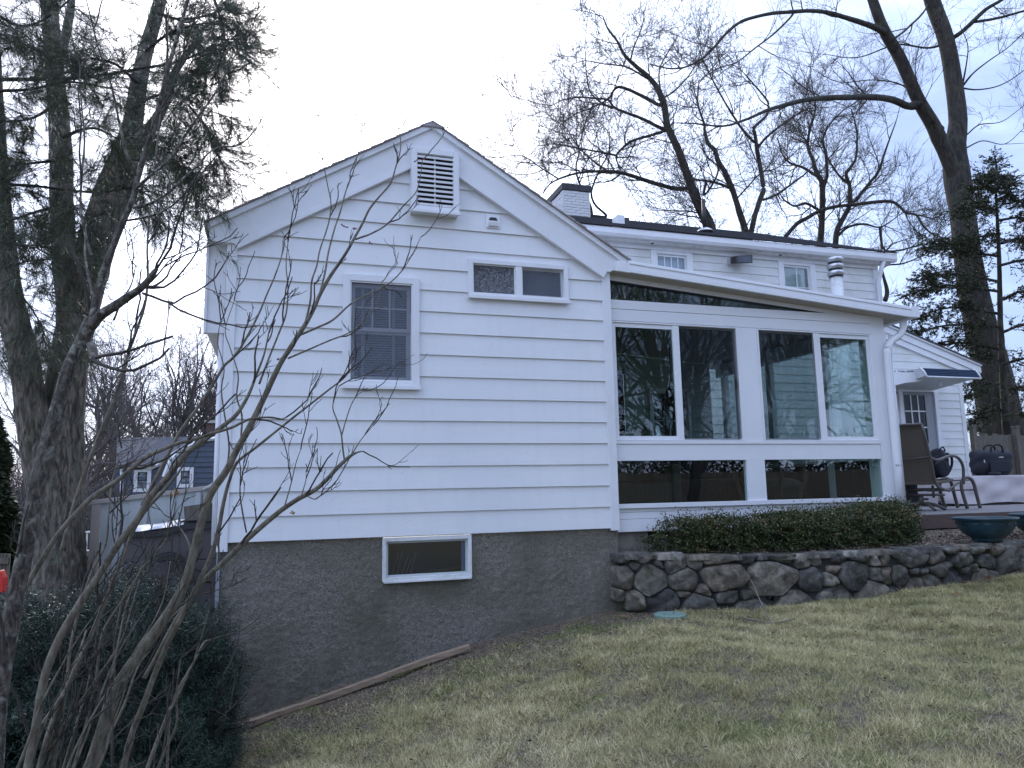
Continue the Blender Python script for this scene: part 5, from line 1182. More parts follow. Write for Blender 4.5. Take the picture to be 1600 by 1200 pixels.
a, b_ = at(-2, 893, Y=6.5), at(6, 926, Y=6.5)
MB_ = MB().prism([(a[0], b_[2]), (b_[0], b_[2]), (b_[0]-.01, (a[2]+b_[2])/2+.03), (b_[0]-.03, a[2]), (a[0], a[2]+.01)], 6.5, 6.6); tag(MB_.build('plastic_sled', 'red_plastic', None, bev=0.01), 'bright red plastic object cut by the left edge of the picture', 'sled')
fb = thing('board_fence', (-2.6, 9.0, 0.5), 'short piece of weathered board fence at the left edge', 'fence')
for k in range(4): x0_ = at(-6+k*5.2, 870, Y=9.3); MB().box(x0_[0], x0_[0]+.036, 9.3, 9.32, .3, x0_[2]+.03).build('board', 'weathered_wood', fb)
q = at(-4, 872, Y=9.3); r2 = at(14, 872, Y=9.3); MB().box(q[0], r2[0], 9.26, 9.298, q[2]-.06, q[2]+.0).build('rail', 'weathered_wood', fb)

# neighbour house
YN = 33.0
nb = thing('neighbour_house', (-4.4, YN, 0), 'dark blue-grey neighbour house with white trimmed windows and brick chimney', 'house')
N_ = lambda x, y, Y=YN: at(x, y, Y=Y)
xl_, xr2 = N_(182, 700)[0], N_(345, 700)[0]+0.8; zb_ = -0.8; ze = N_(190, 728)[2]
def nsiding(poly, y, e=0.22):
    zs = min(p[1] for p in poly); zt_ = max(p[1] for p in poly); z = zs
    while z < zt_:
        pl = clip_poly(poly, [(0, 1, z+e), (0, -1, -z)])
        if len(pl) >= 3: MB().add([(u, y-0.03*(1-(zz-z)/e), zz) for u, zz in pl]+[(u, y+0.03, zz) for u, zz in pl], [list(range(len(pl)))]+[(i, i+len(pl), (i+1) % len(pl)+len(pl), (i+1) % len(pl)) for i in range(len(pl))]).build('siding_board', 'grey_blue_siding', nb)
        z += e
w2 = lambda x, y: (N_(x, y)[0], N_(x, y)[2])
nsiding([w2(182, 780), w2(345, 780), w2(345, 728), w2(182, 730)], YN)
gl_ = [w2(238, 731), w2(258, 722), w2(280, 700), w2(305, 690), w2(345, 684), w2(345, 728)]
nsiding(gl_, YN-0.02)
# roof plane over the left bay and fascia
MB().hexa([N_(181, 728, YN-.3), N_(181, 726, YN-.3), N_(183, 686, YN+4), N_(183, 684, YN+4), N_(240, 728, YN-.3), N_(240, 726, YN-.3), N_(312, 684, YN+4), N_(312, 682, YN+4)]).build('roof', 'grey_blue_roof', nb)
MB().hexa([N_(240, 724, YN-.1), N_(240, 722, YN-.1), N_(306, 686, YN+4), N_(306, 683, YN+4), N_(345, 720, YN+.1), N_(345, 718, YN+.1), N_(345, 686, YN+4), N_(345, 683, YN+4)]).build('roof', 'grey_blue_roof', nb) if False else None
def nbar(L_, w_, y=YN-.12, name='trim', mat='white_trim'): MB().tube([N_(x, yy, y) for x, yy in L_], w_, 4).build(name, mat, nb)
nbar([(182, 728.5), (236, 728.5)], .09); nbar([(190, 730), (190, 775)], .06)
nbar([(232, 733), (245, 727), (268, 711), (290, 697)], .07); nbar([(256, 745), (266, 720), (282, 703), (310, 690)], .085, YN-.5, 'rake_board'); nbar([(345, 684), (312, 688)], .08)
for (x0, x1, y0, y1) in ((208, 237, 732, 769), (276, 303, 730, 762)):
    a, b_ = N_(x0, y1), N_(x1, y0); w = window(nb, a[0], b_[0], a[2], b_[2], YN, .14, .06, .05, sill=False, bev=0)
    MB().box(a[0]+.14, b_[0]-.14, YN-.02, YN-.01, a[2]+.14, b_[2]-.14).build('pane', 'window_glass', w)
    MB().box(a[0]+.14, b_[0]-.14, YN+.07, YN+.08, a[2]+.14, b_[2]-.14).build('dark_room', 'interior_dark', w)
    xm_, zm_ = (a[0]+b_[0])/2, (a[2]+b_[2])/2
    MB().box(a[0]+.141, b_[0]-.141, YN-.05, YN-.025, zm_-.03, zm_+.03).build('meeting_rail', 'black_metal', w)
    for dx in (-.14, .14): MB().box(xm_+dx-.015, xm_+dx+.015, YN-.045, YN-.025, zm_, b_[2]-.14).build('muntin', 'black_metal', w)
a, b_ = N_(318, 690), N_(338, 658); MB().box(a[0], b_[0]+.3, YN+1, YN+2, a[2]-.3, b_[2]).build('chimney', 'deck_fascia', nb); MB().box(a[0]-.08, b_[0]+.38, YN+.9, YN+2.1, b_[2]+.001, b_[2]+.12).build('chimney_cap', 'tan_cap', nb)
MB().box(xl_, xr2, YN+.04, YN+6, zb_, ze-.1).build('wall_core', 'grey_blue_siding', nb)

# ------------------------------------------------------------------ bare trees
def limb3(pts, Y, dy=0.0, ground=None, root_at=None):
    """traced limb: (x, y, width) photo positions at depth Y (drifting by dy to the tip)"""
    n = len(pts); P = []; R = []
    for i, (x, y, w_) in enumerate(pts):
        P.append(at(x, y, Y=Y+dy*i/(n-1))); R.append(pxw(w_, P[-1]))
    if root_at is not None: P.insert(0, np.array(root_at)); R.insert(0, R[0]*1.5)
    Q = catmull(np.array(P), 5); t = np.linspace(0, len(R)-1, len(Q)); R = np.interp(t, np.arange(len(R)), R)
    if ground is not None and Q[0][2] > ground:
        d = Q[0]-Q[3]; d /= abs(d[2])+1e-6; d[:2] = np.clip(d[:2], -.5, .5); h = Q[0][2]-ground; k = np.array([1.0, .75, .5, .25])[:, None]
        Q = np.vstack([Q[0]+np.array([d[0]*.5, d[1]*.5, -1])*h*k, Q]); R = np.r_[R[0]*1.35, R[0]*1.2, R[0]*1.1, R[0]*1.04, R]
    return Q, R
def to_px(P):
    d = np.asarray(P)-EYE; z = d@CAMF
    return np.stack([800+FPX*(d@CAMR)/z, 600-FPX*(d@CAMU)/z], -1)
def join_to(limbs, pt, lim=34):
    """the nearest centre-line point of the limbs built so far, as seen beside a photo position"""
    best = None
    for Q, R in limbs:
        q = to_px(Q); dd = np.hypot(q[:, 0]-pt[0], q[:, 1]-pt[1]); i = int(dd.argmin())
        if best is None or dd[i] < best[0]: best = (dd[i], Q[i])
    return best[1] if best and best[0] < lim else None
def solid_limb(Q, R, name, mat, parent, sides=10, knob=0.05, seed=0):
    s = np.r_[0, np.cumsum(np.linalg.norm(np.diff(Q, axis=0), axis=1))]; keep = np.r_[True, np.diff(s) > 1e-5]; Q, R, s = Q[keep], R[keep], s[keep]
    step = max(float(np.mean(R))*(1.1 if sides < 48 else .28), s[-1]/(160 if sides < 48 else 260)); n = max(8, int(s[-1]/step)); t = np.linspace(0, s[-1], n)
    Q2 = np.stack([np.interp(t, s, Q[:, k]) for k in range(3)], 1); R2 = np.interp(t, s, R)
    e0, e1 = Q2[0]-Q2[1], Q2[-1]-Q2[-2]; Q2 = np.vstack([Q2[0]+e0*.02, Q2, Q2[-1]+e1/np.linalg.norm(e1)*R2[-1]*.3]); R2 = np.r_[R2[0]*.02, R2, R2[-1]*.15]; n += 2; t = np.r_[t[0], t, t[-1]]
    v, f = tubes(Q2[None], R2[None], sides); v = v.reshape(n, sides, 3); c_ = Q2[:, None, :]
    a = np.arange(sides)*2*np.pi/sides; u = (t/np.mean(R))[:, None]; ph = seed*1.7
    nz = .5*np.sin(2*a[None]+u*.31+ph)+.4*np.sin(3*a[None]-u*.52+ph*2)+.35*np.sin(a[None]+u*.83+ph*3)+.3*np.sin(5*a[None]+u*.21)
    if sides >= 48: nz = nz+1.5*np.abs(np.sin(a[None]*9+1.6*np.sin(u*.55+ph)+.9*np.sin(u*1.7+a[None]*2)))*np.clip(.7+.5*np.sin(u*.8+a[None]*3), 0, 1)-.7
    rg = np.random.default_rng(seed); kn = np.zeros((n, sides))
    for _ in range(int(n/9)+1):
        i0, a0 = rg.uniform(2, n), rg.uniform(0, 6.28); kn += rg.uniform(.05, .26)*np.exp(-((np.arange(n)[:, None]-i0)/1.1)**2-(np.minimum(abs(a[None]-a0), 6.283-abs(a[None]-a0))/.55)**2)
    v = c_+(v-c_)*(1+nz[..., None]*knob+kn[..., None]*min(1, knob*12))
    return npmesh(name, v.reshape(-1, 3), f, mat, parent, True)
def twigs_from(limbs, rng, L1, per_m, levels, mat, parent, r1=0.5, t0=0.2, up=0.05, wig=0.2, minr=0.003, name='twigs', ang=(30, 70), bias=None, ratio=(.42, .88), ks=(4, 4, 3), taper=0.3):
    P0, T0, R0, L0 = [], [], [], []
    for Q, R in limbs:
        s = np.r_[0, np.cumsum(np.linalg.norm(np.diff(Q, axis=0), axis=1))]; k = max(1, int(s[-1]*per_m)); u = rng.uniform(s[-1]*t0, s[-1], k)
        pos = np.stack([np.interp(u, s, Q[:, a]) for a in range(3)], 1); p2 = np.stack([np.interp(np.minimum(u+.1, s[-1]), s, Q[:, a]) for a in range(3)], 1); p1 = np.stack([np.interp(u-.1, s, Q[:, a]) for a in range(3)], 1)
        r = np.interp(u, s, R); P0.append(pos); T0.append(p2-p1); R0.append(r); L0.append(L1*rng.uniform(.5, 1.1, k)*np.clip(0.6+0.5*r/np.max(R), .4, 1.1))
        P0.append(Q[-1:]); T0.append(Q[-1:]-Q[-2:-1]); R0.append(R[-1:]*1.2); L0.append(np.array([L1*.9]))
    P0, T0, R0, L0 = np.vstack(P0), np.vstack(T0), np.concatenate(R0), np.concatenate(L0)
    r = np.minimum(R0*r1, L0*0.014)+minr; out = []
    P, R = spawn(P0, T0, L0, r, rng, 8, ang, wig, up, taper, bias=bias); out.append(tubes(P, R, 4))
    for lv in range(levels):
        k = ks[min(lv, len(ks)-1)]
        pos, tan, rr, L, _ = sample(P, R, k, rng, .12, 1.0)
        L = L*rng.uniform(ratio[0], ratio[1], len(L)); r = np.maximum(rr*.62, minr)
        P, R = spawn(pos, tan, L, r, rng, 6 if lv < 2 else 5, (20, 50), wig*.9, up*.8, taper, bias=bias); out.append(tubes(P, R, 3))
    v, f = merge(out); o = npmesh(name, v, f, mat, parent); o['kind'] = 'stuff'; return o

def traced_tree(name, label, cat, Y, limbs, seed, bark, twig, L1=2.2, per_m=1.0, levels=3, group=None, minr=.004, up=.05, wig=.2, skip=(), **kw):
    rng = np.random.default_rng(seed); base = at(limbs[0][0][0][0], limbs[0][0][0][1], Y=Y); root = thing(name, (base[0], Y, -0.3), label, cat, group)
    L = []
    allL = []
    for i, (pts, dy) in enumerate(limbs):
        ra = join_to(allL, pts[0]) if i else None
        Q, R = limb3([(x, y, w_*(.9 if i == 0 else .8)) for x, y, w_ in pts], Y if ra is None else float(ra[1]), dy, -0.5 if i == 0 else None, ra); allL.append((Q, R))
        solid_limb(Q, R, 'trunk' if i == 0 else 'limb', bark, root, 14 if i == 0 else 10, .04, seed=seed+i)
        if i not in skip: L.append((Q, R))
    k2 = {k: v for k, v in kw.items() if k != 'ys'}
    twigs_from(L, rng, L1, per_m, levels, twig, root, minr=minr, up=up, wig=wig, **k2)
    return root

# great oak at right
O = [([(1578, 720, 78), (1560, 640, 66), (1545, 560, 56), (1530, 500, 50), (1512, 400, 44), (1503, 330, 40), (1495, 270, 42), (1492, 230, 34), (1497, 190, 29), (1490, 130, 28), (1478, 60, 26), (1456, 0, 25), (1440, -80, 22), (1430, -200, 17), (1440, -330, 10)], 0.5),
     ([(1497, 290, 30), (1480, 245, 27), (1460, 200, 26), (1432, 150, 24), (1406, 90, 22), (1380, 45, 20), (1360, -10, 18), (1335, -90, 15), (1300, -190, 11), (1270, -300, 7)], -1.0),
     ([(1420, 166, 14), (1395, 156, 13), (1367, 152, 12), (1330, 152, 11), (1293, 153, 10.5), (1255, 157, 9), (1220, 166, 8), (1197, 173, 7), (1165, 187, 5), (1130, 197, 4), (1085, 193, 3), (1050, 192, 2.2)], -3.0),
     ([(1385, 52, 13), (1365, 42, 11), (1345, 35, 10), (1323, 28, 9), (1295, 20, 8), (1267, 17, 7.5), (1230, 19, 7), (1200, 22, 6.5), (1160, 33, 6), (1135, 52, 5.5), (1115, 75, 5), (1095, 93, 4.5), (1070, 105, 3.5), (1045, 107, 3), (1015, 100, 2.2)], -3.5),
     ([(1237, 25, 4), (1210, 52, 3.5), (1180, 75, 3), (1150, 98, 2.5), (1120, 108, 2), (1060, 150, 1.6)], -2.0),
     ([(1483, 62, 9), (1500, 52, 8.5), (1517, 37, 8), (1540, 15, 7), (1565, 0, 6), (1610, -30, 4)], -1.5),
     ([(1525, 34, 5.5), (1560, 28, 5), (1600, 17, 4), (1660, 0, 3)], -2.5),
     ([(1402, 57, 4), (1420, 42, 4), (1447, 13, 3.5), (1460, -30, 3)], 1.0),
     ([(1501, 138, 5), (1520, 115, 3), (1545, 95, 2.4), (1580, 70, 1.8), (1620, 30, 1.2)], -1.0), ([(1500, 137, 4), (1530, 140, 2.6), (1570, 130, 2), (1620, 95, 1.4)], -2.0),
     ([(1474, 200, 4.5), (1455, 185, 3.4), (1440, 150, 2.5), (1430, 110, 1.8), (1436, 70, 1.2)], -1.2), ([(1503, 137, 4), (1510, 100, 2.5), (1512, 70, 1.8), (1500, 40, 1.2)], -1.2),
     ([(1507, 232, 3), (1535, 220, 2), (1570, 225, 1.5), (1600, 200, 1)], -2.0), ([(1508, 212, 3), (1530, 195, 2), (1565, 190, 1.5), (1600, 165, 1)], -1.5),
     ([(1482, 66, 5), (1450, 75, 4), (1400, 70, 3), (1340, 90, 2), (1290, 85, 1.2)], 3.0), ([(1460, 205, 4), (1420, 140, 3.2), (1370, 125, 2), (1310, 128, 1.5), (1265, 105, 1)], 2.0)]
traced_tree('oak_tree', 'tall forked oak rising behind the low rear wing, lit grey bark', 'tree', 17.5, O, 5, 'bark_dark', 'twig_bark', L1=1.9, per_m=0.9, levels=3, ks=(4, 4, 3), minr=.0045, skip=(0, 1), up=.03, wig=.12)
# leaning oak behind the roof
B = [([(1112, 372, 21), (1107, 350, 20), (1092, 320, 17), (1080, 290, 15), (1070, 262, 13.5), (1060, 235, 12.5), (1043, 197, 11.5), (1038, 165, 11), (1028, 140, 9.5), (1015, 122, 8.5), (993, 103, 7), (975, 85, 5.5), (965, 65, 4), (950, 45, 3), (942, 25, 2)], 1.0),
     ([(1080, 294, 9), (1062, 295, 8.5), (1047, 293, 8), (1022, 286, 8), (997, 278, 7.5), (975, 271, 7), (953, 268, 7), (930, 268, 5.5), (905, 270, 4.5), (880, 277, 4), (860, 287, 3), (848, 303, 2)], -2.5),
     ([(1043, 204, 8), (1028, 198, 7), (1013, 190, 6.5), (995, 182, 6), (978, 176, 5.5), (960, 168, 4.5), (950, 156, 4), (930, 154, 3.5), (905, 152, 3), (880, 156, 2.4), (862, 165, 1.8)], -1.5),
     ([(1030, 164, 7), (1013, 155, 7), (997, 147, 6.5), (982, 140, 6), (966, 136, 5.5), (957, 144, 4.5), (950, 155, 3.6), (925, 168, 2.8), (900, 178, 2), (882, 190, 1.6)], 1.5),
     ([(1040, 204, 6), (1015, 212, 5.5), (988, 220, 5), (972, 232, 4.5), (963, 244, 4), (966, 258, 2.6), (971, 272, 1.6)], -1.0),
     ([(963, 243, 4), (940, 238, 3.5), (905, 232, 3), (870, 225, 2.2), (840, 228, 1.6)], 1.2),
     ([(1030, 156, 4.5), (1047, 147, 3.5), (1063, 133, 3), (1080, 113, 2.4), (1095, 85, 1.8)], 1.0),
     ([(985, 96, 4), (990, 75, 3), (1000, 50, 2.2), (1008, 25, 1.6)], .5), ([(1033, 150, 4), (1030, 110, 3), (1045, 80, 2.2), (1060, 55, 1.5)], 1.8),
     ([(950, 268, 4), (925, 250, 3.4), (900, 225, 2.8), (885, 200, 2), (868, 190, 1.4)], 2.0), ([(925, 338, 6), (922, 320, 5), (905, 285, 4), (900, 260, 3.5), (905, 235, 3), (895, 210, 2.2)], 0.5), ([(948, 338, 5), (930, 320, 4.5), (924, 300, 4), (935, 270, 3), (950, 240, 2.4), (955, 215, 1.6)], 0.5),
     ([(1010, 122, 4), (980, 105, 3), (945, 100, 2.4), (915, 95, 1.8), (895, 100, 1.3)], -1.5), ([(953, 168, 4), (925, 148, 3), (917, 120, 2.4), (915, 90, 1.7)], 1.0), ([(870, 278, 3), (845, 262, 2.4), (820, 245, 1.8), (800, 243, 1.2)], -1)]
traced_tree('leaning_oak', 'bare oak leaning left behind the main roof, right of the chimney', 'tree', 24.0, B, 8, 'bark_dark', 'twig_bark', L1=2.6, per_m=1.4, levels=3, ks=(5, 4, 3), minr=.0078, skip=(), t0=0.3, up=.04, wig=.12)
Cc = [([(1168, 372, 12), (1163, 355, 11.5), (1152, 320, 10), (1143, 293, 9.5), (1132, 268, 9), (1122, 252, 8.5), (1117, 235, 8), (1107, 225, 6.5), (1101, 205, 5), (1100, 193, 4.5), (1090, 160, 3), (1092, 130, 2)], 0.8),
      ([(1172, 368, 11), (1180, 335, 10), (1190, 305, 9.5), (1193, 295, 9), (1188, 262, 8.5), (1183, 235, 8), (1180, 212, 7), (1178, 200, 6.5), (1188, 190, 5.5), (1199, 178, 5), (1200, 160, 4), (1185, 140, 3), (1165, 117, 2)], 0),
      ([(1183, 232, 5.5), (1195, 217, 5), (1215, 200, 4), (1240, 182, 3.4), (1262, 170, 2.4)], -1.0),
      ([(1178, 222, 5.5), (1160, 202, 5), (1145, 180, 4.2), (1130, 155, 3.4), (1112, 122, 2.8), (1096, 90, 2)], 1.0),
      ([(1140, 293, 6), (1120, 286, 5), (1100, 282, 4.4), (1087, 280, 3.8), (1070, 270, 2)], -1.0), ([(1100, 305, 4.2), (1115, 285, 4), (1122, 262, 3.2), (1105, 245, 2.5), (1098, 230, 2)], -1.5),
      ([(1193, 312, 5), (1215, 303, 4.5), (1240, 285, 4), (1262, 268, 3), (1280, 245, 2)], .6), ([(1150, 312, 3.5), (1170, 290, 3), (1190, 270, 2.6), (1215, 262, 2), (1240, 240, 1.5)], 1.5)]
traced_tree('bare_tree', 'bare tree with two stems forking at the main roof, between leaning oak and upstairs corner', 'tree', 25.0, Cc, 12, 'bark_dark', 'twig_bark', L1=2.4, per_m=1.3, levels=3, ks=(5, 4, 3), minr=.0078, up=.06, wig=.12, group='bare trees behind the main roof')
Dd_ = [([(1282, 380, 11), (1284, 345, 10), (1285, 310, 10), (1284, 285, 9), (1276, 270, 8), (1270, 250, 6), (1262, 228, 5), (1266, 200, 4), (1274, 170, 3), (1270, 140, 2)], .8),
       ([(1284, 300, 7), (1292, 275, 6), (1290, 240, 5), (1286, 215, 4), (1300, 190, 3), (1320, 170, 2)], -.5), ([(1276, 275, 6), (1255, 262, 5), (1235, 255, 4), (1222, 240, 3), (1215, 215, 2)], 1.2),
       ([(1282, 330, 6), (1260, 318, 5), (1242, 322, 4.2), (1225, 312, 3), (1215, 295, 2)], -.8)]
traced_tree('bare_tree', 'upright bare tree with one dark stem over the main roof, midway between two forked trees', 'tree', 27.0, Dd_, 15, 'bark_dark', 'twig_bark', L1=2.6, per_m=1.4, levels=3, ks=(5, 4, 3), minr=.0082, up=.06, wig=.12, group='bare trees behind the main roof')
Ee = [([(1305, 385, 10), (1308, 360, 9), (1318, 340, 8.5), (1327, 322, 8), (1328, 300, 7), (1327, 287, 6), (1322, 272, 5.5), (1330, 260, 5), (1337, 248, 4.4), (1339, 225, 3.5), (1338, 200, 2.5), (1330, 170, 1.8)], .5),
      ([(1335, 315, 6), (1347, 300, 6), (1362, 282, 5.5), (1373, 267, 5), (1382, 240, 4), (1390, 217, 3), (1400, 190, 2)], -.6), ([(1308, 370, 5), (1325, 355, 5), (1350, 350, 4), (1375, 355, 3), (1400, 340, 2)], -1),
      ([(1327, 286, 4), (1312, 275, 4), (1298, 255, 3.4), (1288, 235, 3), (1282, 215, 2)], .8), ([(1227, 370, 8), (1245, 350, 8), (1262, 340, 7.5), (1280, 330, 7), (1305, 323, 6.5), (1333, 320, 6.5), (1365, 316, 6.5), (1393, 315, 6), (1408, 325, 5), (1416, 333, 4.5), (1432, 336, 4), (1442, 352, 3.6), (1456, 365, 3), (1475, 372, 2)], -3),
      ([(1380, 388, 4), (1400, 392, 3.6), (1430, 385, 3), (1455, 380, 2)], -1), ([(1372, 430, 4), (1385, 415, 3.5), (1410, 412, 3), (1440, 400, 2.4), (1462, 385, 1.6)], -1), ([(1383, 470, 9), (1386, 455, 8), (1380, 430, 5), (1376, 405, 4), (1395, 380, 2.5)], 0)]
traced_tree('bare_tree', 'spreading bare tree by the upstairs corner with one long limb arching right', 'tree', 26.0, Ee, 18, 'bark_dark', 'twig_bark', L1=2.5, per_m=1.2, levels=3, ks=(5, 4, 3), minr=.0082, up=.05, wig=.12, group='bare trees behind the main roof')

# stand-in bare trees for the wood round about: one builder, shared meshes
def generic_tree(seed, H=13.0, spread=1.0, minr=.006, ks=(5, 4, 4)):
    rng = np.random.default_rng(seed); pts = [np.array([0, 0, -.5])]; d = np.array([0, 0, 1.0])
    for i in range(8):
        d = d+rng.normal(size=3)*np.array([.10, .10, 0]); d /= np.linalg.norm(d); pts.append(pts[-1]+d*H*.085)
    Q = catmull(pts, 3); R = np.linspace(.21, .07, len(Q)); trunk = tubes(Q[None], R[None], 8)
    P0 = Q[None]; R0 = R[None]; pos, tan, rr, L, t = sample(P0, R0, 16, rng, .35, 1.0)
    L = H*.42*rng.uniform(.6, 1.05, len(L))*spread; P, R1 = spawn(pos, tan, L, rr*.62, rng, 9, (22, 60), .16, .09, .25); out = [trunk, tubes(P, R1, 5)]
    for lv, k in enumerate(ks):
        pos, tan, rr, L, _ = sample(P, R1, k, rng, .15, 1.0); L = L*rng.uniform(.35, .65, len(L))
        P, R1 = spawn(pos, tan, L, np.maximum(rr*.6, minr), rng, 6 if lv < 2 else 4, (22, 55), .2, .06, .4); out.append(tubes(P, R1, 3))
    return merge(out[:1]), merge(out[1:])
PROT = []
for k in range(3):
    t_, c_ = generic_tree(50+k, 13, 1.0, .010, (5, 4, 3)); PROT.append((t_, c_))
pm = []
for (tv, tf), (cv, cf) in PROT:
    tm = npmesh('trunk', tv, tf, 'hazed_bark', None, True); cm = npmesh('crown', cv, cf, 'hazed_bark'); pm.append((tm.data, cm.data)); bpy.data.objects.remove(tm); bpy.data.objects.remove(cm)
def put_tree(k, x, y, s, rot, label, group, z=-.6):
    r = thing('bare_tree', (x, y, z), label, 'tree', group); r.rotation_euler = (0, 0, rot); r.scale = (s, s, s)
    for nm, me in zip(('trunk', 'crown'), pm[k]): o = bpy.data.objects.new(nm, me); COL.objects.link(o); o.parent = r
    return r
# trees over the neighbour's roof, each where the photo shows one
for (x_, Y_, s, k, rot, lab) in ((182, 40, .92, 0, .3, 'bare tree left of the neighbour chimney line, first right of the big trunk'), (235, 48, .98, 1, 1.2, 'bare tree with twisted limbs rising behind the left end of the neighbour roof'), (281, 42, 1.0, 2, 2.0, 'straight bare tree behind the middle of the neighbour roof'), (322, 50, 1.05, 0, 3.3, 'bare tree just left of the white wing, behind the neighbour chimney'), (118, 30, .68, 1, 4.0, 'slim bare tree close beside the big pine trunk')):
    q = at(x_, 780, Y=Y_); put_tree(k, q[0], Y_, s, rot, lab, 'bare trees beyond the neighbour house')
for (x_, Y_, s, k, rot, lab) in ((1205, 46, 1.15, 1, .9, 'faint bare tree top showing over the main roof right of the vent pipe'), (1355, 42, 1.0, 0, 5.0, 'faint bare tree beyond the upstairs corner, low over the sunroom gutter'), (1430, 40, .95, 2, .4, 'faint bare tree between the rear block and the hemlock'), (1560, 44, 1.0, 1, 2.4, 'faint bare tree standing behind the hemlock')):
    q = at(x_, 780, Y=Y_); put_tree(k, q[0], Y_, s, rot, lab, 'faint bare trees beyond the back garden')
# a wood all round: one mass
rg = np.random.default_rng(91); parts = []
def wood_at(x, y, s, k, a, crown=True):
    (tv, tf), (cv, cf) = PROT[k]; M_ = np.array([[math.cos(a), -math.sin(a), 0], [math.sin(a), math.cos(a), 0], [0, 0, 1]])
    for v, f in ((tv, tf), (cv[:len(cv)], cf)): parts.append(((v*s)@M_.T+np.array([x, y, -.6]), f))
for i in range(15):
    a = math.radians(-16+i*2.2) if i < 10 else math.radians(8+(i-10)*5.5); d = rg.uniform(48, 66); wood_at(d*math.sin(a), d*math.cos(a), rg.uniform(.8, 1.1), i % 3, rg.uniform(0, 6))
def brush_band(pts, n, h, seed, y0, y1):
    rg = np.random.default_rng(seed); x = rg.uniform(pts[0], pts[1], n); yy = rg.uniform(y0, y1, n); L_ = rg.uniform(.4, 1.0, n)*h
    P, R = spawn(np.stack([x, yy, np.full(n, -.6)], 1), np.tile([0, 0, 1.0], (n, 1)), L_, np.full(n, .018), rng=rg, n=5, ang=(3, 25), wig=.08, up=.05, rend=.4)
    pos, tan, rr, Lx, _ = sample(P, R, 6, rg, .2, 1); P2, R2 = spawn(pos, tan, Lx*.45, np.full(len(Lx), .011), rg, 4, (20, 55), .15, .05, .5)
    return merge([tubes(P, R, 3), tubes(P2, R2, 3)])
parts.append(brush_band((-12, 1), 1500, 4.5, 5, 36, 46)); parts.append(brush_band((-14, -3.5), 700, 2.6, 6, 17, 24)); parts.append(brush_band((28, 60), 900, 5, 7, 34, 46))
v, f = merge(parts); tag(npmesh('far_wood', v, f, 'hazed_bark'), 'hazy mass of leafless woodland along the skyline behind the houses', kind='stuff')
# plank fence and brush at the photographer's back, which the sunroom glass mirrors
m_ = MB(); rq = random.Random(6)
for k in range(170): x = -4+k*.162; m_.box(x, x+.152, -7.2, -7.178, 0.1, 2.05+rq.uniform(-.03, .03))
bf = m_.build('rear_fence', 'weathered_wood'); tag(bf, 'grey plank fence at the back of the lawn, mirrored in the lower sunroom panes', 'fence', kind='stuff')
rg = np.random.default_rng(93); n = 60000; X = rg.uniform(-8, 40, n); Yb = rg.uniform(-12, -8.2, n); H = 2.6+1.5*np.sin(X*.9)*np.sin(X*.37+1)+.8*np.sin(X*2.3); Zb = rg.uniform(0, 1, n)*H+.4
Dd0 = rdir(rg, n); v, f = quads_at(np.stack([X, Yb, Zb], 1), Dd0, perp(Dd0, rg), rg.uniform(.1, .25, n), rg.uniform(.05, .12, n)); tag(npmesh('rear_brush', v, f, 'hemlock_sprays', tone=np.repeat(rg.uniform(0, .95, n), 4)), 'dark brush at the far edge of the lawn, mirrored in the sunroom glass', kind='stuff')
# trees at the photographer's back, which the sunroom glass mirrors
parts = []
refl = [(4.4, -7.5, .95), (6.5, -6.5, 1.0), (9.2, -9, 1.1), (11.5, -6, .9), (14, -11, 1.1), (2.5, -10, 1.0), (17, -8, 1.0), (20, -13, 1.1), (7.5, -14, 1.1), (-6, -14, 1.1), (24, -9, 1.0), (12, -18, 1.2), (28, -15, 1.1)]
for i, (x, y, s) in enumerate(refl): wood_at(x, y, s, i % 3, i*1.7)
v, f = merge(parts); tag(npmesh('mirrored_wood', v, f, 'bark_dark'), 'bare trees at the back of the lawn, mirrored in the sunroom glass', kind='stuff')

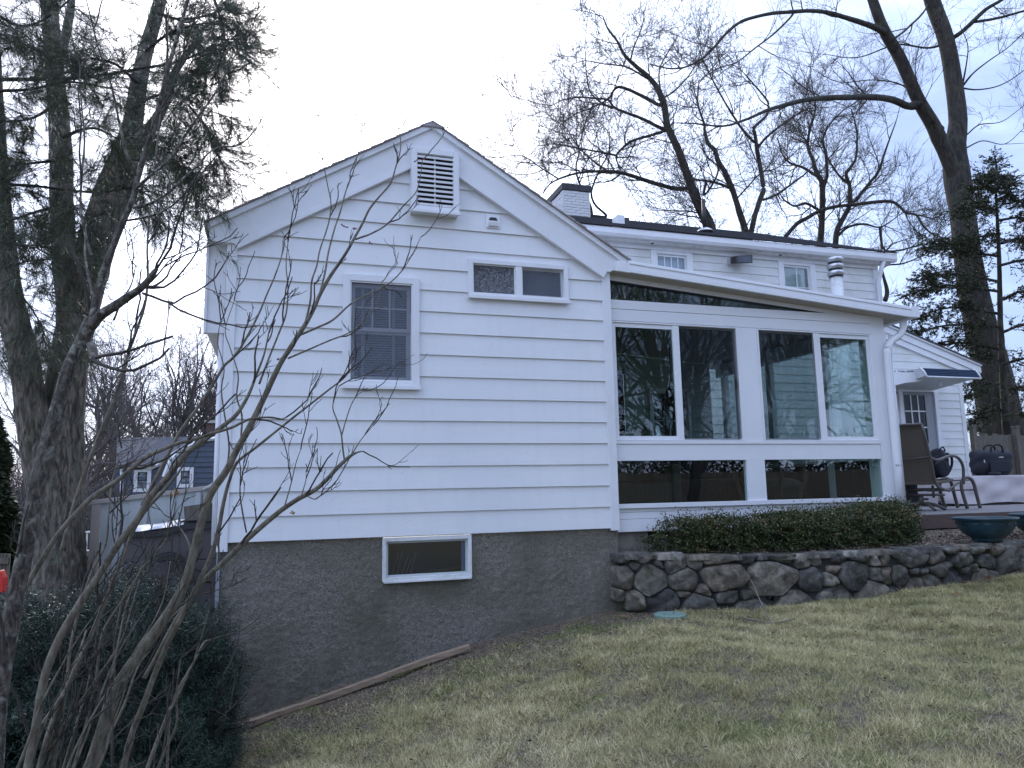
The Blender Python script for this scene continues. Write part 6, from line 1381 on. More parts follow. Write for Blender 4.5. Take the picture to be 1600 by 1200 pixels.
# ------------------------------------------------------------------ evergreen sprays at right
def hemlock(name, label, Y, axis, arms, seed, leafn, dens=1.0, size=(.05, .13)):
    rng = np.random.default_rng(seed); b_ = at(axis[0][0], axis[0][1], Y=Y); root = thing(name, (b_[0], Y, -.3), label, 'evergreen tree')
    Q, R = limb3(axis, Y, 0, -.4); solid_limb(Q, R, 'trunk', 'bark_dark', root, 8, seed=seed)
    L = []; br = []
    for pts in arms:
        q, r = limb3([(x, y, 5-3.5*i/(len(pts)-1)) for i, (x, y) in enumerate(pts)], Y+rng.uniform(-.5, .5), rng.uniform(-1.4, .6)); L.append((q, r)); br.append((q, r))
    v = []
    for q, r in br: q2 = resample(q, 12); v.append(tubes(q2[None], np.interp(np.linspace(0, 1, 12), np.linspace(0, 1, len(r)), r)[None], 5))
    vv, ff = merge(v); npmesh('branches', vv, ff, 'bark_dark', root)['kind'] = 'stuff'
    P0, T0, L0 = [], [], []
    for q, r in L:
        n = int(26*dens*np.linalg.norm(q[-1]-q[0])+10); i = rng.uniform(0.08, 1, n)**.85*(len(q)-1); j = np.minimum(i.astype(int), len(q)-2); f = (i-j)[:, None]
        P0.append(q[j]*(1-f)+q[j+1]*f); T0.append(q[j+1]-q[j]); L0.append(rng.uniform(.25, .62, n)*(1.15-.45*i/(len(q)-1)))
    P0, T0, L0 = np.vstack(P0), np.vstack(T0), np.concatenate(L0)
    P, R = spawn(P0, T0, L0, np.full(len(L0), .006), rng, 6, (35, 75), .12, -.03, .3, flat=.6); tw = [tubes(P, R, 3)]
    pos, tan, rr, Lx, _ = sample(P, R, 3, rng, .2, 1); P2, R2 = spawn(pos, tan, Lx*rng.uniform(.3, .55, len(Lx)), np.full(len(Lx), .004), rng, 4, (30, 60), .1, -.02, .4, flat=.6); tw.append(tubes(P2, R2, 3))
    vv, ff = merge(tw); npmesh('twigs', vv, ff, 'bark_dark', root)['kind'] = 'stuff'
    C = []; Dd = []
    for PP, kk in ((P, leafn), (P2, leafn)):
        pos, tan, _, _, _ = sample(PP, np.ones(PP.shape[:2]), kk, rng, .1, 1); C.append(pos); Dd.append(tan)
    C, Dd = np.vstack(C), np.vstack(Dd); Dd /= np.linalg.norm(Dd, axis=1, keepdims=True)+1e-9
    q = perp(Dd, rng); q[:, 2] *= .4; Dd2 = Dd*.6+q*.9; Dd2[:, 2] -= .12; Dd2 /= np.linalg.norm(Dd2, axis=1, keepdims=True); n = len(C)
    ln = rng.uniform(size[0], size[1], n); v, f = quads_at(C+Dd2*ln[:, None]*.4, Dd2, perp(Dd2, rng), ln, ln*.42)
    npmesh('needles', v, f, 'hemlock_sprays', root, tone=np.repeat(np.clip(rng.uniform(0, 1, n), 0, 1), 4))['kind'] = 'stuff'
arms = []
rr_ = random.Random(4)
H_ = [((1560, 330), (1530, 322), (1495, 330)), ((1552, 300), (1535, 292), (1520, 300)), ((1560, 312), (1580, 305), (1600, 318)), ((1558, 345), (1595, 340), (1620, 350)), ((1562, 365), (1520, 372), (1470, 385)),
      ((1565, 380), (1600, 372), (1640, 385)), ((1560, 400), (1500, 392), (1445, 382)), ((1562, 415), (1610, 405), (1650, 420)), ((1560, 440), (1500, 428), (1440, 432)), ((1560, 455), (1480, 446), (1412, 462)), ((1562, 470), (1600, 455), (1650, 470)),
      ((1560, 490), (1490, 480), (1420, 498)), ((1562, 510), (1480, 508), (1400, 530)), ((1565, 520), (1610, 505), (1660, 520)), ((1560, 545), (1500, 535), (1440, 548)), ((1560, 560), (1520, 562), (1480, 585)), ((1565, 570), (1610, 560), (1650, 580)),
      ((1560, 600), (1530, 598), (1508, 622)), ((1565, 610), (1600, 605), (1650, 630)), ((1562, 640), (1535, 645), (1515, 668)), ((1568, 650), (1600, 645), (1640, 668)), ((1556, 290), (1566, 282), (1578, 288)), ((1556, 285), (1545, 277), (1536, 280)), ((1555, 275), (1557, 262), (1556, 250))]
hemlock('hemlock_tree', 'dark evergreen with drooping sprays and pointed top, in front of the great oak trunk', 15.5, [(1575, 700, 14), (1568, 600, 11), (1563, 500, 8), (1561, 400, 6), (1557, 320, 4), (1555, 262, 2)], H_, 31, 13, 0.95, (.035, .085))
# dark evergreens at the far left edge
def fir(name, label, x, y, H, Rr, seed, n=26000):
    rng = np.random.default_rng(seed); root = thing(name, (x, y, -.4), label, 'evergreen tree')
    MB().tube([(x, y, -.4), (x, y, H*.95)], [.14, .02], 8).build('trunk', 'bark_dark', root, True)
    t = rng.uniform(0, 1, n)**.8; a = rng.uniform(0, 2*np.pi, n); lay = 0.75+.25*np.sin(t*H*5+2*np.sin(a*3)); r = Rr*(1-t)**.8*lay*rng.uniform(.35, 1, n)**.5
    C = np.stack([x+np.cos(a)*r, y+np.sin(a)*r, t*H-.25*r-.2], 1); Dd = np.stack([np.cos(a), np.sin(a), np.full(n, -.25)], 1)+rng.normal(size=(n, 3))*.35; Dd /= np.linalg.norm(Dd, axis=1, keepdims=True)
    ln = rng.uniform(.06, .16, n); v, f = quads_at(C, Dd, perp(Dd, rng), ln, ln*.3); npmesh('foliage', v, f, 'hemlock_sprays', root, tone=np.repeat(rng.uniform(0, .85, n), 4))['kind'] = 'stuff'
q = at(-8, 700, Y=11.0); fir('fir_tree', 'dark evergreen shrub tree at the left edge behind the pine trunk', q[0]-.15, 11.0, 3.3, .95, 61, 40000)
q = at(95, 780, Y=22.0); fir('fir_tree', 'small dark evergreen far behind, between the trunks and the neighbour house', q[0]+.15, 22.0, 3.4, .8, 63, 12000)

# ------------------------------------------------------------------ big pine cluster on the left
def pine():
    Y = 8.2; rng = np.random.default_rng(71); b_ = at(85, 900, Y=Y); root = thing('pine_tree', (b_[0], Y, -.3), 'large white pine with three rough grey stems and hanging needle tufts, left of the house', 'tree')
    T = [([(88, 960, 88), (88, 860, 80), (86, 780, 76), (90, 720, 72), (96, 660, 62), (104, 600, 56), (112, 540, 54), (128, 470, 54), (143, 410, 54), (160, 350, 52), (180, 290, 48), (198, 235, 38), (208, 190, 28), (215, 140, 25), (228, 80, 22), (245, 20, 19), (262, -50, 15), (280, -140, 10)], .5, 'trunk'),
         ([(92, 820, 60), (76, 765, 58), (62, 710, 52), (52, 660, 46), (44, 600, 42), (32, 540, 42), (18, 480, 40), (8, 420, 38), (2, 350, 34), (-6, 250, 30), (-10, 130, 24), (-14, 0, 18)], -.3, 'trunk'),
         ([(112, 560, 40), (108, 480, 36), (100, 400, 34), (97, 320, 33), (95, 230, 31), (90, 160, 28), (84, 90, 26), (78, 20, 24), (72, -60, 18), (70, -160, 10)], .9, 'trunk'),
         ([(200, 228, 22), (222, 215, 19), (238, 196, 17), (258, 160, 14), (275, 110, 11), (300, 75, 9), (315, 60, 8)], .6, 'limb'), ([(96, 80, 14), (105, 45, 13), (112, 0, 11), (118, -50, 8)], .4, 'limb')]
    for i, (pts, dy, nm) in enumerate(T):
        Q, R = limb3(pts, Y, dy, -.5 if i == 0 else None); solid_limb(Q, R, nm, 'bark_grey', root, 84, .035, seed=i)
    BR = [[(-20, 124, 6), (70, 124, 6), (120, 122, 5), (170, 116, 5), (220, 107, 4.5), (275, 98, 4), (315, 82, 3), (345, 68, 2)], [(-20, 142, 6), (45, 140, 4), (110, 128, 3), (180, 140, 2)], [(-20, 288, 5), (50, 290, 4.5), (110, 298, 4), (165, 300, 3.5), (215, 290, 2)], [(-10, 20, 5), (30, 40, 4), (70, 30, 3), (120, -10, 2)],
          [(315, 60, 5), (300, 75, 4), (312, 100, 4), (322, 118, 3.5), (318, 150, 3)], [(295, 165, 4), (312, 185, 5), (325, 205, 5), (333, 228, 4), (345, 252, 2.5), (358, 278, 1.5)], [(345, 40, 3), (350, 60, 3), (365, 62, 2), (385, 75, 1)], [(335, 0, 4), (345, 30, 3.5), (352, 70, 3), (340, 110, 2)],
          [(84, 90, 6), (40, 70, 4), (0, 60, 3)], [(90, 160, 6), (50, 185, 4), (0, 190, 3)], [(97, 250, 6), (50, 255, 4), (0, 262, 2.5)], [(97, 215, 6), (140, 200, 4), (175, 212, 3), (200, 235, 2)], [(208, 170, 6), (240, 150, 4), (275, 150, 3), (300, 160, 2)], [(100, 320, 5), (60, 330, 4), (15, 345, 3)], [(215, 130, 5), (180, 100, 4), (140, 90, 3)],
          [(245, 20, 5), (280, 30, 4), (320, 25, 3), (360, 10, 2)], [(228, 80, 5), (260, 55, 4), (300, 40, 3), (335, 35, 2)], [(165, 330, 4), (140, 350, 3), (110, 370, 2)], [(180, 290, 4), (220, 300, 3), (250, 318, 2), (262, 340, 1.5)], [(200, 250, 4), (245, 250, 3), (290, 262, 2), (315, 285, 1.5)], [(205, 215, 4), (250, 230, 3), (285, 235, 2)], [(8, 440, 4), (40, 470, 3), (60, 500, 2), (75, 535, 1.5)], [(8, 420, 4), (45, 408, 3), (85, 405, 2)], [(-10, 350, 4), (25, 380, 3), (60, 388, 2)], [(-10, 500, 4), (10, 520, 3), (35, 560, 2)]]
    L = []; out = []
    for i, pts in enumerate(BR):
        q, r = limb3(pts, Y-rng.uniform(.2, 1.6), rng.uniform(-.6, .4)); L.append((q, r)); out.append((q, r))
    bm_ = [tubes(resample(q, 16)[None], np.interp(np.linspace(0, 1, 16), np.linspace(0, 1, len(r)), r)[None], 6) for q, r in out]; v, f = merge(bm_); npmesh('branches', v, f, 'bark_dark', root, True)['kind'] = 'stuff'
    P0, T0, L0 = [], [], []
    for q, r in L:
        n = int(21*np.linalg.norm(q[-1]-q[0])+12); i = rng.uniform(.05, 1, n)*(len(q)-1); j = np.minimum(i.astype(int), len(q)-2); f = (i-j)[:, None]
        P0.append(q[j]*(1-f)+q[j+1]*f); T0.append(q[j+1]-q[j]); L0.append(rng.uniform(.2, .7, n))
    P0, T0, L0 = np.vstack(P0), np.vstack(T0), np.concatenate(L0)
    P, R = spawn(P0, T0, L0, np.full(len(L0), .0038), rng, 6, (30, 70), .16, -.03, .5, flat=.3); tw = [tubes(P, R, 4)]
    pos, tan, _, Lx, _ = sample(P, R, 3, rng, .2, 1); P2, R2 = spawn(pos, tan, Lx*rng.uniform(.3, .6, len(Lx)), np.full(len(Lx), .0024), rng, 4, (25, 55), .12, .0, .5); tw.append(tubes(P2, R2, 3)); v, f = merge(tw); npmesh('twigs', v, f, 'twig_bark', root)['kind'] = 'stuff'
    ends = np.vstack([P[:, -1], P[:, -2], P2[:, -1], P2[:, -2]]); dr_ = np.vstack([P[:, -1]-P[:, -2]]*2+[P2[:, -1]-P2[:, -2]]*2)
    dr_ /= np.linalg.norm(dr_, axis=1, keepdims=True); K = 22; C = np.repeat(ends, K, 0); A = np.repeat(dr_, K, 0); n = len(C)
    C = C-A*rng.uniform(0, .10, (n, 1)); q = perp(A, rng); aa = rng.uniform(.25, 1.15, (n, 1)); Dd = A*np.cos(aa)+q*np.sin(aa); Dd[:, 2] -= .22; Dd /= np.linalg.norm(Dd, axis=1, keepdims=True)
    ln = rng.uniform(.09, .17, n); wd = np.full(n, .0032); S_ = perp(Dd, rng); v = np.stack([C-S_*wd[:, None]*.5, C+S_*wd[:, None]*.5, C+Dd*ln[:, None]], 1).reshape(-1, 3)
    npmesh('needles', v, np.arange(len(v)).reshape(-1, 3), 'pine_needles', root, tone=np.repeat(np.clip(rng.uniform(0, 1, n), 0, 1), 3))['kind'] = 'stuff'
    print('pine needles', n)
pine()

# ------------------------------------------------------------------ yew bush in the left foreground
def yew():
    rng = np.random.default_rng(81); root = thing('yew_bush', (-.95, 5.3, -.3), 'dense dark blue-green yew bush at the left below the sapling stems', 'bush')
    lobes = [(-.95, 5.35, .35, .72, .62, .72), (-.58, 5.15, .10, .36, .45, .62), (-1.45, 5.3, .38, .55, .55, .62), (-.70, 4.75, .0, .50, .40, .42), (-1.35, 4.7, .10, .6, .45, .55), (-.80, 5.6, .40, .48, .5, .56), (-2.0, 5.0, .25, .6, .6, .6), (-.52, 5.35, .25, .30, .4, .50)]
    core = MB()
    C, Dd = [], []
    for k, (x, y, z, a, b_, c_) in enumerate(lobes):
        n = int(15000*a*c_*2.2); d = rdir(rng, n); lump = 1+.10*np.sin(d[:, 0]*9+k)+.09*np.sin(d[:, 1]*11+k*2)+.09*np.sin(d[:, 2]*13+k*3)
        s = (1-np.abs(rng.normal(0, .14, n)))*lump; C.append(np.stack([x+d[:, 0]*a*s, y+d[:, 1]*b_*s, z+d[:, 2]*c_*s], 1)); dd = d*.8+np.array([0, 0, .5])+rng.normal(size=(n, 3))*.35; Dd.append(dd)
    C, Dd = np.vstack(C), np.vstack(Dd); Dd /= np.linalg.norm(Dd, axis=1, keepdims=True); ok = C[:, 2] > -.35; C, Dd = C[ok], Dd[ok]; n = len(C)
    # every tip is a little spray of flat needles either side of a shoot
    K = 9; t = np.tile(np.linspace(-.03, .045, K), n); C2 = np.repeat(C, K, 0)+np.repeat(Dd, K, 0)*t[:, None]; A = np.repeat(Dd, K, 0); S0 = np.repeat(perp(Dd, rng), K, 0); sg = np.tile([1, -1, .6]*3, n)[:, None]
    D2 = A*.55+S0*sg+rng.normal(size=A.shape)*.25; D2 /= np.linalg.norm(D2, axis=1, keepdims=True); m_ = len(C2); ln = rng.uniform(.020, .034, m_); S_ = perp(D2, rng); w_ = .0042
    v = np.stack([C2-S_*w_*.5, C2+S_*w_*.5, C2+D2*ln[:, None]], 1).reshape(-1, 3)
    tone = np.repeat(np.clip(rng.uniform(0, .86, n)*(.55+.45*np.sin(C[:, 0]*9+C[:, 2]*7)**2)+.16*(C[:, 2] > .80)*rng.uniform(0, 1.4, n), 0, 1), K*3)
    npmesh('needles', v, np.arange(len(v)).reshape(-1, 3), 'yew_needles', root, tone=tone)['kind'] = 'stuff'
    pos = np.array([(-.95, 5.2, -.3), (-1.3, 5.1, -.3), (-.7, 5.1, -.3), (-1.8, 5.0, -.3)]).repeat(30, 0); P, R = spawn(pos, np.tile([0, 0, 1.0], (120, 1)), rng.uniform(.7, 1.25, 120), np.full(120, .014), rng, 7, (5, 50), .1, .03, .3)
    pos, tan, rr, L_, _ = sample(P, R, 5, rng, .3, 1); P2, R2 = spawn(pos, tan, L_*.35, np.full(len(L_), .005), rng, 5, (25, 60), .12, .05, .4); v, f = merge([tubes(P, R, 4), tubes(P2, R2, 3)]); npmesh('stems', v, f, 'bark_dark', root)['kind'] = 'stuff'
    print('yew', n*K)
yew()

# ------------------------------------------------------------------ multi-stemmed sapling in front
def stems_thing(name, label, cat, Y, stems, seed, mat, twig_per_m=3.2, L1=.34, leaves=(), gz0=-.25, minr=.0017, dys=None, wscale=.70):
    rng = np.random.default_rng(seed); b_ = at(stems[0][0][0], stems[0][0][1], Y=Y); root = thing(name, (b_[0], Y, gz0), label, cat); L = []
    for i, pts in enumerate(stems):
        yy = Y+(dys[i] if dys else 0); Q, R = limb3([(x, y, w_*wscale) for x, y, w_ in pts], yy, rng.uniform(-.15, .25)); 
        if pts[0][1] > 1100:
            P = Q[0]; e = np.array([P[0]-.25*(Q[3][0]-P[0]), P[1]+rng.uniform(-.1, .1), gz0-.15]); Q = np.vstack([catmull([e, P, Q[1]], 4)[:-4], Q]); R = np.r_[np.full(len(Q)-len(R), R[0]*1.08), R]
        solid_limb(Q, R, 'stem', mat, root, 10, .035, seed=i); L.append((Q, R))
    twigs_from(L, rng, L1, twig_per_m, 2, 'twig_bark' if mat != 'x' else mat, root, r1=.45, t0=.30, up=.13, wig=.14, minr=minr, ang=(20, 50), ks=(2, 1.0 and 2), ratio=(.25, .6), taper=.6)
    return root, L
ST1 = [
 [(142, 1215, 27), (161, 1140, 26), (187, 1069, 25), (215, 1025, 24), (240, 990, 23), (268, 950, 22), (289, 911, 21), (304, 860, 19), (315, 814, 18), (330, 770, 17), (353, 737, 16), (370, 703, 15), (387, 673, 14), (410, 627, 13), (432, 580, 12), (443, 560, 11), (462, 530, 10.5), (477, 507, 10), (490, 483, 9), (500, 460, 8.5), (515, 433, 8), (533, 407, 7), (545, 388, 6.5), (553, 373, 6), (566, 350, 5.5), (577, 327, 5), (592, 308, 4), (610, 287, 3.6), (618, 262, 3), (626, 232, 2.4), (624, 200, 2)],
 [(40, 1215, 20), (54, 1150, 19), (67, 1069, 18), (86, 1012, 17.5), (108, 970, 17), (131, 934, 16), (160, 890, 15.5), (187, 847, 15), (215, 812, 15), (233, 780, 14), (262, 745, 13.5), (290, 710, 13), (312, 692, 12.5), (333, 677, 11), (353, 662, 10), (370, 647, 9), (388, 618, 7), (400, 587, 6), (412, 556, 4), (420, 520, 3)],
 [(190, 1215, 15), (205, 1150, 14), (225, 1099, 13), (243, 1050, 13), (262, 1005, 12.5), (283, 965, 12), (300, 930, 11), (318, 895, 10.5), (332, 862, 10), (342, 825, 9.5), (349, 787, 8.5), (358, 752, 7.5), (370, 723, 7), (395, 703, 6), (420, 683, 5.5), (455, 655, 5), (487, 630, 4.5), (515, 608, 4), (540, 588, 3.2), (555, 565, 2.2)],
 [(225, 1060, 10), (245, 1025, 10), (272, 975, 11), (300, 930, 11), (320, 905, 11.5), (353, 875, 12), (375, 853, 12), (397, 833, 12), (420, 813, 11.5), (440, 797, 11), (465, 780, 10.5), (488, 768, 10), (507, 753, 10), (528, 730, 9), (547, 713, 7.5), (558, 707, 4), (567, 705, 2.5)],
 [(538, 718, 4), (535, 695, 3.6), (533, 677, 3.4), (526, 655, 3), (520, 637, 2.6), (524, 618, 2.2), (530, 603, 1.6)], [(534, 680, 3), (541, 655, 2.6), (549, 632, 2.2), (558, 618, 1.8), (567, 611, 1.3)], [(551, 708, 3), (562, 690, 2.4), (574, 675, 2), (583, 665, 1.4)],
 [(58, 1215, 14), (75, 1150, 13), (94, 1099, 12), (118, 1045, 11), (142, 994, 10), (162, 945, 9.5), (180, 900, 9), (196, 860, 8.5), (212, 822, 8), (232, 792, 7.5), (255, 768, 7), (278, 740, 6)],
 [(-10, 990, 12), (15, 950, 12), (37, 922, 11.5), (62, 880, 11.5), (90, 836, 11), (118, 803, 11), (143, 778, 11), (165, 763, 10.5), (187, 748, 10), (210, 728, 9.5), (233, 712, 9), (255, 702, 8.5), (277, 693, 8), (305, 686, 7), (333, 677, 6.5), (362, 668, 6), (390, 655, 5.5), (420, 652, 4.5), (440, 655, 4), (447, 652, 3)],
 [(96, 860, 8), (115, 790, 8), (133, 737, 8), (155, 680, 7.5), (177, 627, 7), (190, 590, 6.5), (200, 553, 6.5), (215, 512, 6), (227, 473, 5.5), (231, 430, 5), (230, 387, 4.5), (234, 335, 4), (240, 283, 3.6), (246, 220, 3.2), (252, 170, 3), (257, 133, 2.6), (261, 70, 2.2), (264, 10, 2)],
 [(222, 790, 8), (250, 735, 8), (280, 677, 7.5), (308, 638, 7), (333, 600, 6.5), (350, 572, 6), (363, 560, 5.5), (378, 540, 5), (393, 513, 4.5), (406, 487, 4), (417, 460, 3.6), (430, 430, 3), (440, 400, 2.4), (443, 372, 2)],
 [(405, 600, 5), (420, 560, 4.5), (436, 520, 4), (447, 490, 3.6), (450, 450, 3), (447, 415, 2.5), (450, 378, 2)],
 [(477, 505, 5), (485, 470, 4.5), (487, 440, 4), (495, 415, 3.6), (500, 390, 3.4), (513, 350, 3), (517, 318, 2.6), (512, 290, 2.2), (506, 258, 2), (502, 220, 1.6), (497, 180, 1)],
 [(500, 458, 5), (508, 425, 4.4), (513, 395, 4), (522, 360, 3.6), (532, 330, 3.2), (540, 300, 2.8), (552, 268, 2.4), (560, 235, 2), (565, 195, 1.4)],
 [(555, 374, 4.5), (580, 365, 4), (605, 350, 3.6), (630, 322, 3), (650, 300, 2.6), (657, 275, 2), (660, 250, 1.5)], [(465, 525, 5.5), (495, 512, 5), (520, 500, 4.5), (548, 475, 4), (575, 460, 3.6), (600, 448, 3.2), (622, 430, 2.8), (640, 405, 2.2), (658, 370, 1.5)],
 [(450, 560, 4.5), (485, 545, 4), (515, 532, 3.6), (545, 520, 3), (570, 500, 2.6), (590, 470, 2), (597, 440, 1.4)],
 [(352, 745, 4.5), (358, 700, 4), (352, 655, 3.4), (346, 610, 3), (350, 575, 2.6), (340, 535, 2), (345, 500, 1.5)], [(376, 690, 4.5), (378, 650, 4), (370, 620, 3.4), (372, 585, 3), (360, 545, 2.4), (352, 515, 1.8), (366, 470, 1.4)],
 [(385, 832, 3.5), (378, 795, 3.4), (375, 770, 3), (376, 735, 2.6), (374, 715, 2.2), (382, 690, 1.6)], [(445, 790, 3), (455, 755, 2.6), (462, 725, 2.2), (470, 702, 1.5)], [(470, 778, 2.6), (478, 750, 2), (478, 738, 1.4)], [(480, 775, 3), (492, 780, 2.4), (502, 774, 1.6)],
 [(80, 1215, 9), (95, 1130, 8), (105, 1060, 7), (112, 1000, 6.5), (128, 940, 6), (145, 890, 5.5), (165, 850, 5), (170, 800, 4), (176, 750, 3), (190, 700, 2)], [(110, 1215, 7), (135, 1130, 6), (150, 1060, 5.5), (160, 990, 5), (190, 940, 4.5), (215, 900, 4), (235, 870, 3.4), (258, 845, 3), (268, 800, 2.4), (272, 778, 2)],
 [(225, 1215, 10), (245, 1160, 9), (265, 1110, 8), (280, 1075, 7), (300, 1040, 5), (318, 1005, 4), (328, 1000, 3)], [(265, 1112, 5), (282, 1080, 4.4), (300, 1040, 3.6), (313, 1000, 3), (327, 953, 2)], [(240, 1215, 7), (262, 1165, 6), (276, 1130, 5), (276, 1080, 4), (282, 1030, 3)], [(70, 1215, 6), (90, 1150, 5.5), (130, 1090, 5), (165, 1040, 4.5), (190, 1000, 4), (205, 950, 3), (218, 905, 2.4)],
 [(180, 1075, 5), (178, 1020, 4.4), (186, 960, 3.6), (200, 905, 3)], [(300, 880, 4), (295, 850, 3.6), (285, 830, 3), (270, 810, 2.4)], [(20, 1215, 8), (60, 1140, 6), (100, 1080, 5.5), (120, 1030, 5), (135, 985, 4)]]
rq_ = random.Random(12)
for _ in range(9):
    x = rq_.uniform(15, 250); y = 1215; w_ = rq_.uniform(4, 8); h_ = rq_.uniform(160, 420); sl_ = rq_.uniform(.25, .62); ST1.append([(x+h_*t*sl_*(1+.15*math.sin(t*5+x))+rq_.uniform(-4, 4)*t, y-h_*t, w_*(1-.72*t)) for t in (0, .2, .4, .6, .8, 1)])
dys = [0, -.2, .1, .1, .1, .1, .1, -.1, -.3, -.2, 0, 0, .05, 0, 0, .1, .1, .05, 0, .1, .1, .1, .1, -.1, 0, .2, .25, .1, -.1, .1, 0, -.2]
dys = (dys+[rq_.uniform(-.3, .3) for _ in range(60)])[:len(ST1)]
rt, LS = stems_thing('bare_sapling', 'many-stemmed leafless sapling fanning across the left of the white gable', 'sapling', 3.0, ST1, 83, 'stem_bark', 2.6, .26, dys=dys)
ST2 = [[(-6, 1120, 38), (4, 1050, 37), (14, 990, 36), (24, 930, 35), (38, 870, 34), (50, 800, 33), (62, 740, 32), (78, 680, 31), (95, 620, 30), (110, 570, 29), (127, 535, 28), (143, 500, 28)],
       [(140, 512, 24), (158, 492, 22), (180, 478, 20), (200, 464, 18), (218, 452, 16), (232, 438, 15), (240, 426, 12), (245, 420, 8)], [(226, 448, 9), (240, 449, 8), (256, 449, 5)], [(222, 458, 6), (240, 464, 5.5), (255, 470, 5), (268, 473, 6), (272, 474, 4)], [(236, 440, 5), (250, 425, 3.6), (262, 410, 2.8), (280, 395, 2)],
       [(143, 505, 16), (152, 460, 15), (163, 420, 14), (177, 385, 13.5), (193, 345, 13), (208, 310, 12.5), (215, 280, 12), (225, 245, 11.5), (238, 205, 11), (250, 160, 10), (262, 110, 9), (275, 65, 8), (288, 20, 7), (300, -20, 6)],
       [(212, 295, 7), (240, 270, 6), (262, 252, 5.5), (280, 225, 5), (297, 200, 4.4), (315, 175, 4), (330, 155, 3.6), (350, 120, 3), (365, 90, 2.6), (385, 62, 2), (395, 30, 1.4)], [(208, 325, 7), (235, 318, 6), (262, 302, 5.5), (285, 280, 5), (305, 262, 4.4), (325, 240, 3.6), (340, 230, 3)], [(196, 345, 5), (225, 340, 4.4), (255, 330, 4), (280, 312, 3), (300, 290, 2.4), (320, 265, 2)],
       [(143, 400, 6), (132, 360, 5.5), (126, 320, 5), (128, 270, 4.5), (132, 220, 4), (128, 170, 3), (124, 120, 2.4)], [(213, 275, 6), (198, 240, 5.5), (188, 200, 5), (180, 160, 4.5), (170, 120, 4), (155, 80, 3.4), (145, 40, 3), (135, 0, 2)], [(232, 215, 5), (245, 180, 4.4), (262, 165, 3.6), (285, 130, 3), (300, 95, 2)],
       [(143, 540, 20), (147, 552, 17), (146, 563, 13)], [(148, 480, 6), (140, 440, 5.5), (133, 400, 5), (135, 350, 4)], [(178, 500, 5), (190, 470, 4), (205, 445, 3), (212, 415, 2)]]
rt2, LS2 = stems_thing('lichened_tree', 'nearest leafless tree at the left edge, lichened bark and a broken forked limb', 'tree', 2.6, ST2, 87, 'bark_lichen', 2.2, .32, dys=[0]*12+[-.03, .05, .05])
# last seed heads and withered leaves on the sapling
def bits(name, pts, s, mat, parent, Y=3.0):
    m_ = MB(); r_ = random.Random(2)
    for x, y in pts:
        c_ = at(x, y, Y=Y)
        for _ in range(3):
            d = np.array([r_.uniform(-1, 1), r_.uniform(-1, 1), r_.uniform(-.2, 1)]); d /= np.linalg.norm(d); q = np.cross(d, [0.3, 1, 0.2]); q /= np.linalg.norm(q)
            m_.add([c_, c_+d*s*.5+q*s*.28, c_+d*s, c_+d*s*.5-q*s*.28], [(0, 1, 2, 3)])
    m_.build(name, mat, parent)
simple('withered', (0.16, 0.07, 0.09), .8, .2, 20); simple('tan_pod', (0.45, 0.30, 0.16), .8, .2, 20)
bits('withered_leaf', [(497, 182), (565, 196), (624, 201), (535, 353), (541, 356), (554, 359), (578, 381), (650, 252), (662, 250), (437, 562)], .014, 'withered', rt)
bits('seed_head', [(273, 772), (274, 770), (272, 775)], .018, 'tan_pod', rt); bits('seed_head', [(456, 803), (457, 802)], .014, 'tan_pod', rt)

# furniture glimpsed through the sunroom glass
tb = thing('side_table', (5.55, 7.5, 1.22), 'dark table with curved cabriole legs behind the lower right sunroom pane', 'table')
MB().box(5.22, 5.92, 7.25, 7.75, 1.80, 1.835).build('tabletop', 'deck_fascia', tb, bev=0.006)
for x, sx in ((5.27, 1), (5.87, -1)):
    for y_, sy in ((7.3, 1), (7.7, -1)): MB().tube(catmull([(x, y_, 1.80), (x-.03*sx, y_-.02*sy, 1.68), (x+.03*sx, y_+.02*sy, 1.45), (x+.01*sx, y_, 1.28), (x-.04*sx, y_-.02*sy, 1.225)], 4), [.03, .03, .03, .032, .032, .03, .026, .024, .022, .02, .018, .016, .015, .016, .018, .02, .022], 8).build('leg', 'deck_fascia', tb, True)
sf = thing('wicker_sofa', (4.0, 8.9, 1.22), 'dark sofa in the sunroom behind the left panes', 'sofa')
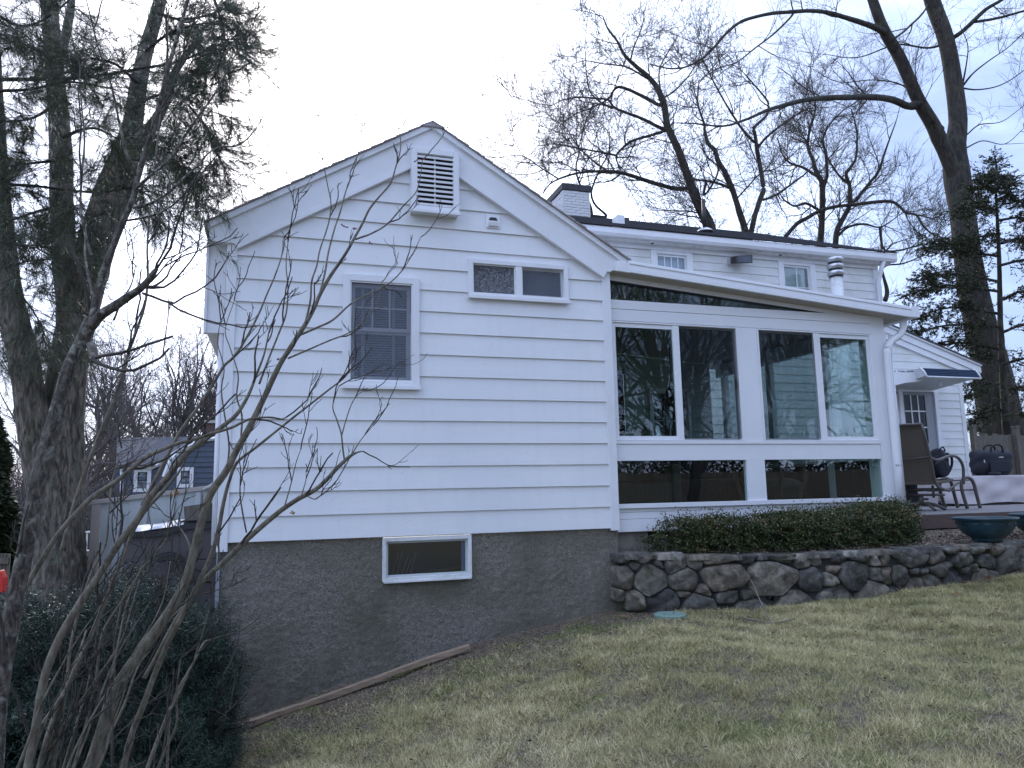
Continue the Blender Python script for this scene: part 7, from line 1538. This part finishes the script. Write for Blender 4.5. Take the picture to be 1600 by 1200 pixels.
MB().box(3.4, 4.9, 8.6, 9.3, 1.30, 1.66).build('seat', 'interior_dark', sf, bev=.04); MB().box(3.4, 4.9, 9.2, 9.42, 1.66, 2.15).build('backrest', 'dark_bronze', sf, bev=.05)
for x in (3.3, 4.9): MB().box(x, x+.14, 8.6, 9.4, 1.22, 1.9).build('armrest', 'dark_bronze', sf, bev=.03)
sb = thing('darkening_bench', (5.8, 9.4, 1.22), 'dark bench added along the back of the sunroom to darken the lower panes', 'bench')  # added dark mass that dims the view through the lower panes
MB().box(5.05, 6.5, 8.95, 9.6, 1.28, 1.70).build('seat', 'dark_fabric', sb, bev=.04); MB().box(5.05, 6.5, 9.5, 9.72, 1.70, 2.05).build('backrest', 'dark_fabric', sb, bev=.04)
ac = thing('armchair', (6.15, 8.2, 1.22), 'dark rounded armchair in the sunroom at the right-hand corner', 'armchair')
lumpy('seat', (6.12, 8.1, 1.52), (.30, .32, .16), 'interior_dark', None, None, 51, ac, 3.5); lumpy('backrest', (6.12, 8.42, 1.82), (.30, .13, .34), 'interior_dark', None, None, 52, ac, 3.0)
for x in (5.92, 6.32):
    for y_ in (7.85, 8.4): MB().tube([(x, y_, 1.4), (x, y_, 1.221)], .02, 6).build('leg', 'interior_dark', ac)
hl = thing('hanging_lantern', (4.95, 8.6, 2.9), 'black lantern hanging inside the sunroom', 'lantern')
MB().lathe((4.95, 8.6, 2.80), [(0, -.17), (.07, -.14), (.09, .05), (.03, .12), (0, .13)], 6).build('shade', 'black_metal', hl); MB().tube([(4.95, 8.6, 2.9), (4.95, 8.6, 3.60)], .006, 5).build('chain', 'black_metal', hl)
fl_ = thing('floor_lamp', (5.05, 9.4, 1.22), 'lamp with grey drum shade standing inside the sunroom', 'lamp')
MB().lathe((5.05, 9.4, 1.22), [(0, 0), (.14, 0), (.13, .02), (.015, .03), (.015, 1.0)], 12).build('stand', 'black_metal', fl_, True); MB().lathe((5.05, 9.4, 2.2), [(.17, 0), (.12, .26)], 16).build('lamp_shade', 'galvanised', fl_, True)
print('objects', len(bpy.data.objects))
